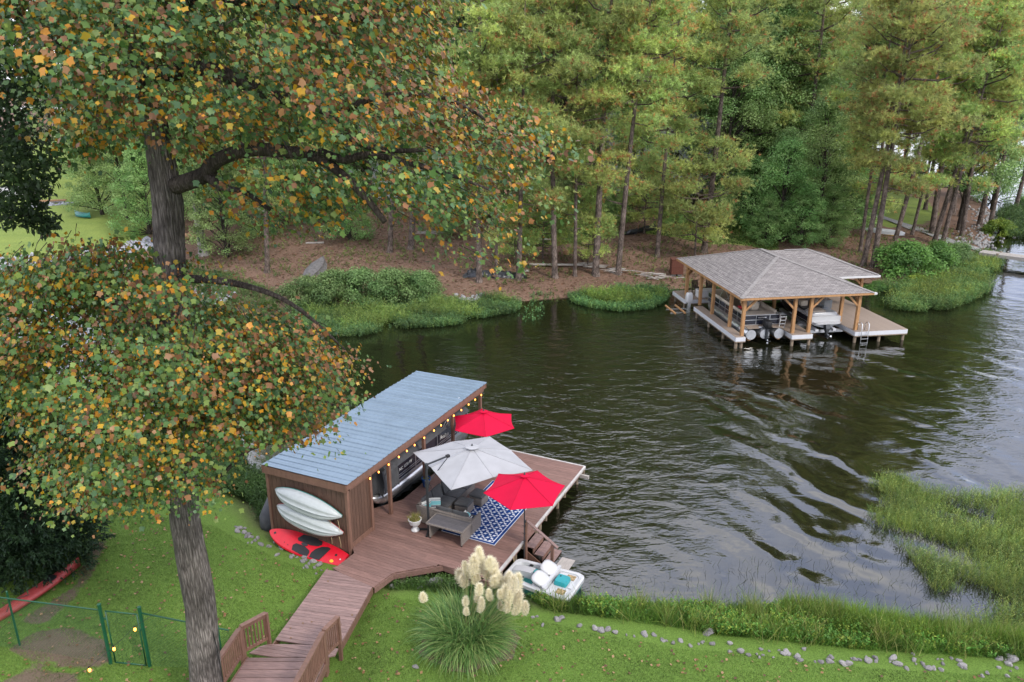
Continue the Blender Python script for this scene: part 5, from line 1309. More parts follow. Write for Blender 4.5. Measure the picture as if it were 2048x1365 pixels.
# white runabout on the lift in the right slip, stern to the viewer
rb = thing('speedboat', 'white runabout with navy hull sides on the right boathouse lift', 'boat', BW(6.15, .75, 0), B_ANG)
secs = []
for y, w, zk, zc, zs in ((0, 1.02, .72, .95, 1.50), (1.2, 1.10, .68, .95, 1.56), (2.8, 1.12, .68, .98, 1.62), (4.2, .98, .72, 1.08, 1.70), (5.3, .62, .88, 1.25, 1.78), (6.0, .10, 1.35, 1.55, 1.84)):
    secs.append([(0, y, zk), (w * .80, y, zc), (w * .97, y, zc + .12), (w, y, zs), (w * .9, y, zs + .04), (-w * .9, y, zs + .04), (-w, y, zs), (-w * .97, y, zc + .12), (-w * .8, y, zc)])
MB().loft(secs).build('hull', m_gel, rb, smooth=True, auto=.5)
for s in (-1, 1):
    st = []
    for y, w, zc, zs in ((.06, 1.015, 1.12, 1.42), (1.2, 1.10, 1.12, 1.46), (2.8, 1.12, 1.15, 1.52), (4.2, .985, 1.25, 1.60), (5.2, .66, 1.40, 1.68)):
        st.append([(s * (w - .02), y, zc), (s * (w + .012), y, zc), (s * (w + .012), y, zs), (s * (w - .02), y, zs)])
    MB().loft(st).build('navy_side', m_navy, rb)
MB().loft([[(x, y, z) for x, y in rrect(-.92, .92, .36, .26, 5)] for z in (1.10, 1.20)]).build('swim_platform', m_gel, rb, smooth=True, auto=.6)
MB().loft([[(x * k, .78 + y * k, z) for x, y in rrect(-.95, .95, .55, .2, 4)] for z, k in ((1.5, 1), (1.66, .97), (1.72, .88))]).build('sun_pad', m_gel, rb, smooth=True, auto=.6)
MB().box((-.3, .8, 1.76), (.9, .8, .08)).build('pad_cushion', m_cream, rb, bevel=.03)
MB().box((0, 2.3, 1.66), (1.8, 1.8, .10)).build('cockpit_floor', m_charc, rb); 
for x in (-.5, .5): MB().box((x, 2.2, 1.86), (.5, .45, .4)).build('seat', m_cream, rb, bevel=.06)
m_glass = M('smoked_windshield', (.30, .34, .36), .08, var=.05, spec=.8, alpha=.55)
ws = []
for x, y in ((-.98, 2.5), (-.8, 3.2), (-.3, 3.5), (.3, 3.5), (.8, 3.2), (.98, 2.5)): ws.append([(x, y, 1.64), (x * .92, y - .25, 2.08), (x * .92, y - .235, 2.08), (x, y + .015, 1.64)])
MB().loft(ws).build('windshield', m_glass, rb)
MB().loft([[(x, y, z) for x, y in ((.45, 1.2), (1.0, 1.2), (1.0, 1.9), (.45, 1.9))] for z in (1.7, 2.25)]).build('clear_curtain', m_glass, rb)
sd2 = MB().loft([[(.0 + sx * w, -.12 + sy * l - (.9 - z) * .2, z) for sx, sy in ((-1, -1), (1, -1), (1, 1), (-1, 1))] for z, w, l in ((1.05, .16, .2), (.8, .14, .24), (.5, .05, .12), (.18, .04, .1))]).build('stern_drive', m_charc, rb)
MB().ell((0, -.30, .34), (.07, .24, .07)).build('gearcase', m_charc, sd2, smooth=True)
pr = MB()
for k in range(3):
    a = k * 2.094; pr.loft([[(math.cos(a + s) * r_, -.56 + t_, .34 + math.sin(a + s) * r_) for s, t_ in ((-.35, -.03), (.35, .03), (.35, .045), (-.35, -.015))] for r_ in (.04, .12, .18)])
pr.build('propeller', m_chrome, sd2)
for x in (-.62, .62): MB().box((x, 2.4, .62), (.22, 5.0, .14)).build('lift_bunk', m_whitetrim, rb)
for y in (.3, 4.4): MB().box((0, y, .45), (2.9, .14, .2)).build('lift_beam', m_chrome, rb)

# ------------------------------------------------------------------ neighbours, houses, things on the far bank
def gpt(px, py): p = ground(px, py); p.z = gz(p.x, p.y); return p
cn = gpt(166, 434)
can = thing('canoe', 'overturned dark green canoe on the neighbouring lawn', 'canoe', cn, math.radians(-32)); can.scale = (.60, .95, .95)
secs = []
for i in range(11):
    x = -2.5 + 5 * i / 10; t = abs(x) / 2.5; w = .48 * max(.03, 1 - t ** 2.4); h = .46 + .16 * t ** 3
    secs.append([(x, w * math.cos(a), .04 + (h - .0) * math.sin(a) ** .8) for a in np.linspace(0, PI, 9)])
MB().loft(secs).build('hull', m_dteal, can, smooth=True)
for s in (-1, 1): MB().tube([(-2.5 + 5 * i / 10, s * (.48 * max(.03, 1 - (abs(-2.5 + .5 * i) / 2.5) ** 2.4) + .01), .05) for i in range(11)], .025, 5).build('gunwale', m_green, can)
sp = [gpt(0, 392), gpt(0, 378), gpt(96, 374), gpt(52, 400)]
zp = max(p.z for p in sp) + .15
tag(MB().prism([(p.x, p.y) for p in sp], zp - .5, zp).build('patio_slab', m_conc), 'pale concrete slab on the neighbouring lawn behind dark branch', 'patio slab')
wa, wb_ = gpt(55, 408), gpt(135, 405)
wll = thing('retaining_wall', 'low stone edging wall on the neighbouring lawn', 'wall', wa)
L = (wb_ - wa).length; d = (wb_ - wa).normalized()
for k in range(int(L / .45)):
    for r_ in range(2):
        MB().box(d * ((k + .5 * (r_ % 2)) * .45 + .2) + Vector((0, 0, .1 + r_ * .18)), (.43, .3, .17), rz=math.atan2(d.y, d.x)).build('stone', m_log if r_ else m_rock, wll)
def riprap(name, pxline, n, spread, size, tint=1.0, mat=None):
    bm = bmesh.new(); bmesh.ops.create_icosphere(bm, subdivisions=1, radius=1.0)
    tv = np.array([v.co for v in bm.verts]); tf = np.array([[v.index for v in f.verts] for f in bm.faces]); bm.free()
    P = []
    pts = [gpt(*q) for q in pxline]
    for _ in range(n):
        i = random.randrange(len(pts) - 1); t = random.random(); p = pts[i].lerp(pts[i + 1], t); p = Vector((p.x + random.gauss(0, spread), p.y + random.gauss(0, spread), 0)); P.append((p.x, p.y, max(gz(p.x, p.y), 0)))
    P = np.array(P); s = size * RNG.uniform(.5, 1.4, (n, 1, 1)) * RNG.uniform(.7, 1.2, (n, 1, 3)); Vv = tv[None] * s * RNG.uniform(.75, 1.15, (n, len(tv), 1)) + P[:, None, :]
    F = (np.arange(n)[:, None, None] * len(tv) + tf[None]).reshape(-1, 3)
    o = link(name, npmesh(name, Vv.reshape(-1, 3), F, mat or m_rip)); tag(o, kind='stuff'); return o
m_rip = M('pale_riprap', (.27, .275, .30), .85, var=.45, vs_=2.2, bump=.5, bs=8)
riprap('riprap', [(-80, 545), (0, 535), (60, 528), (140, 522), (200, 512), (260, 500), (300, 488)], 900, 1.0, .26)
riprap('riprap', [(-80, 560), (40, 552), (150, 545), (260, 535)], 500, .8, .26)
riprap('stone_edging', [(60, 416), (90, 413), (140, 408)], 160, .3, .2)
riprap('stone_edging', [(1965, 418), (1978, 440), (1972, 462), (1955, 482), (1940, 492)], 420, .9, .17, mat=m_pstone)
riprap('rubble', [(405, 570), (430, 590), (450, 605)], 90, .5, .16)
riprap('rubble', [(925, 598), (940, 604), (955, 606)], 40, .4, .22, mat=m_pstone)
# gravel path on the point, as a sheet lying on the slope
cl = [gpt(*q) for q in ((1640, 390), (1690, 420), (1750, 433), (1790, 444), (1830, 458), (1862, 470), (1900, 484), (1935, 494), (1962, 502))]
b_ = MB(); V = []
for i, p in enumerate(cl):
    q = (cl[min(i + 1, len(cl) - 1)] - cl[max(i - 1, 0)]); nn_ = Vector((-q.y, q.x, 0)).normalized() * .75
    for s in (-1, -.33, .33, 1): w = p + nn_ * s; V.append((w.x, w.y, gz(w.x, w.y) + .10))
b_.add(V, [(i * 4 + k, i * 4 + k + 1, (i + 1) * 4 + k + 1, (i + 1) * 4 + k) for i in range(len(cl) - 1) for k in range(3)])
tag(b_.build('gravel_path', m_pstone), kind='structure')
# pier at the right
pr0, pr1 = at(1962, 503, .9), at(2110, 522, .9)
pier = thing('pier', 'grey timber pier leaving the rocky point at right', 'pier', (pr0.x, pr0.y, 0), math.atan2(pr1.y - pr0.y, pr1.x - pr0.x))
L = 24.0
for k in range(int(L / .3)): MB().box((k * .3 + .15, 0, .9), (.285, 1.5, .05)).build('plank', m_board, pier)
for s in (-.72, .72): MB().bar((0, s, .76), (L, s, .76), .06, .24).build('side_beam', m_board, pier)
for k in range(8):
    for s in (-.65, .65): MB().tube([(1.5 + k * 3, s, -1.4), (1.5 + k * 3, s, 1.0 + (.9 if k % 2 else 0))], .12, 8).build('piling', m_pile, pier)
wbt = gpt(1768, 468)
wb2 = thing('rowing_boat', 'white flat boat lying upside down under leaning pines', 'boat', wbt, math.radians(-38))
secs = [[(x, w * c, .05 + h * s) for c, s in ((1, 0), (.9, .7), (.6, 1), (-.6, 1), (-.9, .7), (-1, 0))] for x, w, h in ((-1.9, .5, .4), (-.8, .62, .42), (.6, .6, .42), (1.6, .35, .4), (2.0, .06, .3))]
MB().loft(secs).build('hull', m_white, wb2, smooth=True, auto=.6); MB().box((-.3, 0, .03), (3.2, 1.28, .05)).build('yellow_rim', M('yellow_trim', (.6, .38, .05), .5), wb2)
# grey overturned boat behind the bushes
gb_ = gpt(632, 545)
gbo = thing('overturned_boat', 'weathered grey boat tipped up behind the far bank bushes', 'boat', gb_, math.radians(70)); gbo.scale = (.8, .8, .85)
secs = []
for x, w, h in ((-1.5, .75, .55), (-.6, .95, .72), (.5, .9, .75), (1.4, .5, .7), (1.9, .08, .6)):
    secs.append([(x, w * math.cos(a) * (1 + .13 * math.cos(8 * a)), .1 + h * math.sin(a) + .25 * (1.9 - x) * 0) for a in np.linspace(0, PI, 13)])
MB().loft([[tuple(Matrix.Rotation(-.35, 3, 'Y') @ Vector(p)) for p in s_] for s_ in secs])  .build('hull', M('weathered_grey_hull', (.105, .10, .098), .85, var=.35, vs_=5, bump=.4, bs=12), gbo, smooth=True, auto=.4)
# sheeting, boards, silt fence, barrel, log, brush
def lump(name, label, cat, px, L, W, H, mat, rz=0.0, seed=1):
    p = gpt(*px); o = thing(name, label, cat, p, rz); r = random.Random(seed); V, F = [], []; nu, nv = 22, 7
    for i in range(nu + 1):
        for j in range(nv + 1):
            x, y = L * (i / nu - .5), W * (j / nv - .5); e = min(1, 4 * min(i / nu, 1 - i / nu)) * min(1, 3 * min(j / nv, 1 - j / nv))
            V.append((x + r.uniform(-.1, .1), y + r.uniform(-.06, .06), (gz(p.x + x * math.cos(rz) - y * math.sin(rz), p.y + x * math.sin(rz) + y * math.cos(rz)) - p.z) + H * e * r.uniform(.35, 1) + .02))
    MB().add(V, [(i * (nv + 1) + j, (i + 1) * (nv + 1) + j, (i + 1) * (nv + 1) + j + 1, i * (nv + 1) + j + 1) for i in range(nu) for j in range(nv)]).build('sheet', mat, o, smooth=False)
    return o
lump('plastic_sheeting', 'crumpled black plastic sheeting between pine trunks on far bank', 'plastic sheeting', (990, 553), 5.2, .9, .5, m_film, .02, 3)
lump('plastic_sheeting', 'smaller black sheeting at left behind the nearest pine trunk', 'plastic sheeting', (948, 548), 1.4, .8, .5, m_film, .1, 8)
def boards(label, a, b, w=.25, h=.12):
    p, q = gpt(*a), gpt(*b); o = thing('board', label, 'board', p); MB().bar((0, 0, .12), q - p + Vector((0, 0, .12)), w, h).build('timber', m_board, o)
boards('long pale board lying on pine straw behind the trunks', (1058, 532), (1165, 533)); boards('short pale board sticking out of the black sheeting', (1040, 545), (1058, 545), .2)
boards('thin grey pole lying by the grass patch on the slope', (1076, 482), (1130, 481), .12); boards('short grey stake lying on the bare red slope', (1054, 412), (1070, 412), .15)
boards('grey timber lying at far left bank behind tree', (612, 489), (648, 488), .16)
s0_, s1_, s2_, s3_ = gpt(1203, 473), gpt(1236, 472), gpt(1268, 470), gpt(1313, 459)
sf = thing('silt_fence', 'sagging black silt fence across the pine straw slope', 'silt fence', s0_)
pts = []
for a, b in ((s0_, s1_), (s1_, s2_), (s2_, s3_)):
    for k in range(6): pts.append(a.lerp(b, k / 6) - s0_)
pts.append(s3_ - s0_); rows = []
for i, p in enumerate(pts):
    h = .35 + .35 * (i / len(pts)) ** 2 + random.uniform(-.08, .08); rows.append([p + Vector((0, random.uniform(-.1, .1), .0)), p + Vector((0, -.12 + random.uniform(-.1, .1), h * .5)), p + Vector((0, .05 + random.uniform(-.1, .1), h))])
MB().loft(rows, closed=False, cap=False).build('fabric', m_film, sf)
for p in (pts[0], pts[8], pts[13], pts[-1]): MB().bar(p, p + Vector((0, 0, .9)), .06, .06).build('stake', m_log, sf)
bp0 = gpt(1352, 551)
brl = thing('burn_barrel', 'rusty square burn barrel on blocks beside the boathouse', 'barrel', bp0)
MB().loft([[(x, y, z) for x, y in rrect(-.5, .5, .42, .05, 2)] for z in (.18, .22, .8, .86, 1.35, 1.42)]).build('body', m_rust, brl); 
for z in (.2, .8, 1.4): MB().loft([[(x * 1.05, y * 1.05, z + dz) for x, y in rrect(-.5, .5, .42, .05, 2)] for dz in (-.03, .03)]).build('band', m_rust, brl)
for x in (-.25, .25): MB().box((x, 0, .08), (.35, .5, .18)).build('block', m_conc, brl)
lg = gpt(372, 480); lgo = thing('log', 'cut orange brown log lying left of the pale trunk', 'log', lg, .15)
MB().tube([(-1.2, 0, .28), (-.2, .1, .34), (.5, 0, .3), (1.3, -.1, .25)], [.28, .34, .3, .2], 9).build('stem', m_log, lgo, smooth=True, auto=.8)
MB().tube([(.2, .1, .4), (.5, .3, .75)], [.14, .1], 7).build('stub', m_log, lgo)
lg = gpt(1132, 508); lgo = thing('stump', 'small cut stump with fresh orange face on the pine straw', 'stump', lg)
MB().tube([(0, 0, -.05), (0, 0, .32)], [.3, .26], 10).build('stem', m_log, lgo)
for (qx, qy), lab in (((1180, 537), 'pile of pale cut branches at foot of biggest front pine'), ((1225, 545), 'scatter of green and grey sticks between two front pines'), ((1305, 556), 'scatter of pale sticks left of the rusty barrel'), ((860, 470), 'brush pile of grey branches behind the far bushes')):
    p = gpt(qx, qy); o = thing('brush_pile', lab, 'brush pile', p); b_ = MB()
    for k in range(16):
        a = random.uniform(-.5, .5) + (PI if random.random() < .5 else 0); c = Vector((random.gauss(0, .6), random.gauss(0, .35), random.uniform(.05, .3))); d = Vector((math.cos(a), math.sin(a), random.uniform(-.1, .15))) * random.uniform(.4, .9)
        b_.tube([c - d, c + Vector((0, 0, .04)), c + d], [.035, .03, .012], 5)
    b_.build('branches', m_board, o, kind='stuff')

# houses
def house(label, loc, rz, W, D, H, wallm, roofm, nwin, rise=2.4, floor=0.0):
    h = thing('house', label, 'house', loc, rz)
    nb_ = int(H / .28)
    w_ = MB().box((0, D / 2, H / 2 - .6 + floor), (W, D, H + 1.2)).build('wall', wallm, h)
    for k in range(nb_): MB().box((0, -.015, floor + .14 + k * .28), (W + .02, .05, .262), rx=.09).build('clapboard', wallm, w_)
    MB().loft([[(x, y, z) for y, z in ((-.5, H + floor), (D / 2, H + floor + rise), (D + .5, H + floor), (D / 2, H + floor + rise - .2))] for x in (-W / 2 - .5, W / 2 + .5)]).build('roof', roofm, h)
    MB().bar((-W / 2 - .5, -.5, H + floor - .04), (W / 2 + .5, -.5, H + floor - .04), .14, .16).build('gutter', m_white, h)
    for k in range(nwin):
        x = -W / 2 + W * (k + .5) / nwin
        f = MB().box((x, -.06, floor + H * .55), (1.3, .08, 1.7)).build('window', m_white, h)
        for dx in (-.29, .29):
            for dz in (-.38, .38): MB().box((x + dx, -.105, floor + H * .55 + dz), (.50, .02, .68)).build('pane', m_win, f)
    for x in (-W / 2, W / 2): MB().box((x, -.03, floor + H / 2), (.18, .12, H)).build('corner_board', m_white, h)
    return h
h1p = gpt(1330, 405)
h1 = house('pale blue grey house with dark railed deck behind front pines', (h1p.x + 1.5, h1p.y + 4, h1p.z), -.06, 15, 8, 5.6, m_clap, m_asph, 5, floor=1.4)
dk = thing('raised_deck', 'dark railed wooden deck on lattice in front of pale house', 'deck', (h1p.x + 1.5, h1p.y + 1.8, h1p.z), -.06)
for k in range(30): MB().box((-6.5 + k * .45 + .22, 0, 1.6), (.43, 3.6, .05)).build('plank', m_board, dk)
MB().bar((-6.5, -1.8, 1.45), (7, -1.8, 1.45), .06, .28).build('rim_board', M('slate_blue_board', (.10, .13, .17), .7), dk)
for k in range(8): MB().box((-6.4 + k * 1.9, -1.75, 1.2), (.12, .12, 2.9)).build('post', m_dark, dk)
for z in (1.75, 2.65): MB().bar((-6.5, -1.75, z), (7, -1.75, z), .06, .07).build('rail', m_dark, dk)
for k in range(88): MB().box((-6.45 + k * .152, -1.75, 2.2), (.035, .035, .9)).build('baluster', m_dark, dk)
for k in range(26):
    for s in (1, -1): MB().bar((2.2 + k * .18 - s * .55, -1.82, .1), (2.2 + k * .18 + s * .55, -1.82, 1.25), .03, .02, up=(0, 1, 0)).build('lattice_strip', m_log, dk)
for k in range(7): MB().box((4.2 + k * .3, -2.6, 2.9 - k * .0 + .18 * k - .9), (.3, .9, .05)).build('stair_tread', m_dark, dk)
MB().bar((4.0, -2.2, 2.7), (6.4, -2.2, 4.1), .06, .08).build('stair_rail', m_dark, dk)
h2p = gpt(1585, 380)
house('tan house with white trim half hidden behind rounded tree', (h2p.x + 2, h2p.y + 9, h2p.z + .5), .1, 12, 8, 5.2, m_tanwall, m_asph, 4, floor=.8)
h3p = gpt(835, 400)
house('pale house glimpsed through tulip tree leaves', (h3p.x, h3p.y + 3, h3p.z), .05, 11, 8, 5.0, m_clap, m_asph, 4, floor=.8)
dv = [gpt(*q) for q in ((1130, 335), (1240, 330), (1300, 345), (1150, 352))]
V = [(p.x, p.y, p.z + .06) for p in dv]
tag(MB().add(V, [(0, 1, 2, 3)]).build('driveway', m_conc), kind='structure')
# ------------------------------------------------------------------ trees
def tube_np(pts, rs, n=8):
    m = MB().tube(pts, rs, n, cap=False); return m.v, m.f
def tree(name, label, p, trunk, crown, rz=0.0, s=1.0, group=None, tilt=(0, 0), limbs=None):
    r = thing(name, label, 'tree', p, 0, group)
    r.rotation_euler = (tilt[0], tilt[1], rz); r.scale = (s, s, s)
    link('trunk', trunk, r); link('crown', crown, r)
    return r

def pine_mesh(seed, H, R, bare, low=(), nb=44, dens=1.0, warm=.12):
    rg = np.random.default_rng(seed); rn = random.Random(seed)
    bend = rn.uniform(-.5, .5), rn.uniform(-.5, .5)
    def axis(h): t = h / H; return Vector((bend[0] * math.sin(t * 2.6) , bend[1] * math.sin(t * 2.2), h))
    tr = MB(); hs = [0, .25, .8] + [H * k / 9 for k in range(1, 10)]
    tr.tube([axis(h) for h in hs], [R * (1.45 if h == 0 else 1.15 if h == .25 else 1.0) * (1 - .86 * (h / H) ** 1.1) for h in hs], 10, cap=False)
    pads = []
    specs = []
    for k in range(nb):
        hw = bare + (H - bare) * ((k + .5) / nb) ** .95 + rn.uniform(-.25, .25); a0 = rn.uniform(0, 6.28)
        for q in range(rn.choice((2, 3, 3))): specs.append((hw + rn.uniform(-.2, .2), (a0 + q * 2.3 + rn.uniform(-.4, .4), None)))
    for k in range(7):   # dead stubs below the crown
        h = bare * rn.uniform(.35, 1.0); aa = rn.uniform(0, 6.28); b = axis(h); L = rn.uniform(.4, 1.6); tr.tube([b, b + Vector((math.cos(aa) * L, math.sin(aa) * L, rn.uniform(-.1, .3)))], [.03, .008], 4, cap=False)
    specs += [(h, (a_, L)) for h, a_, L in low]
    for h, fix in specs:
        t = (h - bare) / (H - bare)
        L = (.35 + 3.5 * max(0, math.sin(PI * min(1, (.22 + .78 * max(t, 0)) ** .9)))) * rn.uniform(.55, 1.15) if fix[1] is None else fix[1]
        a = fix[0]
        rise = (rn.uniform(-.05, .35) + .5 * max(t, 0)) * L
        b = axis(h); d = Vector((math.cos(a), math.sin(a), 0)); e = b + d * L + Vector((0, 0, rise)); m = b.lerp(e, .55) - Vector((0, 0, .10 * L))
        r0 = .025 + .018 * L
        tr.tube([b, m, e], [r0, r0 * .7, r0 * .25], 5, cap=False)
        for q in range(2 if L > 1.5 else 1):
            c = b.lerp(e, 1 - .27 * q) + Vector((rn.gauss(0, .35), rn.gauss(0, .35), .18 + rn.gauss(0, .12))); pads.append((c, d, rn.uniform(.8, 1.35) * (1 if L > 1.2 else .65)))
            if q and L > 1.4:
                c2 = c + Vector((-d.y, d.x, 0)) * rn.choice((-1, 1)) * rn.uniform(.5, .95); tr.tube([b.lerp(e, .8 - .27 * q), c2], [.02, .008], 4, cap=False); pads.append((c2, d, rn.uniform(.7, 1.1)))
    top = axis(H); pads += [(top, Vector((0, 0, 1)), .7), (axis(H - .8), Vector((1, 0, 0)), .7)]
    P, T, C = [], [], []
    for c, d, r in pads:
        n = int(44 * dens * (r / .8) ** 2); base = np.array([.222, .295, .098]) * rn.uniform(.72, 1.25)
        if rn.random() < .35: base = np.array([.31, .365, .115]) * rn.uniform(.85, 1.15)
        o = rg.normal(size=(n, 3)) * np.array([.48, .48, .30]) * r
        o[:, 2] = np.abs(o[:, 2]) * np.where(rg.random(n) < .75, 1, -1)
        Pc = np.array(c) + o; ax = unit(o * np.array([1, 1, .6]) + np.array(d) * .35 * r + np.array([0, 0, .45 * r]))
        P.append(Pc); T.append(ax)
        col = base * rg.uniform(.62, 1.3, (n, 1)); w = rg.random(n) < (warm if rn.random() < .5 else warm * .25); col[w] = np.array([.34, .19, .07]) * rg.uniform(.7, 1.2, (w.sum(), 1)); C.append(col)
    P = np.concatenate(P); T = np.concatenate(T); C = np.concatenate(C); k = 10
    Pn = np.repeat(P, k, 0); Tn = unit(np.repeat(T, k, 0) * .75 + rg.normal(size=(len(P) * k, 3)) * .62); Cn = np.repeat(C, k, 0) * rg.uniform(.85, 1.15, (len(P) * k, 1))
    V, F, Cc = cards(Pn, Tn, rg.normal(size=Tn.shape), rg.uniform(.24, .40, len(Pn)), .046, *NEEDLE, Cn)
    tm = bpy.data.meshes.new('trunk'); tm.from_pydata(tr.v, [], tr.f); tm.polygons.foreach_set('use_smooth', [True] * len(tm.polygons)); tm.materials.append(m_pbark)
    return tm, npmesh('crown', V, F, l_pine, Cc)

def broad_mesh(seed, H, W, bare, nl=24000, leaf=.19, cols=((.125, .225, .072), (.165, .27, .09), (.205, .30, .105)), bark=None, rtrunk=.2, nclump=170, lowden=1.0, shape=.75):
    rg = np.random.default_rng(seed); rn = random.Random(seed); tr = MB()
    tr.tube([(0, 0, -.1), (.05, 0, .5), (rn.uniform(-.2, .2), rn.uniform(-.2, .2), bare + (H - bare) * .4), (rn.uniform(-.4, .4), rn.uniform(-.4, .4), H * .93)], [rtrunk * 1.35, rtrunk, rtrunk * .65, .03], 9, cap=False)
    cen = []
    for k in range(nclump):
        t = rn.random() ** .85; z = bare + (H - bare) * t
        env = W * (max(.02, math.sin(PI * min(1, (.16 + .84 * t) ** shape)))) ** .65
        a = rn.uniform(0, 2 * PI); r = env * math.sqrt(rn.uniform(.12, 1)); c = Vector((r * math.cos(a), r * math.sin(a), z)); cen.append((c, rn.uniform(.55, 1.15) * W * .26))
        if k % 3 == 0: tr.tube([(0, 0, max(bare * .6, z - r * .7)), c * .5 + Vector((0, 0, z * .5 - r * .12)), c], [rtrunk * .3, .05, .015], 5, cap=False)
    per = np.array([c[1] ** 2 for c in cen]); per = (per / per.sum() * nl).astype(int) + 4
    P, N, C = [], [], []
    for (c, r), n in zip(cen, per):
        o = rsphere(n, rg) * (rg.random((n, 1)) ** .45) * np.array([1, 1, .62]) * r; P.append(np.array(c) + o)
        N.append(unit(o) * .5 + np.array([0, 0, .8]) + rg.normal(size=(n, 3)) * .45)
        b = np.array(cols[rn.randrange(len(cols))]) * rn.uniform(.78, 1.25); C.append(b * rg.uniform(.75, 1.3, (n, 1)))
    P = np.concatenate(P); N = unit(np.concatenate(N)); C = np.concatenate(C)
    T = unit(np.cross(N, rsphere(len(P), rg))) - np.array([0, 0, .35])
    V, F, Cc = cards(P, T, N, leaf * rg.uniform(.7, 1.25, len(P)), leaf * .72, *DIAMOND, C)
    tm = bpy.data.meshes.new('trunk'); tm.from_pydata(tr.v, [], tr.f); tm.polygons.foreach_set('use_smooth', [True] * len(tm.polygons)); tm.materials.append(bark or m_obark)
    return tm, npmesh('crown', V, F, l_broad, Cc)

LOWA = [(4.2, 3.6, 1.7), (5.4, 5.2, 1.9), (6.6, 4.4, 2.4), (8.0, 3.2, 2.2), (8.6, .6, 1.9)]
LOWB = [(6.0, 4.9, 2.3), (7.6, 3.6, 2.5), (9.2, 5.6, 2.2), (9.8, 2.2, 2.2)]
PINES = [pine_mesh(11, 25, .25, 11.3, LOWB, nb=12), pine_mesh(12, 23, .17, 8.5, LOWA, nb=9), pine_mesh(13, 27, .30, 13, LOWB[1:], nb=13), pine_mesh(14, 24, .24, 9.8, LOWA[2:], nb=11), pine_mesh(15, 26, .25, 12, LOWB[:2], nb=14, warm=.28), pine_mesh(16, 9, .10, 1.6, (), nb=9)]  # raised warm share paints warm sunlight into that pine's needle colour
BROADS = [broad_mesh(21, 17, 4.6, 4.0), broad_mesh(22, 14, 4.2, 1.0, cols=((.145, .25, .085), (.195, .30, .105), (.235, .33, .12))), broad_mesh(23, 19, 4.2, 6.0, cols=((.11, .20, .07), (.145, .24, .085))), broad_mesh(24, 9.5, 3.6, .3, nl=20000, leaf=.16, cols=((.125, .24, .07), (.175, .295, .095), (.225, .335, .115)))]

def base_at(px, py): p = ground(px, py); return Vector((p.x, p.y, gz(p.x, p.y) - .05))
def lean_from(px0, py0, px1, py1):
    """tilt about Y (sideways lean) of a trunk seen between two pixels, found at constant depth"""
    a = base_at(px0, py0); b = aty(px1, py1, a.y); return a, math.atan2(b.x - a.x, b.z - a.z)
GP = 'tall pines along the far bank'
front = [ # base px, point further up, mesh, scale, spin, label
 ((958, 564), (960, 300), 0, .98, .3, 'stout pine nearest the tulip tree leaves on the far bank'),
 ((993, 560), (996, 300), 1, .80, 1.2, 'thin pine with black sheeting on both sides of its foot'),
 ((1037, 560), (1043, 330), 3, .95, 2.0, 'slim pine at the right end of the black sheeting'),
 ((1110, 556), (1117, 200), 3, 1.02, .1, 'straight pine behind the left part of the long pale board'),
 ((1150, 553), (1151, 250), 1, .95, 3.4, 'thinnest pine rising at the right end of the long pale board'),
 ((1191, 551), (1222, 120), 2, 1.0, .9, 'thickest far bank pine beside the pile of cut branches'),
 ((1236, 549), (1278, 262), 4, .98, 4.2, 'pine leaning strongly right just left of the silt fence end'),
 ((1314, 515), (1336, 280), 3, .92, 5.2, 'leaning pine below the right end of the silt fence'),
 ((1408, 505), (1452, 70), 2, .98, 2.6, 'tall pine standing behind the left corner of the boathouse roof'),
 ((1726, 532), (1780, 220), 3, 1.02, 2.4, 'left one of the twin pine trunks right of the boathouse roof'),
 ((1746, 534), (1800, 240), 3, 1.06, 1.0, 'right one of the twin pine trunks right of the boathouse roof'),
 ((1720, 505), (1750, 300), 1, 1.0, 2.2, 'thin dark pine just left of the twin trunks'),
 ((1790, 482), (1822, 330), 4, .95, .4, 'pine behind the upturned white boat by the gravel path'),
 ((1824, 470), (1840, 400), 1, .98, 4.0, 'thin pine crossing the middle of the gravel path'),
 ((1868, 486), (1895, 395), 0, .94, 5.0, 'left of a close pair of pines at the bend of the path'),
 ((1884, 490), (1910, 400), 3, .95, .8, 'right of a close pair of pines at the bend of the path'),
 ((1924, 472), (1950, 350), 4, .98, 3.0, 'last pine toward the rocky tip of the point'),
 ((1958, 452), (1990, 300), 2, .96, 2.1, 'pine partly hidden at the edge of the rocky tip'),
 ((1978, 462), (2010, 300), 0, 1.0, 3.9, 'bushy pine at the very end of the rocky point'),
 ((2030, 420), (2060, 250), 4, 1.05, .2, 'big pine tinted by warm light at the right edge beyond the point'),
 ((1905, 430), (1930, 250), 2, 1.05, 5.1, 'tall full pine behind the mulch at the end of the path'),
 ((1850, 420), (1880, 250), 0, 1.0, 2.8, 'tall pine rising from the lawn edge on the point'),
 ((535, 545), (536, 430), 3, .9, 1.4, 'bare reddish pine trunk left of the weathered boat'),
 ((780, 505), (782, 440), 0, .95, 2.5, 'pine trunk behind the bushes under hanging tulip leaves'),
 ((822, 498), (826, 420), 2, .95, 5.5, 'second pine trunk behind the bushes, right of the first'),
]
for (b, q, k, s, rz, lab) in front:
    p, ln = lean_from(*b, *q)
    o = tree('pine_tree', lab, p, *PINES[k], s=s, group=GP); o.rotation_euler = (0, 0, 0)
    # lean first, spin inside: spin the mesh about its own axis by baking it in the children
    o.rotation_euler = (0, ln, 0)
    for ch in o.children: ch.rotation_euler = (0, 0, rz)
def bt(px, py, k, s, rz, label, name='broadleaf_tree', group=None):
    p = base_at(px, py); return tree(name, label, p, *BROADS[k], rz=rz, s=s, group=group)
bt(1630, 470, 1, .98, .3, 'rounded leafy tree behind the boathouse roof'); bt(1560, 482, 3, 1.0, 1.2, 'low spreading tree with grey branches behind boathouse roof'); bt(1690, 462, 3, .95, 2.2, 'bright green bushy tree left of the twin pines', )
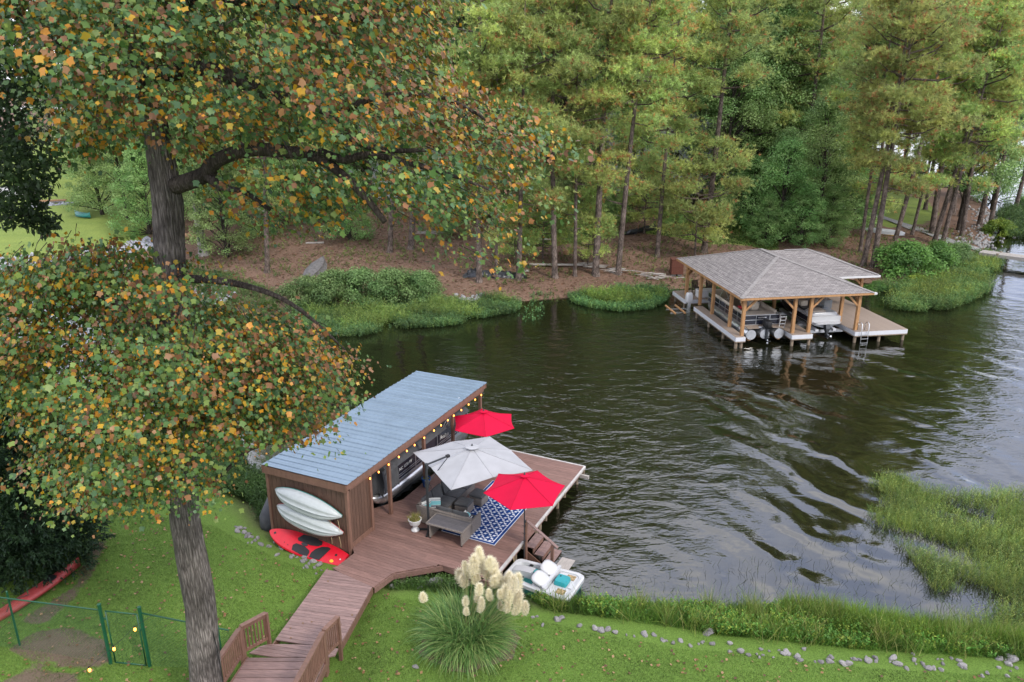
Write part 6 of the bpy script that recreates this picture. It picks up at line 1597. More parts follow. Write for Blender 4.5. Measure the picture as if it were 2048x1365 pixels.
bt(1445, 432, 0, 1.05, 2.0, 'big broadleaf tree growing in front of the tan house'); bt(1385, 420, 2, .95, .4, 'dark broadleaf tree by the deck stairs of the pale house'); bt(1262, 425, 1, .9, 1.1, 'leafy tree above the left end of the silt fence')
bt(1985, 405, 3, 1.1, .6, 'dark rounded evergreen at the tip of the point', name='evergreen_tree')
bt(455, 515, 1, .75, 3.1, 'small leafy tree with thin trunk on the left of far bank'); bt(505, 470, 3, 1.1, .3, 'low leafy tree shading the slope left of the pines')
bt(205, 430, 1, .95, 4.2, 'pale green leafy tree right of the canoe'); bt(255, 440, 0, .8, 1.0, 'leafy tree right of the canoe with grey trunk'); bt(120, 345, 2, .9, 2.0, 'broadleaf tree behind the neighbouring lawn'); bt(300, 470, 3, .95, 5.1, 'bushy tree behind the tulip tree trunk')
p = base_at(408, 510); tm = MB().tube([(0, 0, -.1), (-.02, 0, .5), (-.1, 0, 2), (-.25, 0, 7)], [.62, .46, .38, .25], 10, cap=False)
o = thing('broadleaf_tree', 'tree with pale grey trunk flared at its foot on the left bank', 'tree', p); tm.build('trunk', m_pale_bark, o, smooth=True); link('crown', BROADS[0][1], o, (0, 0, 2), None, (.7, .7, .7))
# woods behind: every tree its own thing
rw = random.Random(5); placed = []
clear = [lawn_l, lawn_r]
def try_tree(x, y, gap):
    if any((x - a) ** 2 + (y - b) ** 2 < gap * gap for a, b in placed): return False
    if float(sdist(FAR, np.array([x]), np.array([y]))[0]) < 3: return False
    for P_ in clear:
        if float(sdist(P_, np.array([x]), np.array([y]))[0]) > -2: return False
    for hx, hy, hr in ((h1p.x + 1.5, h1p.y + 7, 9.5), (h2p.x + 2, h2p.y + 12, 8), (h3p.x, h3p.y + 6, 8)):
        if (x - hx) ** 2 + (y - hy) ** 2 < hr * hr: return False
    placed.append((x, y)); return True
for px, py, k, s in ((1075, 430, 3, .6), (1160, 425, 1, .55), (1215, 455, 3, .4), (1350, 455, 3, .3), (1440, 455, 3, .45), (1500, 455, 3, .75), (1560, 450, 1, .7), (1600, 490, 3, .62), (1655, 490, 3, .6), (1700, 440, 1, .75), (1530, 490, 3, .5), (700, 480, 3, .7), (900, 470, 3, .6), (960, 440, 1, .6), (1010, 430, 1, .7), (640, 440, 1, .7), (560, 450, 1, .7), (400, 440, 1, .8)):
    p = base_at(px, py); placed.append((p.x, p.y)); tree('understory_tree', 'leafy young tree filling the gap under the front pines', p, *BROADS[k], rz=rw.uniform(0, 6.28), s=s, group='leafy young trees under the pines')
n = 0
for ring, (y0, y1, cnt, gap) in enumerate(((82, 104, 34, 4.2), (102, 125, 52, 4.4), (122, 175, 90, 4.6))):
    tries = 0; c = 0
    while c < cnt and tries < 900:
        tries += 1; y = rw.uniform(y0, y1); hw = .66 * y + 6; x = rw.uniform(-hw, min(hw, 62 if ring < 2 else 88))
        if not try_tree(x, y, gap): continue
        c += 1; p = Vector((x, y, gz(x, y) - .1))
        if rw.random() < .25:
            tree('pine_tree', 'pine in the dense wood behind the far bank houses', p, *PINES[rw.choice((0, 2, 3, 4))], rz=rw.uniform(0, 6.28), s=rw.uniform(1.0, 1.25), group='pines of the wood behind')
        else:
            tree('broadleaf_tree', 'broadleaf tree in the dense wood behind the far bank houses', p, *BROADS[rw.choice((0, 0, 1, 2, 2))], rz=rw.uniform(0, 6.28), s=rw.uniform(1.15, 1.6), group='broadleaf trees of the wood behind')
# far shore wood across the open lake: one mass
nb_ = 9000; xx = RNG.uniform(60, 700, nb_); yy = 400 + RNG.uniform(0, 60, nb_) + .05 * xx; P = np.c_[xx, yy, RNG.uniform(0, 1, nb_) ** .7 * (12 + 4 * np.sin(xx * .11) + 3 * np.sin(xx * .37))]
Nn = rsphere(nb_) + np.array([0, -.6, .8]); V, F, C = cards(P, rsphere(nb_), Nn, 4.5, 3.5, *DIAMOND, np.array([.05, .085, .035]) * RNG.uniform(.6, 1.4, (nb_, 1)))
tag(link('far_shore_wood', npmesh('far_shore_wood', V, F, l_broad, C)), kind='stuff')

# young pines / low branches close to the water
for (b, s, rz, lab) in (((1390, 512), .92, .2, 'young bright pine with full needles left of the boathouse roof'), ((1175, 535), .62, 2.2, 'small pine sapling in front of the long pale board'), ((1085, 520), .72, 4.0, 'small shaggy pine sapling left of the straight pine'), ((1030, 530), .55, 1.0, 'smallest pine sapling above the black sheeting'), ((1288, 468), .8, 1.7, 'young pine beside the silt fence')):
    p = base_at(*b); tree('pine_tree', lab, p, *PINES[5], rz=rz, s=s, group='young pines of the far bank')

# ------------------------------------------------------------------ bushes
def bush_mesh(seed, rx, ry, h, nl, leaf, cols):
    rg = np.random.default_rng(seed); P, N, C = [], [], []
    nc = 70
    for k in range(nc):
        a = rg.uniform(0, 2 * PI); r = math.sqrt(rg.random()); t = rg.random() ** .7; q = (1 - .75 * t ** 2) * r
        c = np.array([rx * q * math.cos(a), ry * q * math.sin(a), h * (t * .82 + .05)]); cr = min(rx, h) * rg.uniform(.16, .30); n = nl // nc
        o = rsphere(n, rg) * (rg.random((n, 1)) ** .4) * cr * np.array([1.1, 1.1, .8]); P.append(c + o); N.append(unit(o) * .6 + np.array([0, 0, .7]) + rg.normal(size=(n, 3)) * .4)
        C.append(np.array(cols[rg.integers(len(cols))]) * rg.uniform(.8, 1.2) * rg.uniform(.75, 1.3, (n, 1)))
    P, N, C = map(np.concatenate, (P, N, C)); N = unit(N); P[:, 2] = np.abs(P[:, 2]); T = np.cross(N, rsphere(len(P), rg))
    V, F, Cc = cards(P, T, N, leaf * rg.uniform(.7, 1.3, len(P)), leaf * .62, *DIAMOND, C); return npmesh('foliage', V, F, l_broad, Cc)
BG = ((.085, .16, .052), (.12, .20, .066), (.15, .235, .085))
BUSH = [bush_mesh(31, 2.1, 1.6, 2.0, 9000, .12, BG), bush_mesh(32, 1.7, 1.5, 1.7, 8000, .12, ((.075, .165, .04), (.11, .22, .048))), bush_mesh(33, 1.6, 1.3, 1.3, 7000, .11, ((.14, .21, .03), (.19, .25, .035), (.10, .17, .03)))]
def bush(px, py, k, s, label, rz=0.0, group=None, sz=None):
    p = base_at(px, py); o = thing('bush', label, 'bush', p, rz, group); o.scale = (s, s, sz or s); link('foliage', BUSH[k], o)
    MB().tube([(0, 0, -.1), (.1, 0, .5), (.1, .1, 1.0)], [.07, .05, .02], 6).build('stem', m_obark, o)
for i, (x, y, s) in enumerate(((612, 606, 1.05), (668, 604, 1.25), (728, 603, 1.3), (790, 601, 1.3), (845, 598, 1.15))):
    bush(x, y, 0, s, ['grey green bush at left end of the far bank hedge', 'second bush from left in the far bank hedge', 'middle bush of the far bank hedge', 'fourth bush from left in the far bank hedge', 'bush at the right end of the far bank hedge'][i], i * 1.3, 'bushes in a row on the far bank')
bush(1805, 552, 1, 1.85, 'big glossy bush right of the boathouse', 0); bush(1868, 538, 1, 1.5, 'second glossy bush right of the boathouse', 2); bush(1915, 530, 0, 1.1, 'olive bush before the pier', 1)
bush(1830, 572, 2, 1.0, 'bright yellow green bush at the water edge below the glossy bush', .4); bush(1752, 580, 1, .65, 'small bush at the corner of the boathouse dock', 2.5)
bush(1995, 470, 2, 1.5, 'yellow green bush beyond the rocky tip', .3); bush(1880, 562, 2, .8, 'small yellow green bush by the reeds', 3)
bush(1075, 395, 1, 1.3, 'dark bush at the top of the bare red slope', 1); bush(1140, 410, 1, 1.1, 'dark bush right of the bare red slope', 2); bush(1230, 440, 1, 1.3, 'dark bush in front of the pale house, left one', 0); bush(1345, 428, 1, 1.2, 'dark bush under the raised deck', 1.5); bush(1530, 425, 1, 1.3, 'dark bush beside the lattice', 2.5)
for i, x in enumerate((1790, 1830, 1880, 1925)): bush(x, 372 - (i < 2) * 14, 1, 1.6, 'dark hedge bush behind the lawn on the point', i, 'hedge behind the lawn on the point')

# ------------------------------------------------------------------ plants at and in the water
def sample_poly(poly, n):
    a = np.array(poly); lo, hi = a.min(0), a.max(0); out = []
    while len(out) < n:
        P = RNG.uniform(lo, hi, (4 * n, 2)); P = P[inside(poly, P[:, 0], P[:, 1])]; out.extend(P.tolist())
    return np.array(out[:n])
def leafy(name, poly, n, h, cols, leaves=9, ln=.13, wd=.03, hole=0.0, hs=.5, zoff=0.0, edge=None, label=None, spread=.8):
    P = sample_poly(poly, n)
    if hole:
        f = np.sin(P[:, 0] * hs * 2.1 + 1.7 * np.sin(P[:, 1] * hs)) + np.sin(P[:, 1] * hs * 2.7 + 1.3 * np.cos(P[:, 0] * hs * 1.4)) + .6 * np.sin(P[:, 0] * hs * 5.1 + P[:, 1] * hs * 4.3) + RNG.normal(0, .35, len(P))
        d = sdist(poly, P[:, 0], P[:, 1]); f = f + np.clip(d * .7, 0, 1.15) - 1.15
        P = P[f > hole - 1.6]
    n = len(P); z = np.maximum(land(P[:, 0], P[:, 1]), 0) + zoff
    H = h * RNG.uniform(.5, 1.25, n); m = leaves
    tz = np.tile(np.linspace(.1, 1, m), n); pr = np.repeat(np.c_[P, z], m, 0); Hs = np.repeat(H, m)
    lean = np.repeat(RNG.normal(0, .25, (n, 2)), m, 0)
    pos = pr + np.c_[lean * (tz * Hs)[:, None], tz * Hs]
    T = np.c_[RNG.normal(0, 1, (n * m, 2)) * spread, RNG.uniform(.2, .9, n * m)]
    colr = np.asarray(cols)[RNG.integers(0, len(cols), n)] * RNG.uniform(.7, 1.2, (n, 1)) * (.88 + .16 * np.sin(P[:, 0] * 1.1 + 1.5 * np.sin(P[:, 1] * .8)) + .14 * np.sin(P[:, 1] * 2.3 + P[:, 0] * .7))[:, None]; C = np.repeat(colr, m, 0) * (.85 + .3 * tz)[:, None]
    V, F, C = cards(pos, T, rsphere(n * m) + np.array([0, 0, 1.2]), ln * RNG.uniform(.7, 1.3, n * m), wd, *DIAMOND, C)
    o = link(name, npmesh(name, V, F, l_broad, C)); tag(o, kind='stuff'); return o
def grass(name, poly, n, h, cols, w=.012, lean=.35, hole=0.0, hs=.5, tmpl=BLADE, avoid=(), ragged=(), zmin=None):
    P = sample_poly(poly, n)
    if hole:
        f = np.sin(P[:, 0] * hs * 2.1 + 1.7 * np.sin(P[:, 1] * hs)) + np.sin(P[:, 1] * hs * 2.7 + 1.3 * np.cos(P[:, 0] * hs * 1.4)) + .6 * np.sin(P[:, 0] * hs * 5.1 + P[:, 1] * hs * 4.3) + RNG.normal(0, .35, len(P))
        d = sdist(poly, P[:, 0], P[:, 1]); f = f + np.clip(d * .45, 0, 1.0) - 1.0; P = P[f > hole - 1.6]
    for q in avoid: P = P[~inside(q, P[:, 0], P[:, 1])]
    for q in ragged: P = P[sdist(q, P[:, 0], P[:, 1]) + .22 * np.sin(P[:, 0] * 5 + 2 * np.sin(P[:, 1] * 4)) < RNG.normal(.22, .22, len(P))]
    L_ = land(P[:, 0], P[:, 1])
    if zmin is not None: P = P[L_ > zmin]; L_ = L_[L_ > zmin]
    n = len(P); z = np.maximum(L_, -.02)
    T = np.c_[RNG.normal(0, lean, (n, 2)), np.ones(n)]
    tone = .85 + .20 * np.sin(P[:, 0] * 1.7 + 1.4 * np.sin(P[:, 1] * 1.3)) + .15 * np.sin(P[:, 1] * 2.9 + P[:, 0]) + .12 * np.sin(P[:, 0] * 5.3 + 2 * np.sin(P[:, 1] * 4.1))
    C = np.asarray(cols)[RNG.integers(0, len(cols), n)] * (RNG.uniform(.7, 1.25, n) * tone)[:, None]
    V, F, C = cards(np.c_[P, z], T, rsphere(n), h * RNG.uniform(.5, 1.25, n), w, *tmpl, C)
    o = link(name, npmesh(name, V, F, l_grass, C)); tag(o, kind='stuff'); return o
WG = ((.085, .185, .065), (.105, .215, .078), (.14, .245, .07))
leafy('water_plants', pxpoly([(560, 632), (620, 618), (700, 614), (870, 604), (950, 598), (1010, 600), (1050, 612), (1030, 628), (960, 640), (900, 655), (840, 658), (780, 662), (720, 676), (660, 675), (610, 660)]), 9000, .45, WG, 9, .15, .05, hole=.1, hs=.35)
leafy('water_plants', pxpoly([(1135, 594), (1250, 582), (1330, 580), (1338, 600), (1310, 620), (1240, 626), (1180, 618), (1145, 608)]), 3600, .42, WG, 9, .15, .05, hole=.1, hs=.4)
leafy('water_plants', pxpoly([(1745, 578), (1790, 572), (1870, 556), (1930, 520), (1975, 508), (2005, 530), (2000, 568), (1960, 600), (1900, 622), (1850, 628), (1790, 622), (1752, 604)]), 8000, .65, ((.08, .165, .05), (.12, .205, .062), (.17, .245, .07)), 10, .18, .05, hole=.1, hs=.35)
for q_, n_, c_ in (([(600, 632), (700, 618), (870, 608), (990, 602), (1040, 612), (960, 636), (840, 652), (720, 668), (640, 660)], 2600, ((.16, .26, .06), (.20, .28, .07))), ([(1750, 590), (1870, 562), (1975, 512), (2000, 545), (1960, 590), (1890, 612), (1800, 612)], 2600, ((.20, .29, .06), (.24, .32, .07))), ([(1150, 596), (1330, 584), (1330, 606), (1240, 618), (1160, 608)], 900, ((.17, .27, .06), (.21, .29, .06)))):
    leafy('tall_water_plants', pxpoly(q_), n_, .85, c_, 10, .20, .035, hole=.9, hs=.45)
leafy('water_plants', pxpoly([(1992, 430), (2060, 400), (2120, 400), (2120, 480), (2040, 488), (2000, 478)]), 3500, .8, ((.06, .125, .04), (.09, .155, .05)), 9, .26, .08, hole=.1, hs=.25)
leafy('water_plants', pxpoly([(430, 880), (500, 920), (545, 960), (548, 1020), (520, 1052), (470, 1050), (440, 990), (420, 930)]), 5000, .5, ((.045, .11, .028), (.065, .14, .035)), 10, .12, .04, hole=.05, hs=.6)
leafy('water_plants', pxpoly([(1060, 606), (1090, 612), (1085, 640), (1050, 648), (1035, 640)]), 60, .25, WG, 6, .15, .05)
MARSH = pxpoly([(1690, 1018), (1740, 968), (1790, 955), (1850, 985), (1960, 992), (2060, 985), (2300, 985), (2300, 1330), (2048, 1295), (1970, 1268), (1900, 1240), (1870, 1190), (1830, 1130), (1770, 1070)])
grass('marsh_grass', MARSH, 34000, .58, ((.17, .27, .05), (.24, .32, .06), (.31, .36, .075), (.12, .22, .06)), .011, .50, hole=.50, hs=.75)
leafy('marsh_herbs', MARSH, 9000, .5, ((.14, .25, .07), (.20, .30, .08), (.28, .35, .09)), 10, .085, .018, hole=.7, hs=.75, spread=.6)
grass('marsh_grass', pxpoly([(1180, 1190), (1300, 1150), (1500, 1120), (1700, 1060), (1860, 1170), (1900, 1240), (1700, 1232), (1500, 1215), (1250, 1208)]), 420, .35, ((.05, .07, .03), (.07, .09, .03)), .012, .5)
BANKG = pxpoly([(1060, 1196), (1150, 1192), (1250, 1204), (1400, 1210), (1500, 1208), (1620, 1206), (1700, 1222), (1780, 1240), (1860, 1250), (1950, 1262), (2060, 1290), (2300, 1320), (2300, 1372), (2060, 1338), (1900, 1324), (1750, 1314), (1600, 1302), (1480, 1290), (1380, 1272), (1280, 1256), (1180, 1240), (1090, 1226)], .2)
grass('bank_grass', BANKG, 26000, .36, ((.10, .22, .028), (.13, .26, .034), (.17, .28, .045), (.08, .17, .03)), .014, .4)
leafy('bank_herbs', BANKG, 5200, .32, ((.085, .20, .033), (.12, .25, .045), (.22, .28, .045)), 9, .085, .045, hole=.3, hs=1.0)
grass('bank_grass', pxpoly([(1560, 1206), (1640, 1205), (1800, 1240), (1950, 1262), (2060, 1290), (2060, 1322), (1900, 1310), (1750, 1296), (1640, 1278), (1560, 1250)], .1), 9000, .62, ((.16, .27, .03), (.20, .31, .04), (.13, .24, .03)), .012, .32)
grass('bank_grass', pxpoly([(760, 1168), (830, 1155), (930, 1150), (1000, 1170), (1060, 1200), (1060, 1230), (960, 1220), (860, 1192), (780, 1185)], .25), 5000, .26, ((.06, .12, .02), (.08, .15, .03)), .012, .45)
leafy('bank_herbs', pxpoly([(700, 1115), (760, 1168), (900, 1160), (985, 1178), (1050, 1205), (900, 1190), (790, 1182)], .2), 500, .25, ((.06, .13, .03), (.09, .16, .04)), 8, .08, .03)
grass('slope_grass', lawn_c, 6000, .25, ((.06, .15, .03), (.09, .18, .03)), .05, .5, zmin=0); grass('slope_grass', lawn_m, 8000, .18, ((.05, .14, .02), (.07, .16, .03)), .05, .5, zmin=0)
leafy('bank_herbs', pxpoly([(370, 540), (560, 560), (560, 630), (420, 620)], .5), 2500, .3, ((.08, .14, .04), (.11, .17, .05)), 8, .14, .06, hole=.3, hs=.3)
leafy('bank_herbs', pxpoly([(1060, 590), (1180, 586), (1340, 572), (1440, 566), (1440, 575), (1330, 584), (1180, 598), (1060, 602)], .2), 700, .2, WG, 7, .12, .05, hole=.4, hs=.6)
# taller clumps breaking the line of the bank grass
cl_ = sample_poly(BANKG, 90); P = np.concatenate([c_ + RNG.normal(0, random.uniform(.08, .22), (random.randint(25, 80), 2)) for c_ in cl_]); P = P[land(P[:, 0], P[:, 1]) > -.1]; n = len(P)
V, F, C = cards(np.c_[P, np.maximum(land(P[:, 0], P[:, 1]), 0)], np.c_[RNG.normal(0, .4, (n, 2)), np.ones(n)], rsphere(n), RNG.uniform(.35, 1.0, n), .014, *BLADE, np.asarray([(.15, .24, .04), (.21, .29, .05), (.28, .28, .09), (.10, .19, .035)])[RNG.integers(0, 4, n)] * RNG.uniform(.7, 1.2, (n, 1)))
tag(link('bank_grass', npmesh('bank_grass', V, F, l_grass, C)), kind='stuff')
# needle litter, twigs and cones on the wooded bank
LIT = pxpoly([(380, 560), (880, 590), (1340, 572), (1720, 552), (1960, 495), (1930, 440), (1640, 470), (1450, 470), (1200, 440), (700, 460), (380, 480)], 1.0)
P = sample_poly(LIT, 26000); hl = land(P[:, 0], P[:, 1]); P = P[hl > .15]; hl = hl[hl > .15]; n = len(P)
V, F, C = cards(np.c_[P, hl + .03], rsphere(n) * np.array([1, 1, .12]), np.array([0, 0, 1]) + rsphere(n) * .3, RNG.uniform(.10, .42, n), RNG.uniform(.03, .10, n), *DIAMOND, np.asarray([(.21, .10, .05), (.12, .06, .035), (.28, .17, .10), (.08, .045, .03), (.36, .27, .2), (.13, .16, .05)])[RNG.integers(0, 6, n)] * RNG.uniform(.7, 1.2, (n, 1)))
leafy('bank_herbs', LIT, 5200, .3, ((.10, .17, .045), (.13, .21, .05), (.17, .22, .06)), 8, .16, .07, hole=.95, hs=.22)
tag(link('pine_litter', npmesh('pine_litter', V, F, l_grass, C)), kind='stuff')
# lawn blades and fallen leaves
walk_av = [[WA, WB, WC, (-5.1, 13), (-7.6, 13), (-7.6, 18.2), WD], [tuple(SW(*p)[:2]) for p in ((-3.6, .1), (-.2, -1.2), (0, -1.3), (2.1, -1.5), (2.3, -.4), (3.4, .6), (5.3, .4), (5.3, 9), (-3.6, 9))], [(pgx + 1.35 * math.cos(a), pgy + 1.25 * math.sin(a)) for a in np.linspace(0, 2 * PI, 20, endpoint=False)]]
LAWNP = pxpoly([(60, 1000), (430, 1040), (560, 1108), (690, 1135), (800, 1185), (900, 1195), (1060, 1220), (1200, 1255), (1400, 1290), (1700, 1322), (2100, 1345), (2100, 1420), (-200, 1420), (-200, 1150)], .7)
barez = [bare_l, bare_2, bare_3]
grass('lawn_grass', LAWNP, 170000, .062, ((.098, .195, .030), (.128, .232, .036), (.158, .26, .042), (.078, .16, .028), (.20, .265, .065)), .012, .75, tmpl=NEEDLE, avoid=walk_av, ragged=barez, zmin=.12)
P = sample_poly(LAWNP, 1150); P = P[~inside(walk_av[0], P[:, 0], P[:, 1]) & ~inside(walk_av[1], P[:, 0], P[:, 1])]; n = len(P)
V, F, C = cards(np.c_[P, land(P[:, 0], P[:, 1]) + .05], rsphere(n) * np.array([1, 1, .25]), np.array([0, 0, 1]) + rsphere(n) * .4, RNG.uniform(.06, .12, n), .09, *DIAMOND, np.asarray([(.20, .10, .04), (.28, .16, .07), (.13, .07, .04), (.36, .22, .12)])[RNG.integers(0, 4, n)])
tag(link('fallen_leaves', npmesh('fallen_leaves', V, F, l_grass, C)), kind='stuff')
P = sample_poly(pxpoly([(640, 1365), (700, 1240), (760, 1190), (690, 1115), (560, 1280), (470, 1360)], .7), 22); P = [p for p in P if inside(walk_av[0], np.array([p[0]]), np.array([p[1]]))[0] and p[1] > 18.8]; n = len(P)
V, F, C = cards(np.c_[np.array(P), np.full(n, DZ + .012)], rsphere(n) * np.array([1, 1, .1]), np.array([0, 0, 1]) + rsphere(n) * .2, .08, .06, *DIAMOND, np.tile((.22, .13, .06), (n, 1)))
tag(link('fallen_leaves', npmesh('fallen_leaves', V, F, l_grass, C)), kind='stuff')

# ------------------------------------------------------------------ the tulip tree
tb0 = Vector((-7.62, 15.4, 0)); tb0.z = gz(tb0.x, tb0.y)
tu = thing('tulip_tree', 'big tulip tree turning yellow and brown with thick furrowed trunk', 'tree', tb0)
tp_ = [Vector((.02, 0, -.3)), Vector((.02, 0, .3))] + [aty(px_c, py_c, 15.4) - tb0 for px_c, py_c in ((401, 1210), (370, 1045), (352, 800), (343, 560), (335, 400), (318, 290), (264, 30), (215, -230), (190, -480))]
TR = [.56, .39, .335, .32, .305, .295, .285, .25, .18, .12, .05]
tpp, trr = [], []
for i in range(len(tp_) - 1):
    for k in range(10): tpp.append(tp_[i].lerp(tp_[i + 1], k / 10)); trr.append((TR[i] + (TR[i + 1] - TR[i]) * k / 10) * (1 + random.uniform(-.018, .018)))
tpp.append(tp_[-1]); trr.append(TR[-1])
tk = MB().tube(tpp, trr, 26, cap=False); 
V2 = []
for i, v in enumerate(tk.v):
    a = (i % 26) * 2 * PI / 26; V2.append(tuple(Vector(v) * 1.0 + Vector((math.cos(a), math.sin(a), 0)) * (.020 * math.sin(a * 7 + .6 * v[2]) + .014 * math.sin(a * 13 + v[2]) + random.uniform(-.008, .008))))
tk.v = V2
tk.build('trunk', m_tbark, tu, smooth=True)
def limb(pxs, r0, r1, y):
    """a limb through pixels at given depths"""
    pts = [aty(px, py, yy) - tb0 for (px, py), yy in zip(pxs, y)]; n = len(pts)
    # smooth the polyline
    P = []
    for i in range(n - 1):
        a, b = pts[i], pts[i + 1]; p0 = pts[max(i - 1, 0)]; p3 = pts[min(i + 2, n - 1)]
        for k in range(4):
            t = k / 4; P.append(.5 * ((2 * a) + (b - p0) * t + (2 * p0 - 5 * a + 4 * b - p3) * t * t + (3 * a - p0 - 3 * b + p3) * t ** 3))
    P.append(pts[-1]); m = len(P)
    MB().tube(P, [r0 + (r1 - r0) * i / (m - 1) for i in range(m)], 8).build('limb', m_obark, tu, smooth=True)
limb([(352, 372), (410, 350), (432, 322), (500, 300), (580, 305), (640, 318), (690, 355), (735, 400), (770, 445)], .17, .05, [15.2, 14.6, 14.4, 14.2, 14.0, 13.8, 13.6, 13.5, 13.4])
limb([(415, 345), (425, 362), (455, 378), (490, 385), (540, 420)], .10, .03, [14.5, 14.4, 14.2, 14.0, 13.8])
limb([(640, 305), (690, 320), (740, 310), (830, 330), (900, 350), (980, 380)], .09, .02, [13.8, 13.6, 13.5, 13.3, 13.1, 12.9])
limb([(320, 150), (420, 140), (540, 190), (640, 215), (690, 268), (760, 300), (860, 300)], .16, .03, [15.2, 14.8, 14.4, 14.0, 13.8, 13.6, 13.4])
limb([(660, 235), (700, 215), (780, 190), (900, 200), (1000, 260)], .07, .02, [14.0, 13.9, 13.8, 13.7, 13.6])
limb([(265, 30), (340, 10), (430, 0), (560, 10), (680, 40), (800, 20)], .14, .03, [15.2, 15, 14.8, 14.6, 14.4, 14.3])
limb([(300, 180), (220, 120), (140, 100), (70, 60), (20, 10)], .11, .03, [15.2, 15, 14.8, 14.6, 14.5])
limb([(335, 560), (420, 560), (520, 580), (600, 620), (690, 700)], .10, .02, [15.3, 15.0, 14.8, 14.6, 14.4])
limb([(350, 700), (280, 640), (200, 590), (100, 560), (20, 540)], .10, .02, [15.3, 14.8, 14.4, 14.2, 14.0])
limb([(350, 760), (460, 740), (560, 760), (640, 800), (690, 820)], .09, .02, [15.3, 15.0, 14.8, 14.6, 14.5])
limb([(355, 900), (260, 860), (170, 880), (90, 940)], .08, .02, [15.2, 14.8, 14.5, 14.2])
limb([(350, 980), (430, 960), (500, 900), (590, 880)], .06, .02, [15.2, 15.0, 14.9, 14.8])

YC = 15.0
def xz(pts): return [(x / 100.0, y / 100.0) for x, y in pts]   # about a metre per unit at the crown
ENV = [ # outline at the depth of the trunk, greatest half thickness, twigs
 (xz([(60, -420), (900, -420), (900, -60), (870, 60), (900, 120), (960, 150), (1010, 190), (1060, 240), (1095, 300), (1060, 370), (1010, 440), (1000, 500), (975, 540), (935, 590), (905, 560), (870, 500), (830, 480), (800, 500), (760, 510), (730, 470), (680, 450), (640, 490), (610, 530), (560, 520), (520, 480), (470, 460), (440, 420), (400, 380), (370, 330), (330, 290), (280, 330), (220, 340), (160, 360), (110, 330), (90, 240), (40, 150), (-80, 60), (-80, -300)]), 3.6, 1500),
 (xz([(-120, 470), (60, 480), (130, 500), (190, 470), (250, 450), (310, 470), (350, 505), (420, 540), (470, 590), (520, 610), (580, 600), (625, 640), (680, 690), (725, 738), (690, 765), (665, 815), (675, 845), (630, 872), (625, 905), (595, 925), (560, 915), (530, 885), (490, 885), (455, 925), (430, 975), (385, 1020), (325, 1045), (230, 1060), (165, 1040), (115, 1015), (65, 975), (85, 920), (60, 880), (25, 830), (-120, 800)]), 3.0, 1350),
]
TG = np.array([(.080, .160, .042), (.105, .185, .046), (.062, .128, .050), (.155, .22, .048)]); TY = np.array([(.44, .26, .02), (.36, .26, .032), (.48, .21, .02)]); TB = np.array([(.24, .11, .042), (.29, .15, .065), (.16, .075, .03), (.34, .16, .06)])
BARE = [(390, 352), (412, 345), (434, 318), (500, 300), (580, 302), (650, 322), (700, 362), (740, 405)]
LP, LT, LN, LS, LC = [], [], [], [], []
tw = MB()
for ei, (poly, half, nt) in enumerate(ENV):
    c2 = sample_poly(poly, int(nt / (3.7 if ei == 0 else 4.6))); dd = sdist(poly, c2[:, 0], c2[:, 1]); c2 = c2[dd > .42]; dd = dd[dd > .42]; tws = []
    for (x, z), d in zip(c2, dd):
        th = half * min(1, (d / 2.2)) ** .6; y = YC - .2 + random.uniform(-1, 1) * th
        q3 = aty(x * 100, z * 100, y); sg = .20 + .40 * min(1, d)
        hx = q3.x - tb0.x; sl = -.22 if abs(hx) > 2 else 0
        pbough = random.gauss(0, .16); pyel = max(.03, random.gauss(.18, .09))
        for _ in range(random.randint(6, 11)):
            ox = random.gauss(0, sg * .95); tws.append((q3.x + ox, q3.y + random.gauss(0, sg), q3.z + random.gauss(0, sg * .42) + sl * ox * (1 if hx > 0 else -1), d, pbough, pyel))
    for x, y, z, d, pbough, pyel in tws:
        dep_ = y * math.cos(TILT) - (z - CAM_H) * math.sin(TILT); px_t = 1024 + FOC * x / dep_; py_t = 682.5 - FOC * (y * math.sin(TILT) + (z - CAM_H) * math.cos(TILT)) / dep_
        if ei == 0 and y < 15.0 and random.random() < .9 and min(math.hypot(px_t - (u_[0] + (w_[0] - u_[0]) * k_ / 6), py_t - (u_[1] + (w_[1] - u_[1]) * k_ / 6)) for u_, w_ in zip(BARE, BARE[1:]) for k_ in range(7)) < 30: continue   # few twigs sprout from the old limb itself
        nl = random.randint(20, 36); r = .36
        c = np.array([x, y, z]); o = RNG.normal(size=(nl, 3)) * np.array([r, r, r * .6]) * .62
        P = c + o; out = unit(P - np.array([tb0.x, YC, z + 1.5]))
        LP.append(P); LN.append(unit(np.array([0, 0, .75]) + out * .45 + RNG.normal(size=(nl, 3)) * .42))
        LT.append(out * .7 + np.array([0, 0, -.65]) + RNG.normal(size=(nl, 3)) * .5)
        LS.append(np.clip(RNG.gamma(5, .0145, nl), .038, .125))
        # colour: green at the left and top, browner toward lower right
        ux = (x + 8.0) / 8.0; brown = .08 + .26 * max(0, min(1, ux * (1.1 if ei else .6))) + .10 * math.sin(x * 1.3 + z) + (.06 if ei else 0)
        pb = max(.04, brown + pbough + random.gauss(0, .05)); py_ = pyel
        q = RNG.random(nl); k = RNG.integers(0, 3, nl)
        C = np.where((q < pb)[:, None], TB[k], np.where((q < pb + py_)[:, None], TY[k], TG[RNG.integers(0, 4, nl)])) * RNG.uniform(.75, 1.25, (nl, 1)); LC.append(C)
        if random.random() < .28:
            e = c + np.array([-(x - tb0.x) * .10, (YC - y) * .3, .35]); tw.tube([Vector(e) - tb0, (Vector(e) + Vector(c)) / 2 - tb0 - Vector((0, 0, -.05)), Vector(c) - tb0], [.009, .007, .003], 4, cap=False)
LP, LT, LN, LC = map(np.concatenate, (LP, LT, LN, LC)); LS = np.concatenate(LS)
LP = LP - np.array(tb0)
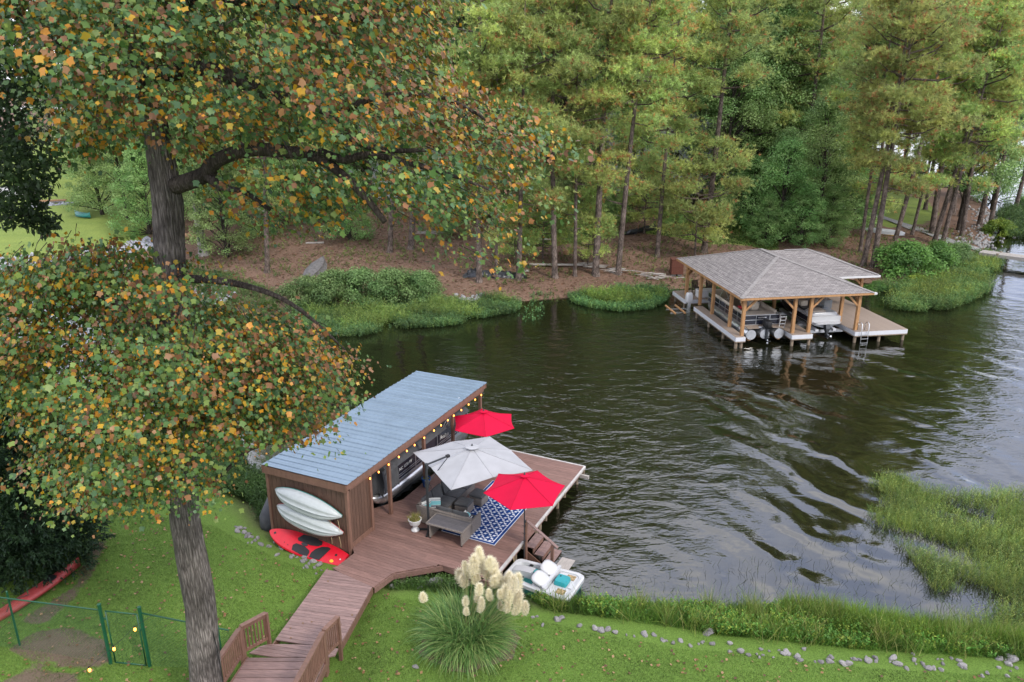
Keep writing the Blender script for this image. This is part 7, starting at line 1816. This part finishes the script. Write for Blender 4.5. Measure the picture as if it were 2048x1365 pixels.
tw.build('twigs', m_obark, tu)['kind'] = 'stuff'
# the 300 leaves that show largest are parts of their own, the rest one foliage part
world = LP + np.array(tb0); dist = np.linalg.norm(world - np.array([0, 0, CAM_H]), axis=1)
vp_x = world[:, 0] / (world[:, 1] * math.cos(TILT) - (world[:, 2] - CAM_H) * math.sin(TILT)); vp_y = (world[:, 1] * math.sin(TILT) + (world[:, 2] - CAM_H) * math.cos(TILT)) / (world[:, 1] * math.cos(TILT) - (world[:, 2] - CAM_H) * math.sin(TILT))
ok = (np.abs(vp_x) < .64) & (np.abs(vp_y) < .42)
order = np.argsort(np.where(ok, dist / LS, 1e9))[:300]; big = np.zeros(len(LP), bool); big[order] = True
V, F, C = cards(LP[~big], LT[~big], LN[~big], LS[~big], LS[~big] * 1.0, *TULIP, LC[~big])
o = link('foliage', npmesh('foliage', V, F, l_tulip, C), tu); o['kind'] = 'stuff'
LMESH = {}
for i in order:
    ck = 'b' if LC[i][0] > LC[i][1] * 1.4 and LC[i][0] < .34 else 'y' if LC[i][0] > LC[i][1] else 'g'
    kk = (ck, random.randrange(4))
    if kk not in LMESH:
        col = {'b': TB, 'y': TY, 'g': TG}[ck][kk[1] % 3]
        V, F, C = cards(np.zeros((1, 3)), np.array([[1., 0, 0]]), np.array([[0, 0, 1.]]), 1.0, 1.0, *TULIP, [col]); LMESH[kk] = npmesh('leaf', V, F, l_tulip, C)
    t = Vector(LT[i]).normalized(); s_ = t.cross(Vector(LN[i])).normalized(); n_ = s_.cross(t)
    R = Matrix((t, s_, n_)).transposed().to_4x4()
    o = link('leaf', LMESH[kk], tu); o.matrix_local = Matrix.Translation(Vector(LP[i])) @ R @ Matrix.Diagonal((LS[i], LS[i], LS[i], 1))
# strap and hook on the trunk
st_ = thing('trunk_strap', 'black cable tied round the tulip tree trunk', 'cable', tb0)
zst = .95
MB().tube([(.56 * math.cos(a) - .02, .56 * math.sin(a), zst + .04 * math.sin(a + 1)) for a in np.linspace(0, 2 * PI, 20)], .018, 5).build('loop', m_black, st_)
MB().tube([(-.45, -.34, zst), (-.52, -.36, zst - .4), (-.5, -.4, zst - 1.0)], .014, 5).build('tail', m_black, st_); MB().box((-.50, -.32, zst + .02), (.10, .08, .07)).build('knot', m_black, st_)
hk = thing('tree_hook', 'white hook with hanging dark wire on right of the trunk', 'hook', tb0 + Vector((.47, -.12, 3.45)))
MB().lathe([(.01, -.02), (.03, 0), (.03, .05), (.01, .07)], 8).build('insulator', m_white, hk, smooth=True)
MB().tube([(.03, -.02, 0), (.09, -.02, -.6), (.11, 0, -1.5), (.10, 0, -2.0)], .012, 5).build('wire', m_wire, hk)

# ------------------------------------------------------------------ dark cedar and the oak branch at the left edge
def sprays(rg, n, cen, rad, ln, wd, cols, k=9, flat=.5):
    P = np.array(cen) + rsphere(n, rg) * (rg.random((n, 1)) ** .4) * np.array(rad)
    out = unit((P - np.array(cen)) / np.array(rad)); ax = unit(out + np.array([0, 0, -.1]) + rg.normal(size=(n, 3)) * .35)
    Pn = np.repeat(P, k, 0) + np.repeat(ax, k, 0) * np.tile(np.linspace(0, ln * 1.6, k), n)[:, None]
    Tn = np.repeat(ax, k, 0) * .8 + rg.normal(size=(n * k, 3)) * .5; C = np.repeat(np.asarray(cols)[rg.integers(0, len(cols), n)] * rg.uniform(.7, 1.25, (n, 1)), k, 0)
    return cards(Pn, Tn, np.array([0, 0, 1]) + rg.normal(size=(n * k, 3)) * .4, ln, wd, *DIAMOND, C)
cb = ground(100, 1125); cb.z = gz(cb.x, cb.y)
ce = thing('cedar_tree', 'dark green cedar at the left edge of the lawn', 'tree', cb + Vector((-.4, 0, 0)))
rg = np.random.default_rng(3); VV, FF, CC = [], [], []; nv = 0
for z, r in ((.6, 2.0), (1.5, 2.3), (2.5, 2.3), (3.5, 2.1), (4.6, 1.9), (5.7, 1.5), (6.8, 1.0)):
    for k in range(7):
        a = k * .9 + z; V, F, C = sprays(rg, 210, (r * .62 * math.cos(a), r * .62 * math.sin(a), z), (r * .5, r * .5, .62), .13, .05, ((.022, .05, .020), (.030, .065, .024), (.016, .036, .018)))
        VV.append(V); FF.append(F + nv); CC.append(C); nv += len(V)
link('crown', npmesh('crown', np.concatenate(VV), np.concatenate(FF), l_broad, np.concatenate(CC)), ce)
MB().tube([(0, 0, -.1), (0, 0, 2), (.1, 0, 6.4)], [.22, .16, .03], 8).build('trunk', m_obark, ce, smooth=True)
ob = Vector((-17.5, 17.5, 0)); ob.z = gz(ob.x, ob.y)
oak = thing('oak_tree', 'dark leafed oak reaching in from the left edge', 'tree', ob)
VV, FF, CC = [], [], []; nv = 0; okp = [((20, 60), .9), ((-30, 150), 1.1), ((30, 180), .8), ((10, 250), .9), ((40, 300), .7), ((60, 340), .55), ((10, 350), .8), ((20, 410), .6), ((60, 430), .4), ((90, 445), .32), ((-40, 420), .7), ((0, 20), 1.0), ((-60, 270), 1.0), ((70, 380), .35)]
for (x, y), r in okp:
    c = aty(x, y, 15.5 + random.uniform(-1, 1)) - ob; nl = int(620 * r * r) + 120
    P = np.array(c) + rsphere(nl, rg) * (rg.random((nl, 1)) ** .45) * r * np.array([1, 1, .8]); N = np.array([0, 0, 1]) + rg.normal(size=(nl, 3)) * .55
    V, F, C = cards(P, rg.normal(size=(nl, 3)) + np.array([.3, 0, -.3]), N, .15 * rg.uniform(.7, 1.2, nl), .075, *DIAMOND, np.array([.030, .060, .022]) * rg.uniform(.65, 1.3, (nl, 1)))
    VV.append(V); FF.append(F + nv); CC.append(C); nv += len(V)
link('crown', npmesh('crown', np.concatenate(VV), np.concatenate(FF), l_broad, np.concatenate(CC)), oak)
MB().tube([(0, 0, -.2), (0, 0, 6), (.3, 0, 13), (.3, 0, 19)], [.45, .36, .25, .1], 10).build('trunk', m_obark, oak, smooth=True)
for (x, y), r in okp[::2]:
    c = aty(x, y, 15.5) - ob; MB().tube([(.2, 0, c.z - 2.2), Vector((.2, 0, c.z - 1.4)).lerp(c, .6), c], [.10, .06, .02], 6).build('limb', m_obark, oak, smooth=True)
